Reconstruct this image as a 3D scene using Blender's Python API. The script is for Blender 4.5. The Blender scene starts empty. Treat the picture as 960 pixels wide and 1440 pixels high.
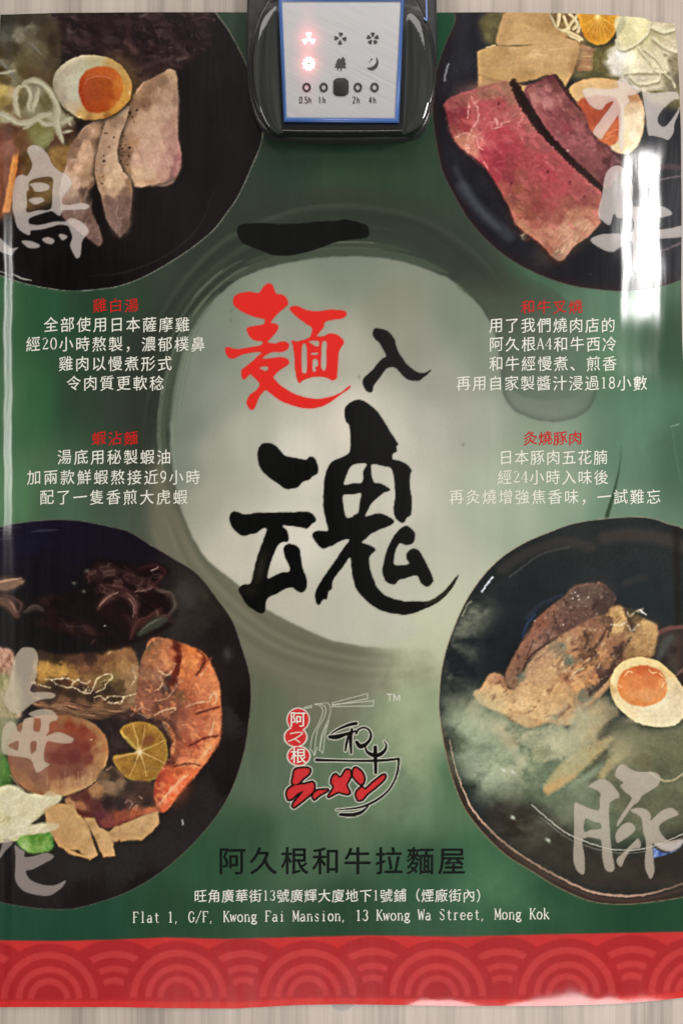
import bpy, math, random
import numpy as np
random.seed(5)
SC = bpy.context.scene
COL = SC.collection
S = 0.000625            # metres per poster unit (the poster is about 0.6 m wide)
D = 0.80                # viewing distance
ZC = 1.45               # height of the view above the floor

# ---------------------------------------------------------------- camera, world, lamps, exposure
cam = bpy.data.cameras.new('camera')
cam.sensor_fit = 'HORIZONTAL'; cam.sensor_width = 36.0
cam.lens = 36.0 * D / (960 * S)
cam.clip_start = 0.02; cam.clip_end = 60
co = bpy.data.objects.new('camera', cam)
co.location = (0, -D, ZC); co.rotation_euler = (math.radians(90), 0, 0)
COL.objects.link(co); SC.camera = co

w = bpy.data.worlds.new('World'); SC.world = w; w.use_nodes = True
bg = w.node_tree.nodes['Background']
_nt = w.node_tree; _tc = _nt.nodes.new('ShaderNodeTexCoord'); _n = _nt.nodes.new('ShaderNodeTexNoise'); _n.inputs['Scale'].default_value = 2.3; _n.inputs['Detail'].default_value = 3
_cr = _nt.nodes.new('ShaderNodeValToRGB'); _e = _cr.color_ramp.elements; _e[0].position = .40; _e[0].color = (.035, .032, .03, 1); _e[1].position = .66; _e[1].color = (.52, .49, .44, 1)
_nt.links.new(_tc.outputs['Generated'], _n.inputs['Vector']); _nt.links.new(_n.outputs[0], _cr.inputs[0]); _nt.links.new(_cr.outputs[0], bg.inputs[0]); bg.inputs[1].default_value = 1.0   # dim uneven room round the wall

def lamp(name, loc, target, sx, sy, radiance, col=(1, 0.965, 0.93)):
    l = bpy.data.lights.new(name, 'AREA'); l.shape = 'RECTANGLE'; l.size = sx; l.size_y = sy
    l.energy = radiance * math.pi * sx * sy; l.color = col
    o = bpy.data.objects.new(name, l); COL.objects.link(o); o.location = loc
    import mathutils
    d = mathutils.Vector(target) - mathutils.Vector(loc)
    o.rotation_euler = d.to_track_quat('-Z', 'Y').to_euler()
    return o
lamp('lamp_right', (0.87, -0.86, ZC + 0.53), (0.26, 0, ZC + 0.25), 0.22, 0.25, 46, (1, 0.98, 0.96))
lamp('lamp_left', (-0.95, -0.84, ZC + 0.26), (-0.3, 0, ZC + 0.1), 0.10, 0.56, 15, (1, 0.98, 0.95))
lamp('lamp_ceiling', (-0.1, -1.15, ZC + 1.55), (0, 0, ZC), 1.8, 0.5, 4.4)
lamp('added_fill_low', (0.35, -1.05, ZC - 1.40), (0.1, 0, ZC - 0.3), 1.5, 0.30, 13.5)  # added fill from below for the bottom edge and lower wall, no known source

SC.view_settings.view_transform = 'Standard'; SC.view_settings.look = 'None'
SC.view_settings.exposure = 0.0; SC.view_settings.gamma = 1.0
try: SC.view_settings.use_curve_mapping = False
except Exception: pass

# ---------------------------------------------------------------- print shop: a canvas of ink colours in poster units
OX, OY, W, H = 24, 12, 1016, 1464
C = np.zeros((H, W, 3)); 
_rs = np.random.RandomState(11); TAB = _rs.rand(8, 256, 256)

def vn(x, y, seed):
    t = TAB[seed % 8]; x = x + 37.3 * seed; y = y + 91.7 * seed
    ix = np.floor(x).astype(int); iy = np.floor(y).astype(int)
    fx = x - ix; fy = y - iy; fx = fx * fx * (3 - 2 * fx); fy = fy * fy * (3 - 2 * fy)
    a = t[iy & 255, ix & 255]; b = t[iy & 255, (ix + 1) & 255]
    c = t[(iy + 1) & 255, ix & 255]; d = t[(iy + 1) & 255, (ix + 1) & 255]
    return (a + (b - a) * fx) * (1 - fy) + (c + (d - c) * fx) * fy

def fbm(x, y, seed=0, o=4):
    s = 0; a = .5; n = 0
    for k in range(o):
        s = s + a * vn(x, y, seed + k); n += a; a *= .55; x = x * 2.03; y = y * 2.03
    return s / n

def blur(a, r):
    if r <= 0: return a
    k = max(1, int(r * 2.5)); q = np.exp(-.5 * (np.arange(-k, k + 1) / r) ** 2); q /= q.sum()
    for ax in (0, 1):
        pad = [(0, 0)] * a.ndim; pad[ax] = (k, k); p = np.pad(a, pad, mode='edge'); o = 0
        for i, v in enumerate(q):
            sl = [slice(None)] * a.ndim; sl[ax] = slice(i, i + a.shape[ax]); o = o + v * p[tuple(sl)]
        a = o
    return a

def P(s, x0=0, y0=0, k=1.0):
    v = [float(t) for t in s.replace(';', ' ').replace(',', ' ').split()]
    a = np.array(v).reshape(-1, 2)
    return a / k + np.array([x0, y0])

def smooth(p, n=4, closed=True):
    p = np.asarray(p, float); out = []; N = len(p)
    rng = range(N) if closed else range(N - 1)
    for i in rng:
        if closed: a, b, c, d = p[i - 1], p[i], p[(i + 1) % N], p[(i + 2) % N]
        else: a, b, c, d = p[max(i - 1, 0)], p[i], p[i + 1], p[min(i + 2, N - 1)]
        for j in range(n):
            t = j / n
            out.append(.5 * (2 * b + (c - a) * t + (2 * a - 5 * b + 4 * c - d) * t * t + (3 * b - a - 3 * c + d) * t ** 3))
    if not closed: out.append(p[-1])
    return np.array(out)

def rough(p, amp, sc, seed=1):
    q = []; N = len(p)
    for i in range(N):
        a, b = p[i], p[(i + 1) % N]; n = max(1, int(np.hypot(*(b - a)) / 2.0))
        for j in range(n): q.append(a + (b - a) * j / n)
    q = np.array(q)
    dx = fbm(q[:, 0] / sc, q[:, 1] / sc, seed, 3) - .5; dy = fbm(q[:, 0] / sc + 50, q[:, 1] / sc + 9, seed + 2, 3) - .5
    return q + amp * 2 * np.stack([dx, dy], 1)

def ell(cx, cy, rx, ry, rot=0, n=40):
    t = np.linspace(0, 2 * math.pi, n, endpoint=False); r = math.radians(rot)
    x = rx * np.cos(t); y = ry * np.sin(t)
    return np.stack([cx + x * math.cos(r) - y * math.sin(r), cy + x * math.sin(r) + y * math.cos(r)], 1)

def window(x0, y0, x1, y1, pad=0):
    a = max(0, int(math.floor(x0 - pad)) + OX); b = min(W, int(math.ceil(x1 + pad)) + OX + 1)
    c = max(0, int(math.floor(y0 - pad)) + OY); d = min(H, int(math.ceil(y1 + pad)) + OY + 1)
    if b <= a or d <= c: return None
    X, Y = np.meshgrid(np.arange(a, b) - OX + 0., np.arange(c, d) - OY + 0.)
    return (slice(c, d), slice(a, b)), X, Y

def mask(polys, pad=4):
    al = np.concatenate(polys)
    wd = window(al[:, 0].min(), al[:, 1].min(), al[:, 0].max(), al[:, 1].max(), pad)
    if wd is None: return None
    sl, X, Y = wd; m = np.zeros(X.shape); xs = X[0]
    E = np.concatenate([np.stack([p, np.roll(p, -1, 0)], 1) for p in polys])
    ya = E[:, 0, 1]; yb = E[:, 1, 1]; SS = 4
    for r in range(X.shape[0]):
        for s in range(SS):
            yy = Y[r, 0] + (s + .5) / SS - .5
            h = ((ya <= yy) & (yb > yy)) | ((yb <= yy) & (ya > yy))
            if not h.any(): continue
            e = E[h]; cx = np.sort(e[:, 0, 0] + (yy - e[:, 0, 1]) / (e[:, 1, 1] - e[:, 0, 1]) * (e[:, 1, 0] - e[:, 0, 0]))
            for i in range(0, len(cx) - 1, 2):
                m[r] += (np.clip(cx[i + 1] - xs + .5, 0, 1) - np.clip(cx[i] - xs + .5, 0, 1)) / SS
    return sl, X, Y, np.clip(m, 0, 1)

def col(c): return np.array(c, float) / 255.0
PARTS = []       # (name, owner, polygons, label) collected while printing

def fill(polys, c0, c1=None, sx=18, sy=18, ang=0, con=2.2, soft=.6, a=1.0, edge=None, ew=5, es=.8, part=None, seed=1, grain=.05, lab=None, clip=None):
    """print one shape: base ink c0 mottled with c1 along a grain direction, optional edge tone"""
    if isinstance(polys, np.ndarray): polys = [polys]
    r = mask(polys, pad=12 + soft * 3)
    if part: PARTS.append((part, polys, lab))
    if r is None: return
    sl, X, Y, m = r
    t = math.radians(ang); U = (X * math.cos(t) + Y * math.sin(t)) / sx; V = (-X * math.sin(t) + Y * math.cos(t)) / sy
    k = col(c0) * np.ones(X.shape + (3,))
    if c1 is not None:
        n = np.clip((fbm(U, V, seed) - .5) * con + .5, 0, 1)[..., None]; k = k * (1 - n) + col(c1) * n
    if grain: k = k * (1 + grain * 2 * (fbm(X / 2.2, Y / 2.2, seed + 3, 2) - .5))[..., None]
    if edge is not None:
        q = max(1, int(round(ew * .55))); bl = blur(m, ew * 1.15)
        lo = np.roll(bl, (-q, -q), (0, 1)); hi = np.roll(bl, (q, q), (0, 1))          # printed form shading: rounded side and lit side
        e = np.clip((1 - lo - .02) * .9 * es, 0, .6)[..., None]; k = k * (1 - e) + col(edge) * e
        g = np.clip((1 - hi) * .9 - (1 - lo) * .9, 0, .5)[..., None]; k = k * (1 + .38 * g)
    if part and edge is not None and clip is None:
        ds = np.roll(blur(m, 3.2), (3, 3), (0, 1))[..., None] * .28; C[sl] = C[sl] * (1 - ds)
    mm = blur(m, soft) if soft else m
    if clip is not None: mm = mm * clip[sl]
    mm = (mm * a)[..., None]
    C[sl] = C[sl] * (1 - mm) + k * mm

def stroke(pts, wd, c, soft=.6, a=1.0, n=5, rag=0, seed=3, clip=None):
    p = np.asarray(pts, float); wd = np.broadcast_to(np.asarray(wd, float), (len(p),)) if np.ndim(wd) == 0 or len(wd) != len(p) else np.asarray(wd, float)
    q = smooth(np.concatenate([p, wd[:, None]], 1), n, closed=False)
    wm = q[:, 2].max()
    r = window(q[:, 0].min(), q[:, 1].min(), q[:, 0].max(), q[:, 1].max(), wm + soft * 3 + 2)
    if r is None: return
    sl, X, Y = r; best = np.full(X.shape, -1e9)
    for i in range(len(q) - 1):
        ax, ay, aw = q[i]; bx, by, bw = q[i + 1]; dx, dy = bx - ax, by - ay; L = dx * dx + dy * dy + 1e-9
        t = np.clip(((X - ax) * dx + (Y - ay) * dy) / L, 0, 1)
        best = np.maximum(best, (aw + (bw - aw) * t) / 2 - np.hypot(X - ax - t * dx, Y - ay - t * dy))
    if rag: best = best + rag * 1.0 * (fbm(X / 3, Y / 3, seed, 2) - .5)
    m = np.clip(best / max(soft * 1.6, .8) + .5, 0, 1) * a
    if clip is not None: m = m * clip[sl]
    m = m[..., None]
    C[sl] = C[sl] * (1 - m) + col(c) * m

def veins(poly, sc, c, a=.6, thr=.8, seed=1, ang=0, st=1.0, wrp=.6, clip=None, soft=.5):
    """branching fine lines (marbling, wet glints, net) inside a shape"""
    r = mask([poly] if isinstance(poly, np.ndarray) else poly, 4)
    if r is None: return
    sl, X, Y, m = r; t = math.radians(ang); U = (X * math.cos(t) + Y * math.sin(t)) / (sc * st); V = (-X * math.sin(t) + Y * math.cos(t)) / sc
    w_ = fbm(U * 1.7 + 11, V * 1.7, seed + 1, 3) - .5; n = fbm(U + wrp * w_, V - wrp * w_, seed, 3); v = np.clip((1 - abs(2 * n - 1) * 3.2 - thr) / (1 - thr), 0, 1)
    v = v * np.clip((fbm(U * .6 + 5, V * .6, seed + 3, 2) - .36) * 4, 0, 1); v = blur(v * blur(m, 2), soft) * a
    if clip is not None: v = v * clip[sl]
    C[sl] = C[sl] * (1 - v[..., None]) + col(c) * v[..., None]
def spots(poly, sc, c, a=.7, thr=.62, seed=1, ang=0, st=1.0, clip=None, sharp=8, soft=.7):
    r = mask([poly] if isinstance(poly, np.ndarray) else poly, 4)
    if r is None: return
    sl, X, Y, m = r; t = math.radians(ang); U = (X * math.cos(t) + Y * math.sin(t)) / (sc * st); V = (-X * math.sin(t) + Y * math.cos(t)) / sc
    v = np.clip((fbm(U, V, seed, 4) - thr) * sharp, 0, 1) * blur(m, 2); v = blur(v, soft) * a
    if clip is not None: v = v * clip[sl]
    C[sl] = C[sl] * (1 - v[..., None]) + col(c) * v[..., None]

def tone(poly, pts, x0, y0, k, a=.92, soft=1.2, pw=3.0, r0=3.0, grain=.05, seed=2, clip=None, jit=2.5):
    """print a continuous-tone area: ink samples (x y r g b) blended smoothly inside the outline"""
    q = np.array([float(v) for v in pts.replace(':', ',').replace(' ', ',').split(',')]).reshape(-1, 5); q[:, 0] = q[:, 0] / k + x0; q[:, 1] = q[:, 1] / k + y0
    r = mask([poly] if isinstance(poly, np.ndarray) else poly, 3 + 3 * soft)
    if r is None: return
    sl, X, Y, m = r; U = X + jit * 2 * (fbm(X / 6, Y / 6, seed, 3) - .5); V = Y + jit * 2 * (fbm(X / 6 + 40, Y / 6, seed + 1, 3) - .5)
    num = np.zeros(X.shape + (3,)); den = np.zeros(X.shape)
    for x, y, cr, cg, cb in q:
        w_ = 1 / ((U - x) ** 2 + (V - y) ** 2 + r0 * r0) ** (pw / 2 + .5); num += w_[..., None] * np.array([cr, cg, cb]); den += w_
    t_ = num / den[..., None] / 255
    if grain: t_ = t_ * (1 + grain * 2 * (fbm(X / 3.5, Y / 3.5, seed + 2, 3) - .5))[..., None]
    mm = blur(m, soft) * a
    if clip is not None: mm = mm * clip[sl]
    C[sl] = C[sl] * (1 - mm[..., None]) + t_ * mm[..., None]

def petal(p, wd, c, a=.7, hi=(236, 230, 200)):
    p = np.asarray(p, float); n = len(p); k = np.r_[.35, np.ones(n - 2), .3] if n > 2 else np.ones(n)
    t = np.gradient(p, axis=0); t /= np.hypot(t[:, 0], t[:, 1])[:, None] + 1e-9; nn = np.stack([-t[:, 1], t[:, 0]], 1)
    stroke(p, wd * 1.9 * k, tuple(int(v * .72) for v in c), 1.6, a * .55); stroke(p + nn * wd * .15, wd * 1.3 * k, c, 1.3, a * .7)
    stroke(p + nn * wd * .62, wd * .34 * k, hi, .8, a * .55); stroke(p - nn * wd * .7, wd * .22 * k, hi, .8, a * .35)

def glow(cx, cy, rx, ry, c, a=.5, rot=0, noise=0, sc=14, seed=2, clip=None, pw=1.0):
    R = max(rx, ry) * 1.6
    r = window(cx - R, cy - R, cx + R, cy + R)
    if r is None: return
    sl, X, Y = r; t = math.radians(rot); dx = X - cx; dy = Y - cy
    u = (dx * math.cos(t) + dy * math.sin(t)) / rx; v = (-dx * math.sin(t) + dy * math.cos(t)) / ry
    m = np.exp(-1.6 * (u * u + v * v) ** pw)
    if noise: m = m * np.clip(1 + noise * 2 * (fbm(X / sc, Y / sc, seed) - .5) * 2, 0, 2)
    m = np.clip(m * a, 0, 1)
    if clip is not None: m = m * clip[sl]
    C[sl] = C[sl] * (1 - m[..., None]) + col(c) * m[..., None]

def full(polys, soft=0):
    r = mask([polys] if isinstance(polys, np.ndarray) else polys, 4 + 3 * soft); o = np.zeros((H, W))
    if r is not None: o[r[0]] = blur(r[3], soft) if soft else r[3]
    return o

def dots(poly, n, r0, r1, c, a=.8, seed=1, clip=None):
    g = np.random.RandomState(seed); lo = poly.min(0); hi = poly.max(0); mk = full(poly)
    k = 0
    while k < n:
        x, y = lo + (hi - lo) * g.rand(2); k += 1
        iy, ix = int(y) + OY, int(x) + OX
        if 0 <= iy < H and 0 <= ix < W and mk[iy, ix] > .5:
            rr = r0 + (r1 - r0) * g.rand()
            fill(ell(x, y, rr, rr * (.6 + .5 * g.rand()), g.rand() * 180, 9), c, soft=.5, a=a, grain=0, clip=clip)

def hatch(poly, n, ang, jit, length, wd, cs, a=.5, seed=1, bend=.15, soft=.6):
    """many short strokes inside a shape: fibres, marbling, strands"""
    g = np.random.RandomState(seed); lo = poly.min(0); hi = poly.max(0); mk = full(poly, 1)
    for k in range(n):
        x, y = lo + (hi - lo) * g.rand(2); iy, ix = int(y) + OY, int(x) + OX
        if not (0 <= iy < H and 0 <= ix < W) or mk[iy, ix] < .5: continue
        t = math.radians(ang + jit * (g.rand() - .5) * 2); L = length * (.5 + g.rand())
        b = bend * (g.rand() - .5) * 2 * L; ux, uy = math.cos(t), math.sin(t)
        pts = [(x - ux * L / 2, y - uy * L / 2), (x - uy * b, y + ux * b), (x + ux * L / 2, y + uy * L / 2)]
        ww = wd * (.5 + g.rand()); stroke(pts, [ww * .3, ww, ww * .3], cs[g.randint(len(cs))], soft, a * (.5 + .5 * g.rand()), 3, clip=mk)

# ---------------------------------------------------------------- background print: green field, ink ring, pale disc
def idw(pts):
    a = np.array(pts, float); gx = np.arange(0, W, 8) - OX; gy = np.arange(0, H, 8) - OY
    X, Y = np.meshgrid(gx + 0., gy + 0.); num = 0; den = 0
    for x, y, r, g, b in a:
        wgt = 1 / (((X - x) ** 2 + (Y - y) ** 2 + 700) ** 2.1); num = num + wgt[..., None] * np.array([r, g, b]); den = den + wgt
    f = num / den[..., None] / 255
    ix = np.clip(np.arange(W) / 8, 0, f.shape[1] - 1.001); iy = np.clip(np.arange(H) / 8, 0, f.shape[0] - 1.001)
    x0 = ix.astype(int); y0 = iy.astype(int); fx = (ix - x0)[None, :, None]; fy = (iy - y0)[:, None, None]
    x1 = np.minimum(x0 + 1, f.shape[1] - 1); y1 = np.minimum(y0 + 1, f.shape[0] - 1)
    return (f[y0][:, x0] * (1 - fx) + f[y0][:, x1] * fx) * (1 - fy) + (f[y1][:, x0] * (1 - fx) + f[y1][:, x1] * fx) * fy
FIELD = [(480,240,50,74,53),(480,205,40,58,44),(400,220,45,62,50),(560,230,48,70,52),(350,300,50,60,50),(480,280,57,68,55),(600,260,50,68,52),
 (620,330,56,70,57),(615,60,26,70,46),(640,420,60,70,58),(660,360,52,72,58),(700,400,60,78,62),(740,385,66,98,74),(880,425,84,118,94),(860,500,78,114,84),
 (940,480,52,78,56),(950,600,62,102,74),(900,600,82,124,98),(800,480,92,118,97),(900,690,80,122,92),(945,700,74,112,86),(820,640,122,148,124),(850,705,105,140,112),
 (20,430,60,98,66),(60,430,46,90,60),(120,430,46,72,54),(200,430,54,74,58),(240,400,60,70,58),(280,360,52,63,53),(330,310,52,58,50),(15,560,74,112,75),(50,560,50,96,62),
 (110,560,53,72,57),(180,560,56,65,55),(215,560,54,60,51),(215,480,55,63,54),(20,700,84,128,86),(70,700,74,102,78),(150,700,70,86,72),(210,680,70,79,67),(240,760,80,87,74),
 (100,722,74,102,78),(360,1000,95,106,85),(380,1100,92,110,88),(360,1180,58,86,62),(300,1230,50,86,61),(250,1290,40,74,52),(100,1300,36,74,55),(480,1300,43,73,52),
 (600,1240,53,90,65),(560,1100,104,126,100),(600,1000,142,156,122),(620,900,178,184,154),(640,1100,84,117,85),(700,1240,60,102,72),(760,1290,43,82,55),(900,1295,34,70,48),
 (450,960,114,112,94),(420,1180,80,106,81),(480,1140,94,116,92),(20,1310,36,73,56),(300,900,118,116,98),(340,960,104,106,88)]
DISC = [(480,370,128,141,121),(400,420,148,158,136),(560,420,138,141,121),(650,440,124,139,117),(260,600,124,135,119),(270,540,128,138,120),(285,490,126,137,118),(262,660,136,142,126),(310,440,128,140,120),(400,480,158,160,143),(440,560,196,190,172),(580,480,146,148,130),(620,540,156,158,142),(690,500,128,142,120),(560,620,204,198,182),(300,640,168,168,150),(300,550,148,154,136),(350,620,180,180,162),
 (480,500,180,175,155),(490,590,224,213,195),(420,640,220,212,197),(400,760,224,216,202),(330,760,200,192,172),(290,700,174,169,151),(600,600,184,181,167),(560,700,205,198,182),
 (660,600,166,170,153),(680,700,174,184,161),(620,780,190,192,170),(640,850,196,200,170),(500,880,194,189,169),(400,850,195,188,168),(560,860,196,195,175),(760,620,139,160,135),
 (800,700,138,164,137),(720,720,163,179,154),(880,640,88,126,100),(940,640,66,106,78),(860,720,104,140,112),(600,980,150,162,128),(640,1000,140,156,124),(900,560,84,124,98)]
f0 = idw(FIELD); f1 = idw(DISC)
yy, xx = np.mgrid[0:H, 0:W]; XX = xx - OX + 0.; YY = yy - OY + 0.
wash = fbm(XX / 70, YY / 190, 1, 5)
f0 = f0 * (1 + .22 * (wash - .5) + .07 * (fbm(XX / 9, YY / 60, 4, 3) - .5))[..., None]
f1 = f1 * (1 + .05 * (fbm(XX / 22, YY / 500, 5, 4) - .5) + .05 * (fbm(XX / 60, YY / 60, 2, 3) - .5))[..., None]
f1 = f1 * .72 + f1.mean(-1, keepdims=True) * np.array([.985, 1.01, .985]) * .28
f0 = f0 * .9 + f0.mean(-1, keepdims=True) * .1
C[:] = f0
# grey brush of the ring under and around the disc
ringpath = [(222, 650), (232, 730), (262, 800), (320, 862), (392, 912), (480, 938), (560, 944), (610, 935)]
stroke(ringpath, [20, 46, 62, 70, 74, 70, 56, 30], (118, 114, 97), soft=15, a=.85)
for k in range(9):
    o = -28 + k * 6.5 + 5 * random.random()
    p = np.array(ringpath, float)[1:]; d = np.array([[-.8, .6], [-.7, .7], [-.6, .8], [-.4, .92], [-.2, 1], [0, 1], [.1, 1]])
    a0 = random.randrange(0, 2); p, d = p[a0:], d[a0:]
    stroke(p + d * o + np.stack([np.zeros(len(p)), np.cumsum(np.full(len(p), .8 * (random.random() - .5) * 3))], 1), np.r_[1, np.full(len(p) - 2, 5 + 6 * random.random()), 1], [(98, 96, 80), (138, 134, 114), (108, 105, 90)][k % 3], soft=4.5, a=.38, seed=k)
# dark brush round the top and left
toppath = [(196, 640), (206, 560), (226, 480), (268, 410), (330, 350), (420, 312), (500, 308), (580, 322), (650, 368), (700, 420)]
stroke(toppath, [36, 44, 52, 60, 64, 66, 66, 68, 72, 74], (52, 57, 49), soft=26, a=.85)
for k in range(22):
    i0 = random.randrange(0, 4); i1 = random.randrange(i0 + 4, 11); p = np.array(toppath, float)[i0:i1]; t_ = np.gradient(p, axis=0); t_ /= np.hypot(t_[:, 0], t_[:, 1])[:, None]; nn = np.stack([-t_[:, 1], t_[:, 0]], 1)
    stroke(p + nn * (random.uniform(-40, 36)) + np.array([[random.gauss(0, 2), random.gauss(0, 2)] for _ in p]), np.r_[.6, np.full(len(p) - 2, random.uniform(2, 8)), .6], [(42, 46, 40), (72, 80, 68), (60, 66, 56), (86, 94, 80)][k % 4], soft=2.6, a=random.uniform(.08, .27), rag=2, seed=k)
dm = P('600,915 540,912 480,904 440,890 374,857 337,824 293,789 272,757 256,720 244,670 239,620 240,580 248,530 262,480 285,440 315,408 350,385 400,370 450,362 508,360 560,366 610,382 640,397 670,425 690,455 702,490 712,540 745,560 800,560 850,540 1000,500 1000,1000 900,1010 660,1010 640,960')
m = full(rough(smooth(dm), 1.2, 9)); ms = blur(m, 1.0)
soft_r = np.clip((XX - 590) / 110, 0, 1) * np.clip((YY - 840) / 60, 0, 1)
mb = blur(m, 42); ms = ms * (1 - soft_r) + mb * soft_r
fade = 1 - np.clip((XX - 700) / 170, 0, 1) * np.clip((620 - YY) / 90, 0, 1)
fade2 = 1 - np.clip((YY - 905) / 40, 0, 1) * np.clip((640 - XX) / 60, 0, 1)
mk = (ms * fade * fade2)[..., None]
in_ = np.clip((blur(m, 34) - .5) * 2.2, 0, 1); ed_ = ((1 - in_) * np.clip((640 - XX) / 120, 0, 1) * np.clip((780 - YY) / 120, 0, 1))[..., None]; f1 = f1 * (1 - .55 * ed_) + col((120, 132, 116)) * .55 * ed_
C[:] = C * (1 - mk) + f1 * mk
# bristle marks on the ring
def arcpts(off, a0, a1, n=9):
    p = smooth(P('244,670 239,620 240,580 248,530 262,480 285,440 315,408 350,385 400,370 450,362 508,360 560,366 610,382 640,397 670,425'), 6, False)
    c = np.array([450, 640.]); i = np.linspace(a0 * (len(p) - 1), a1 * (len(p) - 1), n).astype(int); q = p[i]
    d = q - c; d /= np.hypot(d[:, 0], d[:, 1])[:, None]; return q + d * off
for off, a0, a1, wd, c, a in [(14,.02,.34,3,(128,140,120),.6),(17,.04,.22,1.6,(150,160,140),.7),(9,.0,.40,7,(84,96,80),.75),(3,.10,.42,3,(86,98,82),.7),(-2,.12,.40,5,(98,110,93),.6),
     (-8,.14,.36,2.5,(104,116,98),.6),(-14,.16,.30,1.8,(108,119,101),.55),(22,.22,.5,4,(92,102,86),.5),(10,.34,.52,4,(112,122,104),.55),(24,.36,.46,2,(128,138,118),.5),(6,.46,.9,10,(84,94,78),.55),
     (16,.5,.8,8,(74,82,68),.5),(26,.62,.70,2.0,(122,128,108),.8),(31,.60,.66,2.2,(132,138,118),.85),(20,.66,.74,1.6,(112,118,98),.8),(12,.55,.75,3,(96,104,88),.5),(-4,.0,.12,2,(140,150,130),.6)]:
    q = arcpts(off, a0, a1); stroke(q, np.r_[wd * .3, np.full(7, wd), wd * .2], c, soft=1.0, a=a, rag=1.2, seed=int(off) + 30)
# ink pool at the end of the brush stroke
pool = smooth(P('640,396 672,424 692,456 700,490 703,520 706,553 720,575 745,588 778,594 808,588 830,574 839,552 841,520 834,478 815,440 780,408 735,385 690,352'))
pm = full(rough(pool, 1.5, 8), 1.2); ed = np.clip(pm - blur(pm, 5), 0, 1)
g = np.clip((YY - 400) / 190, 0, 1)[..., None]
pc = col((66, 76, 62)) * (1 - g) + col((112, 124, 109)) * g
rgt = 1 - np.clip((XX - 760) / 90, 0, 1) * np.clip((560 - YY) / 60, 0, 1)
al = (pm * np.clip(.88 - .25 * g[..., 0], 0, 1) * np.clip((YY - 380) / 40, .0, 1) * rgt)[..., None]
al = al * (.85 + .3 * fbm(XX / 16, YY / 30, 6, 4)[..., None])
C[:] = C * (1 - np.clip(al, 0, 1)) + pc * np.clip(al, 0, 1); C *= (1 - .55 * (ed * np.clip((YY - 470) / 60, 0, 1))[..., None])
stroke([(873, 628), (871, 655), (864, 688), (853, 726)], [.6, 2.2, 3.8, 6], (46, 66, 46), soft=.7, a=.9)
for x, y in ((325, 437), (324, 450), (505, 530), (651, 625)): glow(x, y, 2.4, 3.4, (90, 100, 88), .5)
stroke([(943, 600), (949, 598), (955, 596)], 1.2, (165, 190, 170), soft=.5, a=.8)
stroke([(945, 604), (950, 640), (958, 682)], 1.0, (96, 136, 108), soft=.6, a=.7)
def mist(cx, cy, rx, ry, c, a, seed, rot=0, sc=46):
    global C
    t = math.radians(rot); dx = XX - cx; dy = YY - cy; u = (dx * math.cos(t) + dy * math.sin(t)) / rx; v = (-dx * math.sin(t) + dy * math.cos(t)) / ry
    mm = np.exp(-1.3 * (u * u + v * v)) * np.clip((fbm(XX / sc + .5 * fbm(XX / 25, YY / 25, 2), YY / sc, seed, 5) - .3) * 2.4, 0, 1.1) * a; mm = np.clip(mm, 0, .95)[..., None]; C = C * (1 - mm) + col(c) * mm
mist(600, 905, 60, 60, (196, 202, 172), 1.0, 3); mist(575, 985, 60, 60, (164, 174, 142), 1.0, 1); mist(612, 1010, 40, 60, (156, 172, 140), .8, 4); mist(575, 1060, 44, 90, (160, 172, 138), .95, 2); mist(590, 960, 60, 50, (186, 194, 162), .9, 6); mist(560, 1130, 50, 50, (116, 144, 108), .7, 2); mist(690, 1240, 60, 40, (92, 132, 100), .6, 5); mist(740, 1275, 60, 25, (74, 116, 84), .6, 6)
mist(900, 620, 60, 90, (98, 138, 112), .5, 7); mist(860, 480, 50, 70, (104, 140, 116), .45, 1)
BASEC = C.copy()

# ---------------------------------------------------------------- the four bowl pictures
B1 = smooth(P('-40,-12 285,-12 303,17 320,40 334,65 348,95 360,130 367,165 368,197 352,238 335,275 320,297 300,323 267,350 233,372 200,390 167,402 133,407 100,409 67,405 33,398 0,387 -40,372'), 5)
B2 = smooth(P('1000,-14 665,-14 640,30 622,72 612,108 608,150 612,192 622,240 640,277 660,310 690,343 723,368 763,388 807,402 853,408 880,409 927,403 960,392 1000,374'), 5)
B3 = smooth(P('-40,755 0,741 42,733.5 83,731 117,733 156,741 182,748 208,764 243,785 277,807 306,843 327,874 341,914 351,949 353,982 350,1015 344,1055 331,1098 311,1138 284,1173 256,1202 222,1230 189,1250 156,1264 111,1277 84,1279.5 44,1277 0,1269 -40,1255'), 5)
B4 = smooth(P('1000,768 960,743 940,737 920,730 899,727 869,728 829,732 800,738 768,750 739,762.5 709,781 685,803 665,829 650,855 636,888 626,918 620,948 617,987 618,1005 621,1030 629,1070 642,1113 657,1143.5 681,1174 713,1204 750,1227 782,1247 824,1266 856,1271.6 890,1271.6 931,1267 960,1262 1000,1252'), 5)
BM = [full(b) for b in (B1, B2, B3, B4)]

def bowl_base(b, c0, c1, seed): fill(b, c0, c1, 60, 60, 20, 2.4, soft=.5, seed=seed, grain=.12)

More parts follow.
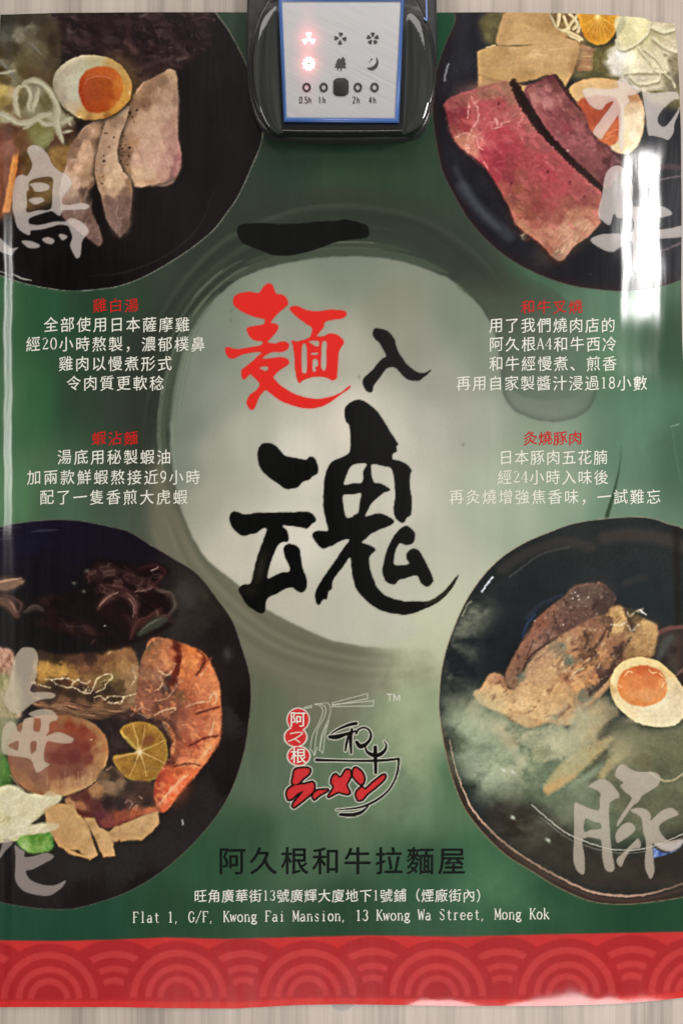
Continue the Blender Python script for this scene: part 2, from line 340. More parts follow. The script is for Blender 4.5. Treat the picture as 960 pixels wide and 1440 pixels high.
# ---- bowl 1: chicken ramen
cl = BM[0]; PARTS.append(('BOWL', [B1], 0))
bowl_base(B1, (20, 18, 18), (32, 28, 29), 1)
fill(smooth(P('120,385 180,380 240,355 285,310 305,250 310,180 300,110 270,40 330,60 350,150 352,220 330,275 290,330 230,370 180,390')), (40, 35, 36), (26, 23, 24), 30, 30, soft=6, a=.5, clip=cl)
stroke([(125, 388), (178, 382), (235, 358), (280, 318), (302, 262)], [1, 2.5, 2, 2, .6], (56, 50, 50), soft=1.5, a=.6)
stroke([(17, 385), (30, 391), (44, 394)], [1, 2.2, 1], (150, 148, 140), a=.9, soft=.7)
stroke([(-20, 375), (2, 382), (16, 388)], [1, 2, 1], (120, 118, 112), a=.8)
soup = smooth(P('-30,130 60,120 100,180 118,215 100,262 60,290 20,300 -30,300'))
fill(soup, (118, 92, 58), (84, 58, 36), 26, 26, soft=5, clip=cl)
sea = rough(smooth(P('62,12 285,12 292,60 262,92 215,120 190,135 150,90 100,78 70,60')), 5, 12)
fill(sea, (30, 22, 24), (50, 35, 37), 16, 9, 25, soft=3, part='seaweed')
for p, wd, c in [([(96, 36), (104, 52), (112, 66)], 9, (74, 58, 54)), ([(178, 20), (180, 45), (186, 70)], 8, (70, 48, 48)), ([(200, 95), (225, 85), (262, 80)], 7, (74, 56, 54)), ([(150, 55), (165, 56)], 11, (72, 58, 58)),
                ([(196, 22), (204, 20), (210, 14)], 3, (120, 110, 108)), ([(235, 50), (255, 68), (262, 82)], 6, (60, 44, 46)), ([(225, 43), (232, 50)], 8, (66, 50, 54)), ([(200, 112), (215, 100), (240, 92)], 10, (62, 44, 40)),
                ([(176, 58), (192, 72)], 6, (92, 68, 66)), ([(95, 42), (101, 45)], 4, (110, 98, 92)), ([(210, 60), (232, 66)], 5, (56, 40, 44)), ([(250, 84), (262, 80)], 3, (120, 108, 100)), ([(285, 40), (300, 70), (305, 110)], 5, (44, 38, 40))]:
    stroke(p, wd, c, soft=3, a=.5, rag=3)
veins(sea, 16, (96, 72, 70), .55, .7, 3, 25, 1.8); spots(sea, 12, (68, 50, 52), .6, .57, 5, 25, 2); spots(sea, 4, (130, 112, 110), .5, .72, 2)
hatch(sea, 40, 40, 60, 22, 2.2, [(66, 48, 48), (20, 14, 16), (88, 66, 64)], .5, 4, .3)
onion = rough(smooth(P('-30,24 40,18 70,22 84,50 80,100 90,150 100,175 90,205 40,215 -30,205')), 3, 12)
fill(onion, (92, 88, 56), (58, 54, 36), 22, 22, soft=4, part='onion', clip=cl)
glow(28, 50, 36, 24, (84, 84, 66), .6, 0, .6); glow(48, 80, 36, 26, (104, 100, 74), .8, 0, .4); glow(58, 136, 16, 22, (108, 116, 62), .8); glow(50, 190, 28, 16, (112, 126, 72), .8, 0, .4)
glow(10, 130, 16, 20, (196, 150, 70), .7)
for p, wd, a in [([(15, 52), (28, 40), (48, 30), (70, 20)], 5, .45), ([(-8, 78), (12, 100), (24, 112)], 12, .45), ([(43, 60), (56, 72), (66, 82)], 12, .35), ([(34, 118), (50, 112), (64, 118), (74, 134), (80, 156), (76, 176)], 6, .8),
               ([(22, 130), (20, 150), (30, 160), (44, 164)], 7, .8), ([(38, 122), (48, 140), (40, 154), (48, 162)], 6, .75), ([(-5, 152), (8, 164), (24, 172), (40, 174)], 8, .8), ([(50, 160), (62, 158), (76, 166), (86, 178)], 7, .8),
               ([(40, 174), (28, 190), (16, 198)], 4, .6), ([(80, 160), (88, 178), (84, 200)], 5, .7), ([(-5, 100), (10, 106), (22, 110)], 6, .6), ([(96, 160), (102, 172), (98, 184)], 4, .5), ([(70, 24), (78, 48), (84, 76)], 4, .3), ([(4, 62), (26, 72), (50, 74)], 5, .3), ([(-10, 118), (12, 118), (24, 116)], 8, .7)]:
    petal(p, wd, (196, 192, 156), a, (226, 222, 192))
veins(onion, 18, (220, 216, 184), .55, .66, 3, 60, 1.5, clip=cl); spots(onion, 13, (170, 164, 122), .5, .58, 5, 60, 1.5, clip=cl, soft=1.5); spots(onion, 11, (62, 52, 36), .5, .6, 2, clip=cl, soft=1.5)
fill(smooth(P('-20,188 14,190 28,215 30,262 16,296 -20,298')), (140, 84, 58), (112, 66, 48), 14, 24, soft=3, clip=cl)
stick = P('18,214 27,212 24,240 14,298 3,300 10,262'); fill(stick, (214, 142, 74), (196, 122, 62), 8, 20, soft=1, part='bamboo_strip', edge=(170, 96, 50), ew=2)
fill(smooth(P('70,205 92,204 104,222 92,240 74,236')), (160, 124, 72), (130, 96, 56), 12, 12, soft=3)
c3 = smooth(P('147,168 128,172 112,186 103,210 94,232 86,256 88,276 86,298 100,302 122,318 138,344 143,338 138,318 124,296 116,272 128,254 134,226 136,200 144,184'))
fill(c3, (182, 150, 128), (158, 122, 102), 10, 26, 15, soft=.9, edge=(132, 98, 82), ew=3, part='chicken_slice', lab='pale chicken slice lying furthest left')
fill(smooth(P('88,270 116,262 128,300 143,340 130,336 106,312 86,300')), (118, 92, 86), (136, 106, 98), 8, 16, 40, soft=3, a=.85)
stroke([(120, 190), (108, 220), (98, 250)], [6, 9, 8], (206, 172, 148), soft=4, a=.6)
fill(smooth(P('116,236 128,232 136,246 130,262 118,268')), (150, 120, 90), (120, 92, 66), 8, 8, soft=2, a=.8)
c1 = rough(smooth(P('200,117 214,112 240,97 247,110 252,143 251,187 256,226 253,240 240,260 214,262 187,262 173,240 167,205 173,187 182,150 190,130')), 1.2, 7)
fill(c1, (204, 170, 148), (180, 142, 122), 22, 30, 70, soft=.9, edge=(150, 112, 100), ew=4, part='chicken_slice', lab='broad peppered chicken slice')
fill(smooth(P('202,118 238,100 246,112 238,130 212,138 200,150 186,158 186,142')), (162, 124, 96), (134, 98, 74), 10, 8, soft=3, a=.8)
glow(214, 200, 30, 50, (216, 184, 164), .5); glow(240, 226, 12, 30, (168, 118, 116), .6, 10)
hatch(c1, 24, 70, 40, 26, 2, [(222, 192, 170), (176, 136, 118), (212, 176, 156)], .35, 7)
c2 = smooth(P('147,167 163,160 178,146 174,176 166,198 168,224 176,242 186,262 184,300 181,322 168,334 154,318 146,288 142,262 134,240 134,212 140,186'))
fill(c2, (196, 164, 140), (172, 138, 116), 10, 34, 10, soft=.9, edge=(138, 106, 90), ew=3.4, part='chicken_slice', lab='narrow peppered chicken slice between two others')
fill(smooth(P('142,262 160,268 186,258 184,300 181,322 168,334 154,318 146,288')), (112, 88, 80), (134, 106, 96), 7, 18, 5, soft=4, a=.92)
glow(158, 240, 12, 24, (212, 182, 156), .6); hatch(c2, 30, 95, 12, 26, 1.6, [(214, 184, 160), (150, 116, 98)], .4, 9)
for p in (c1, c2, c3): spots(p, 16, (224, 196, 174), .5, .52, 2, 75, 2.2, sharp=4, soft=1.6); spots(p, 13, (160, 122, 106), .45, .55, 5, 80, 2.4, sharp=4, soft=1.6); veins(p, 12, (232, 208, 188), .4, .74, 4, 80, 2.6); veins(p, 10, (146, 108, 94), .35, .74, 6, 80, 3)
for p in (c1, c2): dots(p, 60 if p is c1 else 34, .8, 1.9, (60, 40, 30), .8, 3)
dots(smooth(P('168,190 184,190 186,240 174,250')), 40, .9, 2.2, (58, 38, 28), .85, 8)
eg = smooth(P('75,124 78,104 92,88 112,78 132,77 156,84 174,98 184,114 184,130 176,146 160,158 140,166 118,168 100,160 86,146'))
fill(eg, (206, 192, 164), (192, 176, 146), 30, 30, soft=.7, edge=(176, 150, 112), ew=3, es=.6, part='egg_half')
glow(166, 128, 30, 46, (222, 172, 92), .85); glow(134, 160, 40, 10, (216, 168, 96), .7); glow(104, 118, 14, 26, (214, 204, 182), .6); stroke([(104, 158), (126, 165), (150, 160), (172, 146)], 2, (232, 180, 90), soft=1, a=.7)
yo = rough(smooth(P('110,126 114,108 126,97 142,93 158,97 169,108 173,124 170,142 160,154 144,160 126,156 114,146')), 1.2, 6)
fill(yo, (194, 76, 30), (176, 62, 26), 14, 10, 20, soft=.8, edge=(214, 116, 46), ew=4, es=.9)
hatch(smooth(P('150,96 172,108 174,140 160,158 150,156 164,140 166,120')), 40, 80, 50, 7, 3, [(224, 140, 60), (206, 108, 40), (232, 160, 84)], .6, 2); stroke([(118, 116), (130, 106), (146, 106)], 1, (222, 150, 110), a=.5); glow(140, 140, 24, 12, (170, 56, 24), .5)
dots(eg, 10, .4, .8, (240, 226, 196), .6, 5)


# continuous tone of the chicken ramen
kA = (0, 10, 7.2); kB = (70, 70, 4.8)
tone(smooth(P('-10,18 66,18 84,50 82,96 74,116 76,136 92,160 106,172 96,200 40,212 -20,212')), '60,120:40,32,26 250,130:56,47,39 400,130:60,52,42 80,230:62,60,52 330,220:100,92,76 190,280:130,122,104 60,310:84,80,68 420,260:72,62,48 560,330:50,40,32 330,390:108,100,76 120,400:58,50,34 420,450:96,86,62 560,440:62,50,38 60,480:62,52,34 230,540:96,86,58 380,560:92,80,58 520,560:80,66,52 30,560:110,100,76 30,620:60,48,22 120,640:128,122,92 230,640:90,76,46 320,670:92,74,52 470,700:90,74,54 60,740:86,70,36 150,740:124,116,86 30,830:196,170,96 110,870:192,166,120 60,960:150,128,66 90,1010:120,96,60 235,940:108,102,70 450,960:110,102,68 400,1240:130,126,74 460,1330:148,146,96 100,1220:96,60,46 60,1300:110,66,52 180,1350:110,74,50 100,1400:150,96,76 700,1340:70,44,40 560,1390:96,66,52 330,1010:150,144,114 350,860:150,144,122 560,1100:170,164,132 60,1100:176,166,130', *kA, clip=cl, soft=3)
for p, wd in [('235,770 330,738 430,772 510,860 560,950 585,1050 575,1150 600,1270 640,1370', 7), ('200,800 160,860 158,960 178,1060 205,1110', 6), ('200,800 270,800 310,880 290,980 300,1050', 4.4), ('390,830 370,920 340,1000 330,1060', 5), ('-20,1070 80,1112 160,1160 240,1172 330,1150 420,1100 530,1080', 7), ('380,1130 450,1180 560,1180', 6), ('240,1230 290,1205 330,1180', 2.4), ('620,1180 680,1140 740,1110', 5), ('640,1270 690,1256 730,1250', 3), ('690,1150 706,1180 720,1200', 2.6), ('160,290 210,240 290,205 350,190', 3.2), ('-10,530 40,580 110,650 150,720', 5), ('-10,665 60,660 150,640', 3.4), ('300,345 350,400 420,470', 4)]:
    p = P(p, *kA); n_ = len(p); kk = np.r_[.45, np.ones(n_ - 2), .3]; dim = 1.0 if p[:, 1].mean() > 100 else .62
    stroke(p, wd * 1.5 * kk, tuple(int(v * dim) for v in (164, 156, 126)), 2.0, .55); stroke(p - [.6, .6], wd * .9 * kk, tuple(int(v * dim) for v in (190, 184, 156)), 1.8, .6); stroke(p + [wd * .3, wd * .3], wd * .4 * kk, tuple(int(v * dim) for v in (206, 200, 172)), 1.5, .4)
T1 = '600,300:150,118,92 680,250:140,108,88 760,200:132,104,84 820,160:170,142,116 840,230:158,128,106 560,350:128,98,76 640,360:126,94,74 720,300:160,130,108 800,330:176,146,124 860,330:140,112,96 560,430:140,108,86 620,450:186,154,130 700,430:190,158,136 790,420:186,154,138 850,470:160,126,110 520,520:170,138,116 600,540:188,156,134 700,540:192,160,140 800,540:172,136,122 850,580:160,122,112 500,620:142,112,88 560,610:166,128,98 640,640:196,162,142 740,640:194,158,142 840,660:172,130,122 500,700:112,86,68 600,740:200,164,146 700,760:200,162,148 800,760:188,146,138 870,740:150,100,102 590,830:206,174,146 680,840:198,166,142 780,830:188,148,134 850,820:150,104,104 600,900:196,162,130 700,890:176,142,118 830,870:120,88,86 480,760:130,100,78 520,840:160,126,98'
T3 = '300,490:160,128,106 350,490:130,102,80 230,560:134,106,88 300,560:176,142,118 180,630:120,92,76 250,640:196,160,136 310,620:120,92,74 150,700:130,100,82 220,720:204,168,144 290,720:180,146,122 140,780:160,126,104 190,800:210,174,150 250,790:170,138,112 240,860:150,120,94 290,850:140,112,88 130,860:190,160,140 180,900:196,166,146 250,900:170,140,118 290,910:110,86,72 150,970:170,146,132 230,960:90,70,62 290,980:50,40,38 180,1010:130,106,96 100,1110:112,88,84 200,1100:116,92,88 260,1140:90,70,66 240,1200:132,106,102 300,1220:110,86,82 320,1290:100,78,76'
T2 = '440,480:150,120,98 500,420:176,148,124 380,540:168,138,114 460,560:186,156,132 370,620:176,146,124 440,640:188,158,136 340,700:170,140,118 420,720:194,164,140 330,780:164,132,110 400,800:202,172,146 450,830:212,182,154 510,830:196,164,136 340,870:170,136,108 400,900:214,184,154 480,910:206,176,146 540,890:150,118,92 360,950:170,138,112 430,960:188,156,130 510,950:130,102,86 400,1020:118,92,84 480,1020:122,96,88 540,1020:104,80,74 420,1100:126,100,94 500,1100:118,92,88 450,1180:128,102,98 520,1180:96,74,70 480,1250:104,82,78'
def soft_shadow(poly, dx, dy, r, a):
    r_ = mask([poly], 30)
    if r_ is None: return
    v = np.roll(blur(r_[3], r), (dy, dx), (0, 1))[..., None] * a; C[r_[0]] = C[r_[0]] * (1 - v)
q1 = rough(P('590,300 610,262 640,220 660,205 740,165 800,125 845,135 862,190 866,330 860,460 866,600 890,700 880,800 850,860 800,885 720,905 620,925 570,915 545,850 490,800 455,720 460,620 490,560 520,430 545,380 560,290', *kB), .7, 5)
q2 = rough(P('380,470 440,440 500,400 540,370 530,430 500,520 470,600 455,680 460,750 500,820 550,880 560,960 550,1060 535,1140 540,1190 500,1240 472,1268 430,1220 380,1140 360,1060 345,980 320,920 300,830 305,740 330,640 350,560', *kB), .6, 5)
q3 = rough(P('290,480 370,462 350,560 320,650 300,740 298,840 310,900 260,950 290,1010 280,1090 330,1200 345,1290 330,1330 270,1280 180,1220 90,1130 80,1060 60,960 90,850 120,790 110,720 140,640 200,560', *kB), .6, 5)
soft_shadow(q1, 4, 3, 4, .5); soft_shadow(q2, -3, 3, 4, .45); tone(q3, T3, *kB, soft=.7); soft_shadow(q2, -2, 2, 2.5, .35); tone(q1, T1, *kB, soft=.7); soft_shadow(q2, 3, 2, 2.5, .4); tone(q2, T2, *kB, soft=.7)
def lift_tone(poly, f, a=1.0):
    r_ = mask([poly], 6); v = blur(r_[3], 1.5)[..., None] * a; C[r_[0]] = np.clip(C[r_[0]] * (1 - v) + C[r_[0]] * np.array(f) * v, 0, 1)
for q_ in (q1, q2, q3): lift_tone(q_, (1.08, 1.06, 1.02)); spots(q_, 4.5, (236, 214, 196), .2, .66, 3, 75, 1.8); spots(q_, 7, (150, 112, 98), .2, .62, 5, 75, 2.2)
for q_, an in ((q1, 65), (q2, 85), (q3, 105)): hatch(q_, 40, an, 14, 22, 1.3, [(224, 196, 172), (136, 104, 88)], .22, 5, .2, 1)
for x, y, r_ in [(540, 422, 2.2), (588, 405, 2), (538, 658, 2), (488, 664, 1.6), (476, 645, 1.6), (534, 714, 1.5), (525, 775, 1.2), (500, 815, 1.2), (500, 580, 1), (366, 748, 2), (432, 590, 1.3), (370, 560, 1.2), (386, 560, 1), (400, 655, 1.4), (350, 900, 1.4), (355, 855, 1), (364, 712, 1), (490, 710, 1.2), (480, 745, 1.2), (570, 485, 1), (556, 450, 1), (496, 690, 1), (510, 640, .9), (488, 620, .9)]: fill(ell(x / 4.8 + 70, y / 4.8 + 70, r_, r_ * .85, 0, 10), (44, 30, 24), soft=.5, a=.85, grain=0)
eq = P('20,220 40,140 110,80 200,42 300,34 400,52 490,110 540,190 555,250 540,330 480,400 400,450 300,472 220,465 140,420 80,340 40,280', *kB)
soft_shadow(smooth(eq), 2, 3, 3, .5)
tone(smooth(eq), '100,130:190,178,150 200,70:196,186,156 300,50:188,172,132 60,220:196,186,160 130,200:206,198,172 140,300:204,194,170 80,320:172,160,138 30,230:150,138,116 150,400:206,182,150 220,440:216,172,104 330,450:206,150,80 430,410:204,140,62 500,340:210,150,70 530,260:200,148,76 510,180:196,150,84 440,110:190,150,90 480,260:212,146,60 250,462:160,110,60 400,445:160,104,50', *kB, soft=.6, grain=.02, jit=1.2, r0=5)
yq = rough(P('192,280 200,200 240,140 300,115 370,105 440,125 490,190 495,260 470,330 420,395 340,425 260,420 215,360', *kB), .8, 5)
tone(yq, '260,140:186,88,40 350,130:188,88,38 440,170:190,92,38 220,240:170,66,32 300,220:160,68,30 380,220:164,72,30 470,220:204,118,48 230,330:160,60,30 310,310:156,64,30 400,310:166,70,30 465,300:194,100,40 280,400:166,66,28 360,390:164,66,28 430,370:190,98,40', *kB, soft=1.1, grain=.05, r0=4)
stroke(P('235,230 260,195 310,178 370,178 410,190', *kB), 1.2, (206, 128, 96), 1, .55); spots(smooth(P('440,130 500,190 520,280 480,380 430,400 470,320 480,230', *kB)), 6, (224, 160, 72), .6, .5, 3, soft=.8); glow(112, 164, 3, 1.5, (244, 220, 160), .8); glow(182, 130, 1.2, 2.5, (240, 216, 160), .8)

# ---- bowl 2: beef
cl = BM[1]; PARTS.append(('BOWL', [B2], 1))
bowl_base(B2, (24, 25, 31), (34, 35, 42), 3)
rim = full(B2); rr = np.clip(1 - blur(rim, 9), 0, 1) * rim * 1.4; rr = np.clip(rr, 0, .85)[..., None]; C[:] = C * (1 - rr) + col((40, 24, 26)) * rr
for p, wd, a in [([(630, 90), (627, 100), (625, 112)], 3, .9), ([(650, 262), (676, 296), (716, 332)], 16, .22), ([(640, 236), (664, 280), (700, 320)], 5, .25)]: stroke(p, wd, (150, 150, 156) if a > .5 else (90, 94, 104), soft=1 if a > .5 else 6, a=min(1, a * (1 if a > .5 else 1.7)), rag=1)
fill(smooth(P('640,60 668,30 680,40 676,80 664,120 640,130 622,130')), (30, 30, 38), (46, 46, 54), 14, 26, 30, soft=5, a=.7)
dots(B2, 60, .4, .9, (120, 122, 126), .5, 12)
bg2 = smooth(P('690,12 1000,12 1000,140 930,150 880,120 800,110 720,100')); fill(bg2, (120, 110, 72), (84, 76, 48), 18, 18, soft=4)
enoki = rough(smooth(P('768,14 822,14 826,40 818,60 790,52 772,38')), 1, 5); fill(enoki, (150, 122, 76), (118, 92, 56), 8, 8, soft=1.5, part='mushroom_bundle')
for p in [[(770, 16), (780, 36), (776, 48)], [(786, 16), (784, 34), (778, 42)], [(792, 22), (800, 40)], [(800, 18), (812, 32), (806, 40)], [(812, 20), (800, 36), (790, 46)], [(776, 40), (800, 44), (818, 54)], [(820, 24), (812, 44)], [(796, 46), (814, 56)]]: stroke(p, 4.4, (212, 188, 138), soft=.8, a=.9); stroke(np.array(p) + [.8, .8], 1.2, (236, 216, 172), soft=.6, a=.7)
BAM = [('705,18 731,14 770,14 778,38 800,50 780,56 742,46 716,34 710,18', (188, 150, 96), (170, 130, 80)), ('708,19 728,28 760,44 794,52 816,60 812,64 780,64 740,62 700,64 697,58 702,36', (196, 160, 106), (182, 144, 92)),
       ('816,60 840,70 833,98 812,100 806,88', (160, 120, 86), (138, 100, 70)), ('672,104 690,106 724,116 760,124 740,130 672,126', (198, 160, 102), (180, 140, 88)),
       ('671,72 692,64 726,65 756,62 815,62 814,70 806,100 794,122 786,114 770,104 748,112 722,116 700,112 672,104', (200, 162, 108), (184, 146, 94))]
for k, (s, a_, b_) in enumerate(BAM):
    q = P(s); fill(rough(q, .6, 5), a_, b_, 40, 7, 4 + 10 * (k == 1), soft=.8, edge=(150, 108, 66), ew=2.4, es=.7, part='bamboo_shoot', seed=k)
    an_ = 3 + 20 * (k == 1); hatch(q, 14, an_, 8, 24, 1.4, [(222, 186, 132), (168, 128, 80)], .3, k); spots(q, 14, (220, 182, 128), .5, .52, k + 1, an_, 3, sharp=4, soft=1.5); spots(q, 12, (164, 124, 78), .45, .55, k + 2, an_, 3.4, sharp=4, soft=1.5); veins(q, 12, (232, 200, 150), .4, .74, k, an_, 4)
for p in ([(712, 90), (722, 86), (728, 94)], [(752, 75), (766, 77)], [(722, 32), (730, 34)], [(684, 66), (696, 63)], [(770, 70), (800, 66)]): stroke(p, 1.6, (240, 218, 176), soft=.8, a=.8)
fill(smooth(P('840,64 862,62 880,70 880,92 862,100 838,100 832,88')), (92, 82, 46), (120, 110, 64), 8, 8, soft=2)
on = rough(smooth(P('866,20 910,24 950,32 956,90 954,126 930,124 906,126 880,110 856,104 852,84 866,66')), 1.5, 8); fill(on, (164, 152, 106), (126, 116, 78), 14, 14, soft=2, part='onion')
fill(smooth(P('872,24 900,22 914,34 912,50 900,62 880,72 868,62')), (216, 206, 150), (196, 184, 124), 12, 20, soft=1, edge=(170, 158, 100), ew=3)
for p, wd in [([(868, 64), (872, 74), (886, 78), (904, 68), (914, 50)], 4), ([(910, 46), (926, 62), (944, 70)], 10), ([(898, 66), (908, 84), (926, 92)], 9), ([(916, 60), (930, 78), (936, 96)], 6), ([(880, 96), (900, 104), (926, 100)], 8), ([(884, 106), (904, 120), (924, 108)], 7), ([(920, 36), (940, 44), (952, 60)], 8),
              ([(934, 86), (946, 100), (950, 122)], 6), ([(890, 112), (908, 124)], 5), ([(916, 40), (936, 34)], 4)]:
    petal(p, wd * 1.1, (204, 194, 146), .95, (240, 232, 198))
veins(on, 14, (238, 232, 200), .6, .66, 3, 40, 1.5); spots(on, 9, (96, 88, 56), .6, .6, 5, 40, 1.5); spots(on, 10, (226, 216, 172), .6, .57, 2, 40, 1.4)
dots(smooth(P('916,70 950,76 952,124 930,122')), 30, .8, 2.2, (90, 82, 54), .7, 4)
fill(rough(smooth(P('853,84 866,70 882,68 896,76 898,90 884,98 868,104 856,100')), 1.5, 6), (214, 210, 192), (196, 190, 164), 10, 10, soft=1.2, edge=(176, 168, 140), ew=3); glow(890, 84, 12, 10, (244, 234, 196), .7)
li = smooth(P('815,14 868,14 868,34 862,50 852,60 840,63 828,58 819,46 815,32')); fill(smooth(P('862,18 878,18 878,36 866,54 848,64 838,64 858,50')), (34, 34, 28), (50, 46, 34), 8, 8, soft=1)
fill(li, (206, 146, 42), (190, 124, 30), 12, 12, soft=.8, edge=(222, 172, 74), ew=3, part='citrus_half')
for t in range(8):
    an = math.radians(20 + t * 20); stroke([(841, 22), (841 + 22 * math.cos(an), 22 + 36 * math.sin(an))], [1.6, .6], (232, 190, 96), soft=.8, a=.5)
glow(840, 22, 6, 6, (244, 214, 130), .9)
e2 = smooth(P('800,125 812,115 834,110 862,112 884,120 900,138 906,164 900,196 886,214 872,216 858,208 838,190 820,170 806,146'))
fill(e2, (222, 178, 122), (204, 154, 98), 16, 16, soft=.8, edge=(196, 140, 84), ew=3, part='egg_half')
fill(smooth(P('800,125 812,115 834,110 862,112 880,118 850,124 826,128 806,142')), (214, 166, 104), (190, 140, 80), 12, 6, soft=1.5); glow(884, 178, 16, 40, (240, 222, 188), .95); glow(880, 136, 16, 12, (176, 122, 76), .8)
fill(smooth(P('814,142 836,134 862,136 872,150 872,178 866,200 848,200 832,184 818,160')), (172, 64, 40), (148, 54, 36), 14, 10, soft=1.2, edge=(206, 104, 60), ew=3)
for p in ([(852, 196), (860, 182), (872, 178)], [(850, 188), (862, 172), (870, 170)], [(846, 192), (858, 190)]): stroke(p, 2, (226, 128, 72), soft=.8, a=.7)
be2 = rough(smooth(P('737,123 758,114 777,103 784,110 800,133 818,158 828,186 840,200 862,208 874,218 872,240 852,264 836,252 806,226 770,190 748,152')), 1.0, 6)
fill(be2, (142, 78, 82), (116, 62, 66), 26, 14, 35, soft=.9, edge=(96, 50, 54), ew=4, part='beef_slice', lab='darker beef slice tucked behind the big one')
hatch(be2, 120, 38, 40, 14, 1.5, [(176, 112, 110), (104, 54, 60), (190, 128, 122)], .4, 3); glow(806, 196, 30, 26, (150, 82, 84), .5, 35); fill(smooth(P('858,206 872,212 874,236 852,262 846,250 862,232')), (50, 30, 32), soft=3, a=.7)
fill(smooth(P('776,103 784,110 800,133 818,158 824,176 814,170 796,142 780,120')), (60, 32, 36), soft=2, a=.75)
for p in ([(752, 126), (764, 120)], [(748, 132), (760, 124)], [(764, 142), (778, 146)], [(776, 150), (790, 142)]): stroke(p, 1.8, (220, 168, 162), soft=1.4, a=.35, rag=2)
be1 = rough(smooth(P('626,150 634,138 652,129 680,122 720,113 730,130 746,160 770,196 800,228 828,256 846,268 842,296 836,316 812,340 790,364 782,367 762,346 736,326 722,312 716,294 700,262 684,238 660,218 640,200 630,176')), 1.0, 6)
fill(be1, (168, 74, 84), (142, 64, 74), 34, 20, 40, soft=.9, edge=(150, 80, 78), ew=3, part='beef_slice', lab='large pink beef slice')
glow(690, 180, 46, 40, (186, 76, 92), .5, 30); glow(700, 210, 40, 24, (176, 68, 84), .5, 40)
glow(690, 124, 46, 14, (176, 122, 100), .85, -8); glow(650, 150, 18, 24, (170, 112, 104), .5); glow(730, 262, 40, 30, (138, 80, 76), .45, 30); glow(800, 330, 50, 22, (206, 154, 122), .8, -40); glow(740, 310, 26, 18, (196, 134, 108), .6, 30); glow(770, 300, 40, 30, (166, 96, 88), .4)
hatch(be1, 220, 42, 30, 18, 1.3, [(206, 118, 120), (124, 52, 64), (190, 96, 104)], .35, 5)
hatch(smooth(P('740,330 780,310 836,300 836,316 812,340 786,366 760,346')), 120, -40, 25, 12, 1.3, [(238, 200, 168), (186, 120, 96), (224, 178, 146)], .6, 6)
spots(be1, 26, (196, 88, 100), .5, .5, 3, 40, 2, sharp=4, soft=2); spots(be1, 20, (116, 58, 62), .5, .52, 6, 40, 2.4, sharp=4, soft=2); spots(be1, 34, (158, 100, 86), .5, .55, 2, 35, 2, sharp=4, soft=3)
veins(be1, 26, (226, 160, 152), .55, .72, 2, 40, 1.8); veins(smooth(P('630,150 700,140 740,190 700,226 650,200')), 15, (240, 188, 178), .8, .66, 5, 30, 1.5); veins(be1, 12, (112, 46, 56), .35, .7, 4, 44, 2.6)
spots(be1, 5, (236, 186, 178), .55, .68, 1); spots(smooth(P('730,330 780,306 840,296 836,316 812,340 786,366 756,344')), 9, (236, 196, 164), .8, .55, 2, -40, 2.6); spots(smooth(P('730,330 780,306 840,296 836,316 812,340 786,366 756,344')), 8, (150, 92, 72), .6, .58, 6, -40, 2.6)
spots(be2, 22, (168, 96, 96), .55, .52, 3, 35, 2, sharp=4, soft=2); spots(be2, 18, (96, 50, 56), .5, .54, 7, 35, 2, sharp=4, soft=2); veins(be2, 16, (206, 150, 146), .5, .72, 3, 40, 1.6); spots(be2, 6, (222, 170, 164), .5, .68, 5, 30, 1.6)
for p in ([(662, 134), (672, 148), (668, 164), (656, 176), (648, 196)], [(696, 166), (704, 176), (712, 170), (720, 180)], [(660, 192), (676, 188), (684, 178)], [(664, 216), (676, 206), (690, 202)], [(670, 150), (664, 160)], [(650, 200), (664, 222), (680, 236)], [(700, 190), (716, 192)], [(692, 170), (698, 182)]): stroke(p, [.6] + [1.6] * (len(p) - 2) + [.5], (232, 172, 164), soft=1.1, a=.42, rag=2)
hatch(smooth(P('630,150 690,140 740,200 720,230 660,210')), 70, 30, 70, 9, 1.2, [(226, 160, 156), (206, 128, 132)], .4, 9)
fat = [(722, 115), (732, 134), (746, 158), (764, 184), (784, 208), (808, 232), (834, 256), (848, 268)]
stroke(fat, [12, 11, 12, 12, 12, 11, 9, 7], (36, 22, 24), soft=1.4, a=.95, rag=3); hatch(smooth(np.concatenate([np.array(fat) + [4, -3], (np.array(fat) - [5, -4])[::-1]])), 90, 48, 40, 5, 1.3, [(78, 46, 46), (18, 10, 12), (110, 70, 66)], .6, 4)
stroke([(783, 207), (800, 224)], 1.4, (150, 110, 110), soft=.8, a=.6)
fill(rough(smooth(P('756,342 770,352 784,366 800,356 806,346 796,364 786,372 772,364')), 1, 5), (60, 38, 32), soft=1.5, a=.7)
for p in ([(930, 252), (945, 249), (962, 246)], [(900, 360), (930, 352), (962, 340)]): stroke(p, 3, (120, 104, 108), soft=1.5, a=.6, rag=2)
stroke([(905, 240), (935, 234), (962, 236)], 8, (92, 62, 68), soft=3, a=.6)


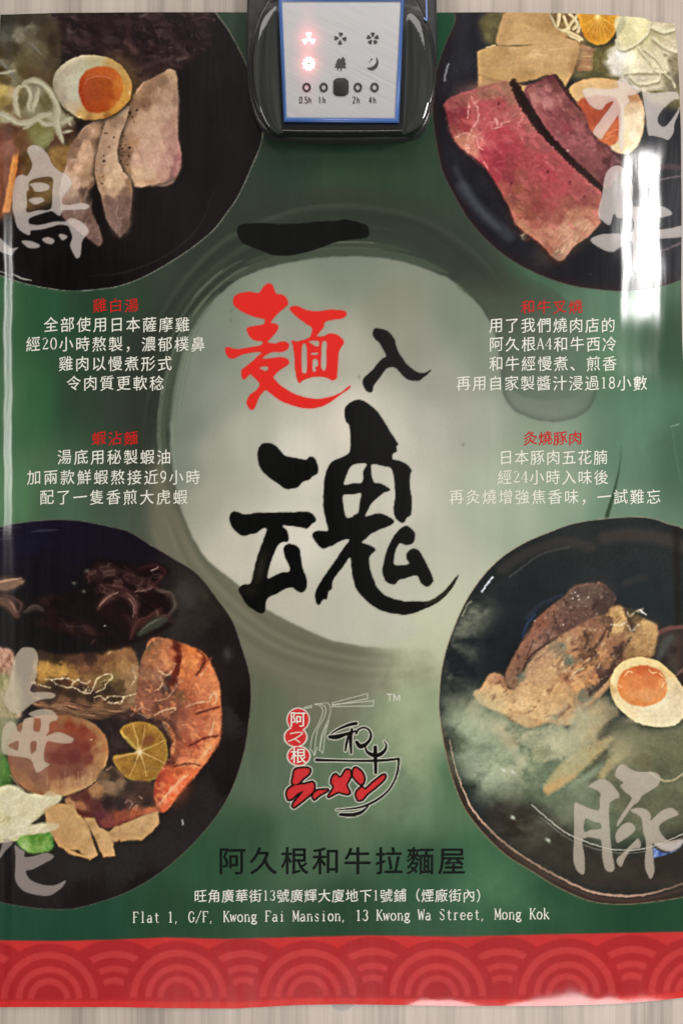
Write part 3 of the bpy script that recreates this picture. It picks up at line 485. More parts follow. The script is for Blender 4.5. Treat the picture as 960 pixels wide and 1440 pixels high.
# continuous tone of the beef ramen
kC = (620, 100, 4.0); kD = (660, 10, 3.2)
tone([P(BAM[0][0])], '160,60:178,142,96 220,80:196,158,106 300,120:196,158,106 400,150:186,148,98 160,130:190,152,100 240,150:196,158,108 260,50:180,142,92 330,60:170,134,84', *kD, a=.7)
for b_ in (BAM[1], BAM[4]): tone([P(b_[0])], '160,60:178,142,96 220,80:196,158,106 300,120:196,158,106 400,150:190,152,102 160,130:186,148,98 70,210:190,152,100 150,200:178,138,90 250,190:196,156,104 350,190:202,164,114 450,180:198,158,108 80,270:182,144,94 180,260:192,154,104 300,250:196,156,106 420,240:198,160,110 485,220:170,130,86 120,320:190,150,98 250,310:174,134,86 350,290:186,146,98 440,310:202,162,108 475,280:156,116,76 50,330:196,160,108 300,212:222,184,132 200,170:206,168,118', *kD, a=.8)
tone(smooth(P('866,22 912,24 950,32 955,90 953,128 926,126 900,128 880,112 856,104 846,88 852,70 866,60')), '600,220:120,112,74 580,260:96,84,56 700,110:196,188,136 760,80:216,206,152 790,120:208,198,142 720,160:190,182,134 850,80:196,184,146 900,100:176,164,128 830,130:160,150,108 890,180:190,178,140 820,220:196,186,146 870,260:206,196,156 780,200:186,176,134 920,250:130,120,88 900,320:120,112,84 840,330:190,180,146 760,320:180,170,140 700,300:176,170,144 640,230:206,200,176 680,220:216,212,192 730,230:238,228,184 660,280:200,194,172 740,270:216,206,166 600,290:96,86,62 930,330:90,80,62', *kD, a=.85, soft=1.5)
lift_tone(smooth(P('866,22 912,24 950,32 955,90 953,128 926,126 900,128 880,112 856,104 846,88 852,70 866,60')), (1.08, 1.08, 1.14))
for p, wd in [('660,150 680,190 740,170 800,120 812,70', 1.6), ('790,190 850,240 882,290', 1.8), ('700,296 760,290 820,290 882,292', 2), ('720,310 770,345 850,330', 1.8), ('830,140 880,180 930,200', 2.2), ('760,180 800,230 830,270', 1.8), ('820,90 870,110 920,100', 2), ('690,320 720,350 760,370', 1.6), ('880,300 910,330 925,360', 1.4), ('850,330 856,300 830,280', 1.4)]:
    p = P(p, *kD); stroke(p + [.8, 2.2], wd * 2.6, (120, 112, 78), 2, .45); stroke(p - [.5, 1.2], wd * 2.6, (226, 218, 182), 2, .4); stroke(p, wd, (238, 232, 204), 1.1, .5)
for x, y in ((900, 240), (915, 280), (905, 330), (890, 345), (880, 215), (925, 230)): glow(x / 3.2 + 660, y / 3.2 + 10, 4, 2.4, (96, 88, 60), .45, 40)
tone(e2, '470,360:206,164,112 540,330:216,178,124 620,330:214,174,120 680,350:206,170,126 740,400:170,120,80 730,450:206,176,140 720,520:232,212,176 760,500:236,216,184 740,580:240,228,200 700,600:232,206,160 780,560:214,190,160 800,500:190,160,130', *kD, a=.9, r0=5, grain=.02)
tone(smooth(P('812,142 836,134 862,136 872,150 872,178 866,200 850,204 832,186 816,162')), '500,440:176,78,50 520,450:168,68,44 580,470:160,62,40 640,470:150,52,36 660,540:190,92,54 620,590:196,100,56 560,420:176,84,54', *kD, soft=1.4)
for p in ('615,575 640,556 672,548', '610,590 640,578 665,585', '640,600 660,592'): stroke(P(p, *kD), 1.8, (226, 134, 84), 1, .6)
qb2 = rough(P('480,95 520,70 580,35 635,12 670,45 700,100 760,180 810,240 835,320 860,375 900,395 950,420 960,480 950,560 905,640 860,610 760,540 680,440 600,330 520,200', *kC), .8, 5)
tone(qb2, '500,90:150,90,86 560,60:120,70,70 620,40:100,54,56 520,150:176,116,108 590,110:170,106,104 650,90:110,62,60 600,180:184,122,118 660,160:160,96,94 720,180:120,66,64 560,220:150,84,84 640,230:146,78,80 720,240:140,76,76 790,230:120,66,62 620,310:136,70,74 700,320:140,66,74 780,310:150,84,84 840,310:110,60,56 680,380:140,78,80 760,380:160,92,92 840,400:150,86,86 900,410:110,60,56 760,450:134,74,76 840,460:140,78,80 920,460:120,64,64 800,520:124,70,70 880,520:130,74,76 940,500:80,44,44 860,590:112,66,64 900,630:90,52,52', *kC, soft=.8, grain=.06)
stroke(P('640,20 680,75 740,160 790,220', *kC), [3, 6, 5, 2], (52, 30, 32), 1.5, .8, rag=2); stroke(P('480,95 540,60 620,22', *kC), 2, (90, 52, 50), 1.2, .6)
qb1 = rough(P('12,190 30,165 60,140 130,128 180,120 240,95 320,65 395,55 430,140 470,220 540,310 600,390 700,480 800,570 880,650 905,690 885,760 900,850 830,930 740,990 690,1060 660,1068 620,1040 550,960 470,905 420,860 395,800 370,740 330,670 290,600 230,520 170,470 110,430 75,390 60,330 40,260', *kC), .9, 5)
soft_shadow(qb1, -3, 4, 4, .4)
tone(qb1, '60,180:130,70,70 130,150:150,88,80 60,250:128,52,60 120,230:138,56,64 180,180:180,100,94 240,120:156,106,88 320,100:164,118,96 390,90:150,112,88 400,150:150,100,84 250,200:180,84,88 330,190:166,78,80 60,330:140,70,66 130,310:150,62,66 190,270:182,92,92 260,270:184,90,92 340,260:190,104,100 420,240:170,100,92 110,380:180,124,100 170,380:206,138,120 220,400:206,120,112 280,370:182,76,84 360,350:176,70,80 440,310:176,84,88 500,300:150,92,84 180,450:200,130,112 250,450:172,66,78 330,440:162,60,72 420,430:164,66,76 510,400:156,80,82 580,420:150,82,82 240,520:170,66,76 320,510:148,52,64 400,510:148,62,68 480,500:164,74,80 560,480:170,76,82 660,490:160,80,82 300,590:156,60,70 380,600:138,58,64 440,590:150,80,72 520,600:164,78,80 600,580:172,72,82 700,560:164,78,82 780,600:160,84,84 350,660:160,84,76 430,670:146,84,68 520,680:150,80,70 600,680:162,74,78 690,660:166,76,82 780,670:156,78,78 860,660:150,84,80 380,740:140,84,70 460,740:142,84,68 540,760:140,70,64 620,750:156,80,76 720,740:150,88,76 800,720:140,78,72 870,740:150,90,78 420,810:166,108,84 500,810:140,80,66 580,820:150,84,74 660,820:160,96,82 740,800:176,122,98 840,800:176,120,96 460,870:180,128,100 540,860:164,100,84 620,900:196,140,116 700,880:204,156,128 800,860:196,150,122 560,920:186,132,106 640,960:186,130,104 720,940:204,160,132 780,920:180,138,110 600,1000:150,96,78 660,1040:150,120,100 700,1000:190,150,124', *kC, soft=.8, grain=.07)
for p, wd in [('150,150 156,200 148,260', 2.2), ('168,140 205,210 206,270 170,330 150,390', 2.4), ('300,262 316,282 310,312', 3), ('285,322 330,312 342,290 385,280', 2), ('425,285 475,290', 1.8), ('80,372 120,350 160,345', 2), ('200,368 210,420 235,440', 1.8), ('410,310 412,318', 2), ('450,370 456,384', 1.6), ('225,490 245,520 270,560', 1.6), ('140,410 160,440', 2), ('180,360 230,380', 2)]: stroke(P(p, *kC), [wd * .4] + [wd] * (p.count(' ') - 1) + [wd * .3], (232, 176, 164), 1.1, .55, rag=2.6)
veins(P('80,330 240,330 260,460 150,470', *kC), 8, (244, 196, 178), .7, .62, 3); veins(P('180,150 480,230 480,330 200,330', *kC), 10, (232, 170, 160), .5, .7, 5)
spots(qb1, 3.6, (244, 206, 196), .16, .69, 4, 40, 1.6); spots(qb1, 7, (104, 44, 50), .18, .62, 6, 40, 2); spots(qb1, 9, (206, 110, 112), .35, .6, 2, 40, 2); spots(qb2, 3.8, (232, 190, 182), .18, .68, 2, 35, 1.6); spots(qb2, 8, (92, 44, 50), .35, .6, 4, 35, 2); lift_tone(qb1, (1.04, 1.0, 1.0))
hatch(P('600,900 740,850 860,840 840,910 740,980 670,1050 620,990', *kC), 70, -42, 20, 12, 1.3, [(240, 206, 176), (226, 184, 152), (160, 104, 84)], .5, 6); hatch(P('230,430 560,420 600,560 300,560', *kC), 50, 165, 16, 16, 1.4, [(190, 92, 98), (134, 50, 60)], .3, 3)
for x, y in ((325, 180), (392, 628), (806, 705), (725, 625), (600, 565)): glow(x / 4 + 620, y / 4 + 100, 2.2, 3, (96, 40, 44), .8, 20)
fl = P('402,60 430,130 480,215 540,300 610,380 700,470 790,560 900,655', *kC)
stroke(fl, [9, 10, 11, 11, 11, 10, 9, 7], (34, 22, 22), 1.6, .92, rag=3.5); hatch(smooth(np.concatenate([fl + [4, -3], (fl - [5, -4])[::-1]])), 110, 48, 60, 4, 1.3, [(84, 50, 48), (20, 12, 12), (120, 80, 72), (66, 40, 38)], .6, 4); glow(798, 212, 1.6, 1.4, (206, 190, 180), .8); glow(777, 207, 2, 1.6, (160, 120, 116), .6)

# ---- bowl 3: prawn
cl = BM[2]; PARTS.append(('BOWL', [B3], 2))
bowl_base(B3, (34, 28, 29), (44, 38, 38), 5)
fill(smooth(P('-30,760 40,742 120,740 190,760 240,800 200,830 120,790 60,790 -30,830')), (26, 25, 38), (40, 38, 56), 40, 20, soft=8, a=.9, clip=cl); glow(160, 756, 50, 14, (44, 42, 62), .6, 18, clip=cl)
for p, wd, a in [([(44, 748), (60, 746), (83, 745)], 4, .9), ([(-10, 760), (6, 757), (19, 756)], 4, .75), ([(-10, 750), (10, 744), (30, 741)], 2.4, .8), ([(208, 765), (214, 767), (220, 770)], 2, .7)]: stroke(p, [1, wd, 1], (170, 178, 206) if wd > 3 else (200, 198, 196), soft=.8, a=a)
fill(smooth(P('60,790 160,790 190,860 180,910 120,925 50,920 40,850')), (22, 20, 21), (30, 28, 28), 20, 20, soft=10, a=.9)
tone(B3, '320,940:40,34,34 340,1000:30,25,26 322,1010:52,46,45 330,1060:36,31,31 300,1120:46,42,41 320,1110:32,27,27 270,1160:44,41,40 230,1190:46,43,41 180,1220:47,44,42 200,1245:30,26,26 120,1260:30,26,26 110,1225:44,41,40 60,1240:40,36,36 20,1250:36,31,31 280,870:52,47,45 310,890:38,33,33 260,840:60,56,52 230,830:40,36,36 290,850:44,38,36 180,780:28,26,34 100,760:27,25,36 40,760:30,28,42 60,800:26,24,30 150,830:22,20,21 60,870:24,22,23 250,1120:38,35,35 10,1210:38,35,35', 0, 0, 1, a=.85, soft=1, r0=8, jit=8, grain=.10)
kel = rough(smooth(P('130,790 200,792 232,798 238,806 222,822 246,836 249,860 240,880 210,895 190,900 170,920 110,900 60,880 40,860 60,840 110,830')), 3, 12)
fill(kel, (38, 27, 27), (24, 19, 20), 22, 12, 20, soft=3, part='seaweed')
for p, wd, c in [([(138, 856), (150, 842), (166, 834), (180, 838), (190, 850), (191, 866)], 9, (104, 70, 66)), ([(140, 826), (160, 828), (176, 830)], 14, (72, 46, 46)), ([(190, 868), (200, 880), (212, 868), (226, 858)], 10, (78, 50, 48)), ([(196, 800), (216, 796), (230, 802), (234, 808)], 6, (66, 40, 42)), ([(232, 806), (222, 818), (206, 830), (188, 832)], 4, (70, 46, 46)),
                 ([(220, 830), (240, 836), (246, 852), (238, 864)], 6, (96, 86, 76)), ([(238, 866), (224, 868), (220, 860)], 5, (112, 84, 76)), ([(34, 862), (48, 854), (60, 858)], 8, (84, 70, 66)), ([(-6, 848), (10, 846), (24, 866)], 14, (134, 98, 82)), ([(24, 866), (30, 850), (12, 840), (-6, 838)], 5, (90, 66, 60)), ([(-8, 824), (8, 822), (30, 818)], 16, (176, 138, 110)), ([(184, 898), (192, 878), (206, 870)], 9, (84, 54, 50)), ([(196, 892), (216, 878), (234, 872)], 12, (84, 86, 74))]:
    n_ = len(p); kk = np.r_[.4, np.ones(n_ - 2), .4]; stroke(p, wd * 1.5 * kk, tuple(int(v * .62) for v in c), soft=4, a=.7, clip=cl); stroke(p, wd * kk, tuple(int(v * .9) for v in c), soft=2.4, a=.6, clip=cl); stroke(np.array(p, float) - [0, wd * .32], wd * .2 * kk, tuple(min(255, int(v * 1.4)) for v in c), soft=1.2, a=.45, clip=cl)
stroke([(140, 852), (152, 840), (166, 833)], 1.4, (170, 130, 118), soft=.8, a=.7); stroke([(187, 868), (188, 852), (182, 842)], 1.6, (160, 120, 108), soft=.8, a=.6); stroke([(212, 802), (220, 800), (222, 797)], 1.6, (170, 140, 132), a=.7); stroke([(190, 832), (206, 830), (212, 828)], 1.4, (140, 120, 112), a=.6)
for x, y in ((122, 803), (147, 880), (104, 820), (118, 832)): glow(x, y, 4 if x != 147 else 1.6, 3 if x != 147 else 1.4, (90, 96, 84) if x != 147 else (190, 190, 186), .8)
frit = rough(smooth(P('50,928 60,918 90,926 120,928 150,918 176,912 190,920 196,940 192,966 186,986 170,1000 140,1006 100,1000 60,990 40,970 46,945')), 2.5, 9)
fill(frit, (132, 94, 56), (70, 46, 34), 20, 14, 10, soft=1.5, con=3, part='fried_oyster')
fill(smooth(P('54,934 80,936 104,942 106,952 84,954 56,948')), (208, 154, 74), (180, 128, 60), 16, 8, soft=2); glow(168, 938, 26, 22, (180, 132, 80), .85, 0, .4); glow(176, 958, 16, 18, (176, 136, 84), .8); fill(smooth(P('50,914 70,920 100,924 118,920 128,930 100,936 70,932 54,926')), (48, 32, 26), (78, 54, 38), 12, 6, soft=2, a=.9)
fill(smooth(P('58,952 80,956 96,968 128,976 150,966 176,976 166,990 130,988 84,984 60,972')), (50, 36, 30), (92, 68, 46), 12, 6, 12, soft=2, a=.9); glow(164, 966, 12, 9, (84, 60, 42), .8)
for p in [[(76, 956), (84, 966), (100, 972), (116, 976), (134, 974)], [(76, 955), (90, 952), (104, 955), (112, 960)], [(112, 960), (104, 964), (100, 972)], [(134, 974), (132, 966), (138, 954), (150, 948), (158, 952), (152, 964), (142, 970), (132, 976)], [(110, 958), (122, 962), (130, 958)], [(104, 950), (112, 956), (108, 962), (118, 964)], [(118, 968), (124, 974), (128, 968)], [(134, 982), (144, 984), (154, 978)], [(152, 988), (162, 990), (172, 984), (168, 978), (156, 980), (152, 988)], [(172, 980), (186, 976), (192, 970)], [(122, 970), (118, 974)]]:
    stroke(p, 1.7, (224, 196, 156), soft=.8, a=.72, rag=1.6)
spots(frit, 12, (40, 28, 24), .8, .54, 3, 10, 1.8); spots(frit, 10, (196, 152, 96), .7, .58, 5, 10, 1.6); veins(frit, 13, (234, 208, 168), .85, .66, 2, 10, 1.5); veins(frit, 8, (214, 178, 130), .6, .72, 6, 10, 1.5)
hatch(frit, 50, 15, 50, 9, 1.2, [(190, 150, 100), (56, 36, 28), (214, 174, 120)], .5, 3); glow(66, 930, 5, 2, (220, 200, 160), .8, 20); stroke([(54, 920), (66, 926), (72, 930)], 2, (196, 160, 110), soft=1, a=.7)
scal = rough(smooth(P('44,988 70,986 110,996 150,1000 182,994 176,1002 140,1012 100,1008 76,1004 56,996')), 1, 6); fill(scal, (132, 96, 70), (84, 54, 40), 26, 5, 10, soft=1.2)
veins(scal, 7, (214, 168, 128), .7, .6, 3, 10, 4); spots(scal, 7, (52, 32, 28), .7, .55, 2, 10, 4)
hatch(scal, 30, 10, 10, 24, 1.6, [(206, 158, 118), (60, 36, 28), (176, 122, 90)], .7, 4)
fill(smooth(P('38,962 56,966 78,972 66,980 44,976')), (52, 40, 40), (92, 76, 72), 20, 4, 15, soft=1.5); stroke([(44, 960), (58, 966), (72, 968)], 1.6, (200, 180, 160), soft=.8, a=.7)
fill(rough(smooth(P('-20,915 14,914 22,934 18,990 30,1006 10,1010 -20,1000')), 2, 8), (206, 160, 134), (150, 106, 86), 8, 14, soft=1.5, con=3, clip=cl); fill(smooth(P('-20,960 20,950 30,990 10,1060 -20,1070')), (186, 180, 140), (140, 146, 96), 12, 24, soft=5, a=.8, clip=cl)
fill(smooth(P('152,1000 200,990 240,1010 240,1100 220,1140 150,1150 120,1120 150,1070')), (40, 32, 32), (60, 48, 46), 12, 12, soft=4)
pr = rough(smooth(P('212,899 243,901 277,914 293,926 303,952 309,982 311,1015 308,1044 298,1058 280,1084 256,1113 231,1142 220,1138 213,1124 220,1102 233,1084 242,1060 238,1036 226,1014 204,1006 186,1000 178,985 194,968 200,940 206,918')), 1.2, 7)
fill(pr, (190, 110, 68), (158, 88, 56), 18, 14, 50, soft=1, con=2.8, edge=(140, 74, 48), ew=4, part='prawn')
glow(276, 942, 26, 20, (206, 128, 76), .7, 40); glow(230, 924, 20, 18, (190, 120, 78), .7, 0, .4); glow(210, 960, 22, 26, (126, 84, 60), .7, 0, .5); glow(226, 984, 30, 22, (128, 86, 68), .7, 0, .5); glow(250, 1010, 26, 22, (140, 92, 70), .6, 0, .5); glow(244, 1110, 22, 26, (196, 98, 64), .8, 40); glow(290, 1030, 18, 30, (200, 132, 84), .5, 10)
SEGS = [('212,899 232,898 250,906 253,928 242,954 222,964 208,950 204,925', (178, 112, 78), (140, 84, 60), -30), ('250,905 276,913 292,925 302,954 284,962 264,990 248,986 244,966 253,934', (200, 118, 68), (166, 94, 56), 60), ('303,956 309,982 311,1012 290,1020 264,1012 262,992 284,964', (186, 110, 72), (146, 82, 58), 70),
        ('311,1016 308,1044 284,1047 252,1040 246,1020 260,1013 290,1022', (172, 98, 64), (126, 72, 52), 80), ('307,1047 298,1060 281,1083 258,1076 240,1064 246,1044 284,1050', (196, 122, 78), (158, 92, 62), 130), ('280,1085 256,1113 231,1142 216,1136 214,1122 221,1103 236,1083 258,1078', (206, 102, 62), (178, 80, 52), 130)]
for s_, ca, cb, an in SEGS:
    q = rough(smooth(P(s_)), .8, 6); fill(q, ca, cb, 9, 22, an, soft=.9, con=3.4, edge=(112, 56, 40), ew=2.8, es=.9, a=.92, seed=len(s_)); hatch(q, 26, an + 90, 35, 10, 2.4, [(226, 160, 108), (120, 66, 46), (236, 184, 134)], .35, len(s_), .3, 1)
fill(rough(smooth(P('150,996 186,1000 206,1006 228,1014 240,1032 240,1050 222,1030 200,1012 170,1010')), 2, 7), (96, 66, 54), (56, 42, 40), 10, 6, 20, soft=2, a=.8)
fill(rough(smooth(P('178,985 194,968 204,950 222,964 244,968 248,986 262,994 258,1012 244,1020 226,1012 200,1004')), 2, 7), (132, 92, 70), (84, 60, 50), 9, 6, -30, soft=1.6, con=3.4, a=.85)
for p, wd, c in [([(248, 906), (250, 928), (244, 950), (230, 976), (214, 990)], 7, (110, 52, 42)), ([(296, 926), (284, 946), (272, 970), (262, 986)], 3.5, (136, 70, 50)), ([(304, 962), (288, 984), (262, 990)], 2, (126, 70, 54)), ([(310, 1012), (284, 1020), (262, 1012)], 3, (130, 70, 52)), ([(306, 1044), (282, 1046), (262, 1040)], 4, (150, 74, 52)), ([(286, 1074), (268, 1066), (250, 1064)], 4, (150, 84, 58)), ([(232, 964), (236, 976), (226, 990)], 6, (64, 48, 46)), ([(196, 1000), (206, 1020), (224, 1034)], 5, (80, 58, 54))]: stroke(p, wd, c, soft=1.5, a=.75, rag=1.6)
for p, wd in [([(216, 942), (228, 948), (246, 932)], 2), ([(226, 944), (232, 952), (250, 940), (252, 930)], 1.6), ([(214, 972), (226, 968), (228, 956)], 2), ([(210, 990), (226, 984), (240, 982)], 1.8), ([(266, 990), (276, 988), (286, 980), (300, 986), (304, 976)], 2.2), ([(232, 998), (244, 996), (246, 1002), (230, 1004)], 2), ([(296, 1042), (302, 1028), (304, 1012), (298, 1024), (296, 1038)], 1.6), ([(228, 1136), (244, 1112), (258, 1096), (272, 1084)], 2.4), ([(206, 984), (216, 976)], 2), ([(196, 1004), (208, 1010)], 1.4),
              ([(250, 1018), (266, 1020)], 1.4), ([(294, 1060), (302, 1046)], 2.4), ([(262, 1056), (270, 1076), (264, 1070)], 3), ([(198, 970), (206, 978), (222, 960)], 1.2), ([(280, 968), (296, 944)], 1)]: stroke(p, wd * .9, (232, 184, 138), soft=1.1, a=.5, rag=1)
hatch(pr, 190, 60, 60, 9, 1.4, [(222, 150, 100), (120, 64, 46), (206, 128, 84)], .4, 8); veins(pr, 15, (240, 196, 146), .75, .68, 2, 40, 1.3); veins(pr, 10, (250, 222, 184), .7, .78, 5, 60, 1.2); spots(pr, 9, (232, 168, 114), .55, .58, 3); spots(pr, 11, (104, 58, 44), .6, .6, 6); spots(pr, 4, (250, 226, 190), .7, .70, 1)
stroke([(276, 1078), (282, 1064), (292, 1052), (300, 1042)], 5, (214, 160, 96), soft=1.5, a=.7)
eg3 = smooth(P('11,1062 14,1040 26,1020 50,1008 82,1006 112,1010 134,1020 148,1036 152,1056 148,1078 136,1096 116,1110 92,1118 66,1120 44,1114 26,1102 15,1084'))
fill(eg3, (170, 120, 80), (146, 98, 68), 26, 26, soft=.8, edge=(202, 156, 104), ew=3.4, part='egg_half')
fill(smooth(P('60,1056 64,1034 78,1022 100,1016 120,1020 134,1034 138,1056 132,1078 118,1090 98,1096 78,1090 66,1076')), (138, 70, 50), (116, 60, 50), 14, 26, 5, soft=2.5, a=.95); glow(112, 1030, 20, 12, (156, 74, 46), .7); glow(46, 1096, 34, 16, (142, 100, 76), .6); glow(134, 1076, 14, 26, (200, 152, 96), .6, 20); stroke([(20, 1090), (44, 1112), (90, 1117), (130, 1100)], 2.4, (222, 178, 116), soft=1, a=.7); glow(128, 1040, 2.5, 1.5, (236, 200, 176), .9)
hatch(eg3, 40, 92, 5, 26, 4, [(176, 124, 92), (122, 66, 52)], .25, 6, 0, 2)
lim = smooth(P('169,1026 180,1018 198,1015 216,1020 230,1034 236,1054 234,1076 224,1092 208,1100 190,1100 174,1092 163,1078 159,1064 176,1060 195,1056 184,1044 170,1032'))
fill(lim, (168, 124, 56), (148, 104, 46), 12, 12, soft=.8, edge=(176, 168, 84), ew=2.6, part='citrus_slice')
for x, y in [(170, 1030), (186, 1018), (204, 1020), (230, 1042), (232, 1074), (206, 1092), (182, 1092), (163, 1066)]: stroke([(196, 1057), ((196 + x) / 2 + 1, (1057 + y) / 2), (x, y)], [3, 1.4, 1], (216, 178, 110), soft=.8, a=.75)
glow(196, 1058, 6, 6, (240, 212, 160), .95); hatch(lim, 60, 60, 90, 8, 1.5, [(196, 150, 80), (134, 90, 40)], .4, 2); fill(smooth(P('200,1040 210,1034 218,1040 212,1048 200,1050')), (130, 78, 52), soft=2, a=.7); stroke([(171, 1029), (178, 1040), (192, 1054)], 4, (214, 178, 84), soft=1, a=.7)
for p, wd, c in [([(140, 1100), (156, 1086), (170, 1100), (160, 1118)], 14, (130, 96, 66)), ([(124, 1120), (136, 1110), (142, 1120)], 16, (176, 124, 78)), ([(150, 1110), (170, 1106)], 12, (150, 110, 76))]: stroke(p, wd, c, soft=2, a=.8, rag=2)
fill(rough(smooth(P('96,1126 124,1118 140,1130 136,1150 110,1152 92,1142')), 2, 6), (120, 62, 46), (88, 42, 40), 10, 10, soft=2.5)
leg = rough(smooth(P('130,1144 140,1130 170,1120 200,1110 216,1112 222,1130 210,1140 190,1146 166,1158 146,1164 136,1156')), 1.5, 6); fill(leg, (56, 36, 36), (92, 52, 44), 12, 8, -20, soft=1.4, part='prawn_head')
stroke([(138, 1150), (150, 1160), (170, 1154), (200, 1142), (222, 1138)], [8, 9, 7, 5, 3], (170, 80, 56), soft=1.5, a=.8); glow(140, 1146, 10, 8, (116, 46, 56), .8)
for p in ([(176, 1128), (184, 1120), (186, 1132), (178, 1136)], [(190, 1124), (198, 1120), (196, 1132)]): stroke(p, 3, (150, 104, 86), soft=1.2, a=.7)
SH = ['62,1136 82,1130 104,1132 116,1160 128,1176 134,1206 126,1210 110,1196 96,1196 78,1184 66,1162', '98,1150 112,1146 124,1158 130,1182 138,1204 126,1208 116,1190 104,1196 96,1190', '118,1150 132,1150 140,1164 158,1172 160,1196 162,1204 146,1206 140,1196 134,1180', '150,1172 164,1162 170,1176 166,1184 160,1184', '160,1164 190,1152 222,1140 224,1158 214,1170 200,1182 184,1182 170,1184 164,1176', '76,1176 92,1190 100,1196 122,1204 124,1208 100,1202 82,1190']
for k, s in enumerate(SH):
    q = rough(P(s), .8, 5); fill(q, (206, 162, 106), (188, 142, 88), 14, 26, 75, soft=.8, edge=(168, 118, 70), ew=2.6, part='bamboo_shoot', seed=k); hatch(q, 18, 75, 10, 14, 1.3, [(226, 188, 136), (176, 128, 80)], .4, k)
sc = rough(smooth(P('20,1172 40,1168 70,1164 76,1180 76,1192 64,1200 44,1200 34,1196 22,1184')), 1.5, 6); fill(sc, (140, 178, 92), (96, 144, 58), 10, 10, soft=1, con=3, edge=(70, 110, 48), ew=3, part='spring_onion'); glow(56, 1182, 6, 8, (84, 132, 44), .8); glow(34, 1190, 8, 8, (170, 196, 130), .8)
fill(smooth(P('-24,1064 10,1066 16,1100 6,1122 -24,1124')), (96, 138, 66), (66, 106, 46), 8, 14, soft=3, clip=cl)
dk = rough(smooth(P('-24,1122 14,1104 40,1116 60,1116 84,1116 86,1126 62,1144 44,1160 60,1158 80,1162 70,1170 30,1176 20,1184 -24,1180')), 1.2, 7); fill(dk, (222, 216, 178), (206, 196, 148), 16, 12, -20, soft=1, edge=(176, 168, 124), ew=3, part='daikon_shred', clip=cl)
spots(dk, 10, (176, 170, 124), .6, .58, 4, -25, 2.4); veins(dk, 13, (250, 246, 222), .7, .66, 3, -25, 2)
hatch(dk, 16, -25, 40, 24, 2.4, [(240, 234, 204), (180, 176, 130), (196, 190, 146)], .5, 5)
spots(leg, 8, (120, 84, 74), .6, .56, 2); veins(leg, 8, (190, 140, 118), .6, .7, 4)
spots(smooth(P('120,1070 240,1070 240,1120 130,1140')), 10, (120, 88, 64), .5, .58, 4, 0, 1.5); spots(kel, 18, (74, 50, 48), .55, .56, 3, 20, 2, soft=1.6); veins(kel, 22, (120, 88, 80), .5, .74, 5, 20, 1.8)

# continuous tone of the prawn ramen
kE = (140, 880, 5.144); kF = (0, 780, 3.692); kG = (0, 990, 4.0)
tone(rough(smooth(P('190,500 300,520 450,510 560,520 660,480 700,520 720,600 712,720 690,790 620,822 500,850 380,830 280,800 200,740 190,620', *kF)), 1, 6), '220,510:60,46,36 300,530:56,42,34 400,540:88,60,46 470,540:58,40,36 560,540:120,80,54 640,510:150,104,70 690,540:140,98,68 240,600:200,150,74 320,610:204,154,78 380,640:170,124,66 430,600:130,88,60 500,600:110,74,50 560,590:150,108,68 640,580:172,128,80 700,600:170,130,92 340,660:90,62,48 420,690:64,48,42 460,660:150,110,70 520,660:130,104,66 570,640:140,116,70 560,700:56,46,38 620,690:90,70,48 680,690:160,124,88 300,690:54,44,38 380,730:58,44,38 480,740:48,38,34 600,740:68,52,40 690,750:150,116,84 250,750:70,54,46 340,770:130,90,66 420,790:120,82,62 500,790:150,106,78 600,800:110,76,56 660,790:140,104,76 300,810:150,110,84 400,830:120,90,64 500,830:100,76,56 580,820:110,80,58', *kF, soft=1.8, grain=.10, jit=4)
for p, wd in [('272,652 310,645 350,642 385,655 410,650', 1.8), ('272,655 310,680 350,690 380,690 430,715 470,720', 1.9), ('470,720 490,680 500,650 540,625 575,620 582,640 550,670 540,695 500,715', 1.9), ('380,690 375,670 405,655 440,670 470,655', 1.6), ('430,690 445,710 455,685 465,705', 1.3), ('490,742 520,735 545,755 570,735 640,740 632,760 600,770 560,768', 1.7), ('640,740 680,728 705,720', 1.5), ('215,640 260,650 330,640', 1.2), ('170,660 220,680 260,690', 1.4), ('600,765 625,775 640,745', 1.4), ('520,660 560,650', 1.2), ('690,600 705,640 680,680', 1.2)]: stroke(P(p, *kF), wd, (226, 200, 160), 1.0, .68, rag=2.2)
hatch(P('280,760 420,770 560,800 680,790 620,822 480,845 330,815', *kF), 46, 8, 8, 26, 1.5, [(206, 156, 120), (60, 40, 34), (180, 128, 98)], .6, 4)
qp = rough(smooth(P('300,240 380,115 470,95 560,120 700,170 780,240 840,350 872,450 876,600 870,800 850,850 800,950 720,1050 600,1180 480,1345 420,1320 380,1280 390,1180 420,1080 500,960 545,900 540,780 470,690 400,660 300,620 262,560 280,420', *kE), 3), .8, 5)
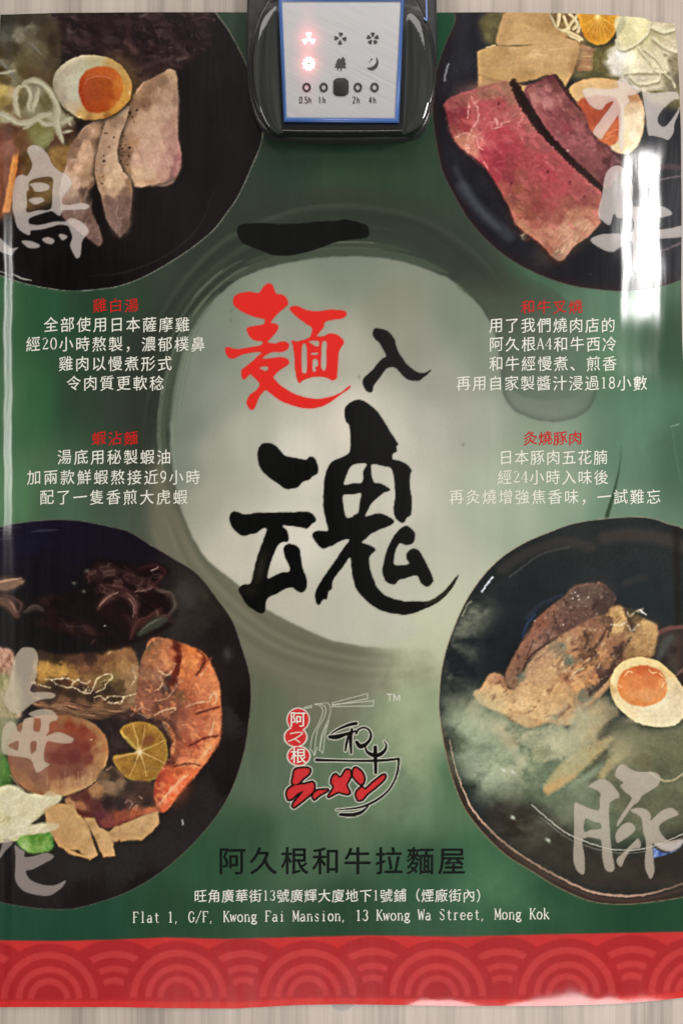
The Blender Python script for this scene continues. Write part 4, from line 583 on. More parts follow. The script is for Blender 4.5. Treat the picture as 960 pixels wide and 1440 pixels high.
tone(qp, '340,130:92,78,60 420,110:130,94,72 480,150:164,110,78 400,200:140,100,74 460,220:184,128,90 520,200:170,108,74 430,280:160,112,84 500,270:190,136,96 560,160:96,40,32 570,240:104,44,36 550,320:120,56,46 500,390:66,50,48 540,420:90,52,46 480,460:70,56,54 600,180:176,104,66 660,190:196,122,72 720,210:196,120,72 760,240:140,72,52 620,260:200,132,82 690,270:206,140,86 740,290:160,90,62 800,300:190,116,76 600,340:186,116,74 660,360:184,112,74 730,370:190,122,84 800,370:196,132,90 840,420:190,124,84 600,420:170,104,72 680,430:180,112,78 760,440:196,130,92 590,510:110,82,64 660,500:160,98,70 740,520:190,124,90 830,500:206,146,106 860,540:196,130,90 560,570:120,80,66 640,580:150,96,74 720,590:160,92,66 800,590:180,112,78 860,590:186,116,80 330,360:130,98,78 400,380:140,106,88 440,420:130,96,78 340,440:120,84,70 400,470:128,90,76 320,500:134,92,74 400,530:130,88,72 350,560:140,96,80 430,580:96,64,56 490,540:120,80,66 480,620:140,100,82 540,630:110,72,60 600,640:130,80,66 680,650:160,96,74 760,660:170,100,74 830,660:184,120,86 480,700:84,60,56 520,740:90,62,58 590,720:150,100,82 650,720:160,98,76 720,720:176,106,80 800,740:186,124,90 860,760:200,134,92 560,800:110,70,58 620,790:150,90,70 680,780:186,124,94 740,800:170,98,72 800,820:190,122,86 850,820:176,104,72 580,860:140,84,64 650,860:150,80,62 720,860:150,78,62 790,870:206,150,104 560,930:130,78,60 620,920:170,100,74 690,920:186,112,80 760,930:206,146,102 800,930:180,106,72 520,980:96,56,48 590,990:190,122,90 650,980:200,130,96 710,1000:206,150,108 740,1010:190,116,76 500,1060:170,84,58 570,1050:176,92,62 640,1060:196,110,74 700,1060:196,108,68 440,1130:150,68,52 520,1120:190,92,62 590,1110:214,130,92 650,1110:200,108,70 420,1200:150,66,50 480,1190:196,98,66 540,1180:216,140,104 600,1170:206,110,72 420,1270:150,80,64 470,1260:214,136,98 530,1250:206,104,68 470,1320:200,104,72 400,1290:120,70,58', *kE, soft=1, grain=.07, r0=2.2)
spots(qp, 3.6, (250, 220, 184), .22, .67, 4, 50, 1.4); spots(qp, 6, (232, 160, 106), .4, .6, 2, 50, 1.6); spots(qp, 6, (96, 50, 40), .22, .62, 6, 50, 1.6)
lift_tone(qp, (1.13, 1.04, .98))
for p, wd, a_ in [('410,300 445,335 480,362 520,330 550,270', 2, .75), ('385,478 425,462 450,432 456,390', 1.8, .75), ('340,548 430,542 500,512 560,430 580,400', 1.4, .6), ('395,648 470,612 550,598 510,632', 1.8, .8), ('620,590 680,565 740,556 790,546 806,505 838,490 846,540 812,572', 2, .8), ('832,672 815,740 800,800 812,820', 2, .7), ('846,650 852,720', 1.2, .6), ('425,1300 500,1212 590,1112 645,1078', 2.2, .8), ('725,385 770,305 785,290', 1.3, .6), ('590,722 655,714', 1.2, .6), ('735,965 780,900 812,862', 2, .7), ('700,250 740,330 690,440', 1.0, .4), ('300,560 330,600 370,610', 1.2, .5), ('230,650 290,600 330,590', 1.2, .5), ('700,620 790,604 868,590', 1.2, .4), ('420,330 450,350 440,400', 1.2, .5), ('580,395 600,405', 2, .7)]: stroke(P(p, *kE), [wd * .3] + [wd * 1.3] * (p.count(' ') - 1) + [wd * .2], (240, 196, 152), 1.3, a_ * .7, rag=2.6)
for p, wd in [('705,180 760,230 740,300 700,360', 2.2), ('860,590 780,612 700,640', 2.4), ('852,800 760,815 650,870', 2), ('730,1010 640,1000 540,1020', 1.6), ('545,120 575,200 560,320 520,420', 5)]: stroke(P(p, *kE), wd * 1.5, (92, 42, 34), 1.6, .62, rag=1.5)
tone(smooth(P('11,1062 14,1040 26,1020 50,1008 82,1006 112,1010 134,1020 148,1036 152,1056 148,1078 136,1096 116,1110 92,1118 66,1120 44,1114 26,1102 15,1084')), '340,80:150,100,66 430,90:150,104,70 510,110:166,124,82 570,170:170,116,76 600,240:176,116,72 60,320:140,96,72 80,400:150,104,74 120,330:136,96,76 200,410:134,90,70 150,460:166,116,80 250,460:150,106,78 300,400:140,84,66 230,380:150,104,84 310,120:150,84,60 400,120:142,66,46 470,150:136,62,46 520,200:150,80,56 300,220:150,90,72 400,230:124,64,54 480,240:126,56,46 545,260:164,104,70 330,300:120,62,54 420,300:108,54,48 500,310:126,66,54 560,300:186,136,90 350,390:130,80,66 440,390:124,72,60 520,380:176,128,90 590,320:184,134,86 320,450:176,126,88 400,450:190,142,100 480,430:190,146,104 300,500:190,146,98 400,500:200,156,106 560,230:186,140,90 100,200:140,100,78', *kG, soft=.8, r0=4, grain=.03)
stroke(P('60,400 120,475 200,508 300,520 400,508 500,460 570,390 602,300', *kG), 1.4, (226, 184, 124), .9, .6); glow(128, 1040, 2.2, 1.2, (240, 206, 176), .8); hatch(P('250,380 560,380 540,470 260,480', *kG), 22, 92, 4, 16, 3, [(206, 160, 120), (140, 90, 70)], .3, 6, 0, 1.6)
tone(rough(smooth(P('372,520 520,462 560,385 620,350 700,430 850,440 870,560 900,590 880,612 780,642 650,692 575,694 520,622 480,604 380,572', *kG)), 1, 6), '650,200:30,28,28 640,400:60,48,40 620,460:150,118,92 680,450:130,104,80 720,470:60,48,44 540,480:170,124,84 430,530:100,58,48 480,530:90,48,42 560,590:90,48,48 600,560:44,36,36 680,560:50,42,42 740,550:90,66,58 790,520:70,54,48 830,560:56,44,42 550,640:96,50,56 600,670:130,66,60 680,640:150,76,58 760,620:176,96,66 840,600:200,116,78 440,570:170,110,76 400,560:190,140,94 590,400:110,86,66 600,370:70,56,46', *kG, soft=1.4, grain=.09)
for p in ('600,375 630,355', '700,560 720,540 745,560 725,590', '750,590 770,570 765,600', '780,520 800,530'): stroke(P(p, *kG), 1.6, (180, 140, 120), 1, .6, rag=2)
for s_ in SH: tone([P(s_)], '350,600:196,154,104 320,680:200,158,108 400,650:206,164,112 480,640:206,164,112 420,740:200,156,104 350,760:196,152,102 500,720:216,174,122 460,820:200,156,104 530,760:184,142,92 560,700:208,164,114 590,760:216,174,124 540,820:206,164,114 620,820:206,166,116 650,720:200,156,110 720,700:206,164,116 800,680:210,170,122 860,650:200,160,114 700,750:190,148,104 800,740:196,156,110 635,720:176,134,90 510,680:184,142,94', *kG, a=.75, soft=.8)

stroke([(256, 1154), (257, 1160)], 2.4, (150, 150, 146), soft=.8, a=.8)
glow(320, 920, 8, 12, (90, 82, 80), .5); glow(262, 836, 18, 26, (66, 62, 56), .6, -30, .8); glow(286, 838, 14, 22, (58, 54, 46), .6, -30, .8); glow(250, 870, 14, 40, (60, 58, 52), .5, 0, .8)

# ---- bowl 4: pork in steam
cl = BM[3]; PARTS.append(('BOWL', [B4], 3))
bowl_base(B4, (34, 38, 39), (42, 46, 47), 7)
fill(smooth(P('660,870 700,830 760,800 800,800 820,830 770,860 730,900 700,960 660,980 650,930')), (36, 41, 45), (28, 33, 38), 40, 40, soft=14, a=.8); glow(890, 840, 60, 50, (34, 42, 46), .7)
for p, wd, c, a in [([(706, 800), (740, 778), (790, 762), (830, 770)], 14, (62, 58, 56), .6), ([(850, 756), (890, 752), (940, 760), (970, 774)], 18, (72, 62, 58), .6), ([(678, 832), (684, 822), (692, 812)], 2.6, (180, 184, 196), .9), ([(650, 866), (656, 852), (662, 846)], 3, (150, 150, 130), .6), ([(716, 812), (760, 780), (800, 770)], 3, (80, 78, 76), .5), ([(735, 896), (740, 880), (752, 864)], 4, (52, 66, 96), .7), ([(740, 870), (760, 850), (790, 838)], 6, (50, 58, 76), .5), ([(880, 820), (896, 814), (906, 812)], 10, (60, 58, 56), .5), ([(950, 740), (952, 800), (954, 900)], 10, (30, 24, 20), .5)]: stroke(p, wd, c, soft=max(.7, wd * .3), a=a, rag=1.5, clip=cl)
brn = full(B4); lowr = np.clip(1 - blur(brn, 7), 0, 1) * brn * 1.9 * np.clip((YY - 1000) / 40, 0, 1); lr = np.clip(lowr, 0, .95)[..., None]; C[:] = C * (1 - lr) + col((66, 48, 40)) * lr
stroke([(632, 1040), (640, 1080), (654, 1118), (668, 1144), (700, 1178), (740, 1208), (786, 1234), (830, 1254), (870, 1260), (910, 1258), (970, 1240)], [1, 1.4, 2, 2.4, 3, 3.2, 3.2, 3.2, 3.4, 3, 2.4], (206, 166, 144), soft=.9, a=.9, rag=.8)
stroke([(700, 1184), (740, 1214), (786, 1240), (830, 1260), (870, 1266), (910, 1264), (970, 1248)], 5, (92, 68, 58), soft=2, a=.6)
soup4 = smooth(P('628,1000 680,985 760,1000 840,1060 900,1040 1000,1000 1000,1140 960,1160 900,1185 850,1190 800,1176 760,1140 700,1120 660,1100 640,1050')); fill(soup4, (128, 142, 112), (84, 98, 76), 44, 34, 30, soft=16, con=2.4, a=.95, clip=cl)
fill(smooth(P('820,1040 900,1020 1000,1020 1000,1150 930,1170 880,1160 840,1100')), (112, 108, 82), (84, 82, 62), 40, 26, 30, soft=14, a=.8, clip=cl)
fill(smooth(P('690,1130 760,1140 830,1190 900,1200 1000,1160 1000,1240 900,1256 820,1246 740,1206 690,1166')), (52, 46, 40), (66, 58, 50), 30, 20, soft=10, a=.85, clip=cl)
po1 = rough(smooth(P('711,960 714,940 724,920 732,905 744,884 762,864 786,846 806,826 826,820 850,822 858,840 866,852 862,868 840,880 800,900 770,912 744,928 728,950 722,968')), 1.8, 8)
fill(po1, (140, 100, 84), (104, 74, 66), 22, 14, -35, soft=1.2, con=2.6, edge=(84, 58, 52), ew=4, part='pork_slice', lab='browned pork slice at the back')
glow(836, 830, 26, 12, (96, 74, 70), .7); spots(po1, 11, (60, 40, 36), .75, .56, 3, -35, 2); spots(po1, 10, (176, 132, 108), .6, .57, 5, -35, 2); spots(po1, 4, (220, 196, 180), .6, .69, 2)
hatch(po1, 40, -35, 40, 10, 2.2, [(168, 122, 100), (70, 46, 42), (186, 144, 120)], .5, 3); dots(smooth(P('796,840 840,826 850,850 800,876')), 40, .5, 1.2, (226, 216, 206), .8, 6); stroke([(744, 922), (772, 904), (808, 886), (830, 870)], 3, (62, 38, 36), soft=1.4, a=.7, rag=2)
po2 = rough(smooth(P('664,976 676,966 688,950 700,947 710,956 716,968 730,962 752,936 780,912 810,896 846,876 856,858 872,852 884,864 896,868 916,876 924,884 914,910 910,930 880,930 862,960 836,986 818,1000 800,1020 770,1018 740,1022 720,1014 700,1000 680,994')), 2.2, 9)
fill(po2, (206, 164, 116), (178, 130, 90), 30, 18, -32, soft=1.3, con=2.6, edge=(166, 118, 80), ew=3.5, part='pork_slice', lab='pale seared pork slice')
glow(740, 988, 50, 26, (228, 190, 138), .75, -10, .3); glow(830, 900, 30, 18, (162, 112, 80), .7, -35, .5); glow(880, 872, 16, 12, (206, 168, 110), .8); glow(905, 890, 18, 18, (190, 148, 92), .7); glow(846, 934, 40, 14, (200, 146, 98), .7, -38); glow(712, 962, 14, 16, (176, 122, 88), .7)
for p, wd, c in [([(888, 898), (874, 912), (866, 932), (852, 948), (840, 962), (826, 976)], [6, 12, 13, 12, 12, 6], (66, 46, 44)), ([(858, 860), (852, 880), (842, 900)], [4, 6, 4], (120, 86, 66)), ([(884, 862), (890, 874), (894, 884)], [6, 10, 8], (84, 66, 50)), ([(800, 930), (824, 924), (838, 916)], [3, 8, 4], (112, 78, 62)), ([(820, 912), (830, 902), (838, 896)], [8, 12, 6], (150, 104, 78)), ([(832, 980), (820, 990), (812, 996)], [5, 10, 6], (96, 104, 96)), ([(788, 914), (796, 904)], [8, 10], (134, 124, 104)), ([(796, 936), (806, 928)], [9, 11], (118, 116, 98)), ([(728, 956), (738, 950)], [9, 10], (128, 122, 98)), ([(780, 960), (806, 944), (830, 934)], [2, 3, 2], (140, 92, 66)), ([(790, 980), (816, 964), (836, 946)], [3, 5, 3], (216, 150, 100))]: stroke(p, wd, c, soft=2.2, a=.8, rag=3)
spots(po2, 12, (108, 70, 52), .75, .58, 3, -35, 2.4); spots(po2, 9, (64, 46, 40), .8, .66, 6, -35, 2.2); spots(po2, 14, (238, 206, 156), .6, .54, 2, -35, 2.2, sharp=5, soft=1.4); spots(po2, 9, (120, 124, 104), .6, .66, 5); veins(po2, 14, (246, 222, 178), .5, .74, 4, -35, 2.4)
hatch(po2, 90, -34, 45, 9, 1.6, [(236, 204, 158), (150, 104, 74), (120, 84, 66), (222, 180, 128)], .5, 9); dots(po2, 70, .6, 1.8, (110, 76, 60), .7, 14); dots(po2, 50, .6, 1.4, (244, 224, 186), .8, 16)
for p in ([(858, 878), (872, 878), (884, 872)], [(884, 874), (892, 886), (900, 880)], [(882, 860), (886, 872), (896, 868)], [(860, 872), (868, 880)], [(880, 882), (886, 890)], [(900, 858), (908, 864)]): stroke(p, 1.6, (246, 236, 214), soft=.7, a=.85, rag=.8)
fill(smooth(P('880,858 896,858 898,872 886,878')), (52, 48, 40), (80, 76, 62), 5, 5, soft=1.4, a=.8)
kik = rough(smooth(P('912,910 918,892 934,882 958,878 1000,880 1000,960 960,962 930,930 912,930')), 1, 6); fill(kik, (50, 40, 38), (68, 60, 54), 14, 14, soft=1.5, part='wood_ear'); stroke([(912, 932), (914, 906), (926, 890), (944, 883), (970, 882)], [6, 8, 7, 6, 5], (104, 72, 64), soft=1.2, a=.85); stroke([(926, 926), (936, 904), (944, 896)], [8, 12, 8], (76, 80, 74), soft=3, a=.7); stroke([(950, 950), (964, 938)], 4, (120, 88, 78), soft=1.5, a=.7); stroke([(956, 900), (952, 930)], 6, (70, 52, 46), soft=2, a=.7)
sp = smooth(P('694,1022 704,1016 712,1030 726,1040 728,1052 718,1056 704,1044')); fill(sp, (186, 156, 116), (166, 130, 98), 8, 8, soft=3, a=.75)
for p, wd, c, a in [([(772, 1108), (800, 1082), (830, 1058), (858, 1040)], [16, 26, 22, 8], (222, 196, 138), .6), ([(770, 1112), (790, 1100), (806, 1092)], [12, 12, 8], (206, 160, 106), .6), ([(846, 1090), (866, 1066), (880, 1058)], [10, 14, 8], (200, 180, 130), .6), ([(866, 1050), (900, 1066), (912, 1082)], [12, 20, 10], (98, 86, 66), .5), ([(820, 1030), (838, 1010), (862, 1000)], [22, 28, 18], (196, 172, 128), .5), ([(760, 1060), (790, 1046), (830, 1036)], [26, 34, 20], (188, 182, 140), .55), ([(800, 1108), (826, 1092), (846, 1076)], [6, 9, 6], (140, 158, 132), .6)]: stroke(p, wd, c, soft=4, a=a, rag=3)
bam4 = smooth(P('768,1120 766,1106 800,1072 836,1048 862,1036 858,1046 826,1076 796,1108 780,1118')); PARTS.append(('bamboo_shoot', [bam4], None))
dots(smooth(P('720,1010 860,1000 820,1060 740,1080')), 30, .7, 1.8, (104, 92, 70), .6, 23)

# continuous tone of the pork ramen
kH = (640, 800, 3.0)
qk1 = rough(smooth(P('215,480 212,440 240,380 275,320 310,280 340,215 400,160 470,110 520,72 600,68 640,75 680,120 660,160 620,200 540,235 470,265 400,300 340,345 300,385 280,440 250,510', *kH)), .8, 5)
qk2 = rough(smooth(P('80,535 120,500 140,450 175,443 205,460 215,500 250,512 275,450 320,380 400,310 500,250 580,205 640,190 655,165 690,160 730,185 790,205 850,250 850,300 820,380 720,380 660,440 620,500 560,540 520,600 470,570 430,600 370,650 330,672 280,660 220,620 140,590', *kH)), 1.0, 6)
soft_shadow(qk1, -3, 4, 4, .4)
tone(qk1, '520,90:96,76,70 600,90:100,80,70 640,110:80,64,60 460,140:110,84,72 540,140:112,88,78 620,150:76,58,54 400,180:140,98,78 470,190:116,84,74 540,190:104,76,66 360,220:146,94,74 430,230:120,86,74 500,230:98,70,64 330,270:150,102,82 400,280:130,94,80 460,260:104,74,66 290,330:140,98,80 340,330:150,112,94 260,380:140,100,80 300,380:120,84,68 240,430:150,108,84 230,480:150,112,88 270,450:120,96,78', *kH, soft=1, grain=.10, jit=4)
for x, y in ((490, 105), (505, 100), (515, 115), (495, 125), (520, 130), (475, 150), (560, 120), (455, 235), (335, 220)): glow(x / 3 + 640, y / 3 + 800, 1.4, 1.4, (216, 206, 196), .8)
stroke(P('300,385 350,340 430,300 500,262 560,225', *kH), 1.6, (58, 38, 34), 1.2, .55, rag=2)
for p, wd in [('415,180 425,230', 1.8), ('460,130 475,150', 4), ('300,370 330,300', 1.2), ('600,140 580,170', 4)]: stroke(P(p, *kH), wd, (56, 38, 36), 1.4, .6, rag=2)
tone(qk2, '160,460:190,140,104 190,470:170,122,92 120,530:226,182,128 180,520:230,188,134 250,510:206,166,120 270,460:150,130,104 320,400:196,154,116 300,500:214,172,124 200,580:232,194,140 280,570:234,196,142 360,520:214,172,122 370,380:190,148,112 440,330:150,130,104 460,300:190,148,108 520,260:180,132,98 400,440:206,164,118 340,610:226,186,130 260,620:214,172,118 330,650:196,150,100 400,590:214,176,124 440,400:206,166,120 480,390:120,116,96 500,350:176,128,92 560,290:130,92,70 600,240:150,106,80 640,210:110,80,62 560,220:150,106,82 620,300:160,112,80 540,370:110,78,60 580,360:100,70,54 470,460:170,120,86 520,430:206,150,100 560,400:206,148,98 620,360:196,140,96 660,320:150,104,76 440,500:200,156,108 520,490:214,160,106 580,470:196,136,90 620,440:90,64,54 650,400:150,106,74 690,350:80,56,50 700,300:150,108,76 460,560:200,160,112 540,530:130,120,98 580,520:90,76,64 620,490:84,60,50 640,460:70,52,48 660,180:190,150,98 700,190:206,166,108 690,240:214,176,120 740,240:130,100,70 770,210:110,88,62 800,230:196,158,104 830,260:196,156,104 760,300:186,146,96 800,310:180,140,90 730,350:150,116,76 780,340:176,136,88', *kH, soft=1.6, grain=.09, jit=5, r0=2.0)
for p, wd in [('720,178 735,215 748,255', 7), ('705,315 692,360 660,420 622,480 575,528', 7), ('640,250 600,320 560,350', 3), ('540,270 560,300 545,330', 3), ('740,290 720,320', 3), ('660,240 640,290', 3)]: stroke(P(p, *kH), wd, (62, 46, 42), 2.4, .65, rag=4)
spots(P('440,330 660,230 700,330 560,420 460,470', *kH), 6, (84, 56, 44), .6, .58, 4, -35, 2.2); spots(P('380,400 560,300 640,330 500,480', *kH), 5, (238, 206, 160), .5, .62, 6, -35, 1.6)
for p in ('655,235 690,240 720,225', '725,180 735,200 760,180 790,185', '730,240 745,262 770,235', '500,440 540,420', '600,420 610,400', '770,175 790,170'): stroke(P(p, *kH), 1.8, (240, 224, 190), 1.2, .5, rag=2.6)
spots(qk2, 3.6, (248, 226, 186), .3, .66, 4, -35, 1.6); spots(qk2, 5, (120, 80, 60), .45, .63, 2, -35, 2); spots(qk1, 3.6, (206, 176, 156), .4, .67, 4); spots(qk1, 6, (56, 40, 38), .4, .62, 2)
for x, y in ((485, 390), (278, 455), (452, 325), (535, 550)): glow(x / 3 + 640, y / 3 + 800, 6, 5, (112, 120, 104), .6, 20, .5, 5)
tone(smooth(P('500,600 560,560 620,540 660,560 640,640 600,720 540,760 500,700', *kH)), '540,600:206,176,130 600,580:214,180,132 640,600:176,156,120 560,660:196,176,132 600,690:190,170,128 540,720:176,166,128', *kH, a=.7, soft=5, grain=.1)

# steam
steam = fbm(XX / 40 + .6 * fbm(XX / 20, YY / 20, 3), YY / 34, 2, 5)
def puff(cx, cy, rx, ry, c, a, rot=0, k=2.6): 
    global C
    t = math.radians(rot); dx = XX - cx; dy = YY - cy; u = (dx * math.cos(t) + dy * math.sin(t)) / rx; v = (-dx * math.sin(t) + dy * math.cos(t)) / ry
    mm = np.exp(-1.2 * (u * u + v * v)) * np.clip((steam - .32) * k, 0, 1.1) * a * cl; mm = np.clip(mm, 0, .93)[..., None]; C = C * (1 - mm) + col(c) * mm
puff(668, 866, 40, 22, (150, 152, 128), .75, -45); puff(650, 906, 26, 44, (138, 142, 120), .95, 12); puff(634, 946, 20, 36, (128, 132, 112), .8); puff(660, 1026, 46, 46, (160, 174, 146), 1.0, 0, 3.4); puff(700, 1076, 46, 42, (164, 178, 150), 1.0, 0, 3.2); puff(690, 1090, 34, 26, (176, 188, 160), .8); puff(740, 1050, 50, 30, (176, 182, 152), .7, -30, 3); puff(640, 985, 24, 14, (110, 112, 96), .7)
puff(770, 1062, 64, 44, (196, 194, 158), .9, -20, 3); puff(740, 1140, 60, 40, (104, 104, 88), .6); puff(730, 1172, 40, 30, (98, 100, 84), .55); puff(880, 1040, 50, 40, (140, 138, 106), .5); puff(800, 1140, 44, 26, (124, 130, 108), .7); puff(930, 1090, 40, 50, (120, 130, 100), .5); puff(700, 1210, 40, 20, (80, 84, 66), .5); puff(770, 1220, 40, 20, (84, 82, 66), .5); puff(830, 1000, 60, 22, (150, 160, 132), .4, -40); puff(730, 1030, 60, 16, (196, 190, 156), .8, 12, 3.4); puff(800, 1016, 50, 18, (186, 182, 150), .7, -25, 3.2); puff(668, 990, 16, 20, (190, 180, 146), .6); puff(860, 1060, 40, 26, (176, 168, 130), .6, -30, 3)
for x, y in ((708, 1083), (720, 1086), (721, 1150), (770, 1182)): glow(x, y, 5, 3, (214, 222, 204), .7, 40)
stroke([(747, 1132), (770, 1152), (800, 1174), (840, 1190), (870, 1196), (905, 1194), (940, 1182), (970, 1168)], 1.5, (190, 190, 176), soft=.7, a=.75); stroke([(760, 1150), (800, 1180), (840, 1195), (872, 1200), (906, 1198), (942, 1186), (970, 1174)], 1, (150, 146, 134), soft=.6, a=.6)
stroke([(914, 1086), (926, 1096), (944, 1098), (962, 1088)], 3, (190, 180, 140), soft=1, a=.6)
fill(P('918,1192 918,1208 932,1204 952,1196 962,1190 950,1196 934,1200'), (62, 86, 150), (130, 150, 200), 6, 6, soft=.8, a=.9); fill(P('920,1186 944,1186 964,1180 956,1192 944,1198 930,1194'), (190, 198, 220), soft=.8, a=.6)
eg4 = smooth(P('858,968 861,948 872,934 888,926 906,925 924,930 940,942 954,958 966,980 964,1004 948,1020 928,1022 908,1020 888,1012 870,996 862,984'))
fill(eg4, (240, 220, 172), (228, 204, 150), 24, 24, soft=.8, edge=(222, 178, 100), ew=3.4, part='egg_half'); glow(936, 1000, 24, 24, (238, 226, 196), .8); glow(900, 1012, 26, 8, (246, 226, 178), .6)
fill(rough(smooth(P('867,968 870,952 880,942 898,938 918,942 932,952 938,966 934,980 920,990 902,993 884,990 872,982')), 1, 6), (222, 134, 70), (208, 114, 56), 16, 12, soft=1, edge=(228, 154, 84), ew=3); glow(900, 974, 16, 12, (226, 142, 82), .6); glow(904, 950, 18, 8, (206, 104, 50), .5)
for p in ([(880, 950), (886, 946), (884, 954)], [(912, 944), (922, 948)], [(872, 966), (878, 964)], [(930, 956), (934, 964)]): stroke(p, 1.5, (250, 214, 160), soft=.7, a=.8)


tone(eg4, '700,420:236,206,146 760,390:238,208,148 830,400:232,200,140 890,430:222,188,128 670,480:240,214,158 680,560:240,216,164 720,610:238,216,170 800,640:240,224,184 880,620:236,220,184 920,560:226,208,172 950,500:206,186,150 900,490:230,206,158 860,570:244,228,190 655,500:196,160,100 700,640:206,180,130', *kH, soft=.7, r0=5, grain=.02, jit=1)
tone(rough(smooth(P('683,500 692,455 722,425 780,408 840,418 880,450 893,500 880,545 830,575 775,580 725,565 695,535', *kH)), .7, 5), '720,440:214,120,62 780,420:200,98,50 850,430:206,106,58 700,490:222,134,72 760,480:216,126,70 830,480:210,116,66 880,490:226,150,90 730,540:226,146,84 800,540:228,150,92 850,540:226,146,84 770,570:222,136,72', *kH, soft=1, grain=.04, r0=4)
for p in ('715,450 730,432 745,440', '815,425 830,440 850,435', '690,490 700,500', '880,480 872,500', '860,440 875,455'): stroke(P(p, *kH), 1.3, (250, 214, 160), .8, .75)

# wobble the bowl pictures slightly so that no outline is ruler-clean, then restore the ground outside them
def warp(src, amp, sc):
    dx = (fbm(XX / sc, YY / sc, 1, 3) - .5) * 2 * amp; dy = (fbm(XX / sc + 31, YY / sc + 7, 4, 3) - .5) * 2 * amp
    xs = np.clip(xx + dx, 0, W - 1.01); ys = np.clip(yy + dy, 0, H - 1.01); x0 = xs.astype(int); y0 = ys.astype(int); fx = (xs - x0)[..., None]; fy = (ys - y0)[..., None]
    return (src[y0, x0] * (1 - fx) + src[y0, x0 + 1] * fx) * (1 - fy) + (src[y0 + 1, x0] * (1 - fx) + src[y0 + 1, x0 + 1] * fx) * fy
Wp = warp(C, 1.1, 5)
lum = Wp.mean(-1, keepdims=True); det = np.clip((lum - .14) / .2, 0, 1)
n1 = fbm(XX / 9, YY / 9, 6, 4)[..., None] - .5; n2 = fbm(XX / 3.2, YY / 3.2, 2, 3)[..., None] - .5; n3 = fbm(XX / 26, YY / 26, 3, 4)[..., None] - .5
Wp = Wp * (1 + (.08 * n1 + .08 * n2 + .08 * n3) * (.3 + .7 * det))
gl_ = Wp.mean(-1, keepdims=True); Wp = gl_ + (Wp - gl_) * (1 - .04 * det)
Wp = Wp + .5 * (Wp - blur(Wp, 1.6)) * det + .42 * (Wp - blur(Wp, 5)) * det
AM = np.clip(sum(BM), 0, 1)[..., None]
C = BASEC * (1 - AM) + Wp * AM
for b, c, a, wd in ((B1, (176, 174, 160), .8, 1.1), (B2, (110, 88, 82), .7, 1.0), (B3, (150, 128, 120), .5, 1.0), (B4, (196, 168, 140), .55, 1.3)):
    sel = b[(b[:, 0] > -30) & (b[:, 0] < 985) & (b[:, 1] > -8)]
    i = np.argmax(np.hypot(*(np.roll(sel, -1, 0) - sel).T)); stroke(np.roll(sel, -(i + 1), 0), wd, c, soft=.5, a=a, n=1, rag=.5)

# ---------------------------------------------------------------- red border with wave pattern
def interp(pts): a = np.array(pts, float); return lambda v: np.interp(v, a[:, 0], a[:, 1])
TOP = interp([(-20, 20), (0, 20), (80, 17.5), (200, 16.5), (350, 16.5), (612, 17), (690, 16.5), (800, 18), (870, 21), (908, 25), (916, 30), (948, 32), (980, 33)])
BOT = interp([(-20, 1417), (0, 1417), (160, 1417), (240, 1418.5), (330, 1419), (420, 1414), (480, 1413), (560, 1414), (640, 1415.5), (790, 1415), (870, 1412), (933, 1407), (965, 1403), (980, 1402)])
LEFT = interp([(0, 1), (40, 0), (200, -7), (800, -8), (1440, -5)])
RIGHT = interp([(0, 946), (30, 948), (67, 952), (117, 955), (183, 957), (300, 958), (400, 957.5), (480, 959), (560, 963), (800, 967), (1300, 967), (1404, 963), (1440, 962)])
BAND = interp([(-20, 1323), (0, 1323), (80, 1324), (160, 1322), (233, 1319), (320, 1321), (420, 1318.5), (519, 1316), (640, 1318), (770, 1314.5), (960, 1311), (980, 1311)])
bt = BAND(XX); bm = np.clip(YY - bt + .5, 0, 1)
red = np.ones((H, W, 3)) * col((198, 54, 54))
V = 1403 + (bt - 1320) * .7
def rings(cx0, step, clipr):
    global red
    k = np.round((XX - cx0) / step); cx = cx0 + k * step; r = np.hypot((XX - cx), (V - YY) * 1.02); up = (YY < V + 1)
    def band(r0, r1): return (np.clip(r - r0 + .5, 0, 1) * np.clip(r1 - r + .5, 0, 1) * up)[..., None]
    ins = (np.clip(clipr - r + .5, 0, 1) * up)[..., None]
    red = red * (1 - ins) + col((172, 44, 48)) * ins
    for r0, r1 in ((58, 68), (38, 47), (21, 30)): b = band(r0, r1); red = red * (1 - b) + col((193, 61, 63)) * b
rings(160, 182, 84); rings(69, 182, 80)
base = np.clip((YY - V) / 2 + .5, 0, 1)[..., None]; red = red * (1 - base) + col((178, 46, 50)) * base
low = np.clip((YY - (BOT(XX) - 10)) / 2, 0, 1)[..., None]; red = red * (1 - low) + col((208, 54, 52)) * low
red = blur(red, .8) * (1 + .10 * (fbm(XX / 60, YY / 40, 3) - .5) + .06 * (fbm(XX / 3, YY / 3, 5, 2) - .5))[..., None]
C = C * (1 - bm[..., None]) + red * bm[..., None]

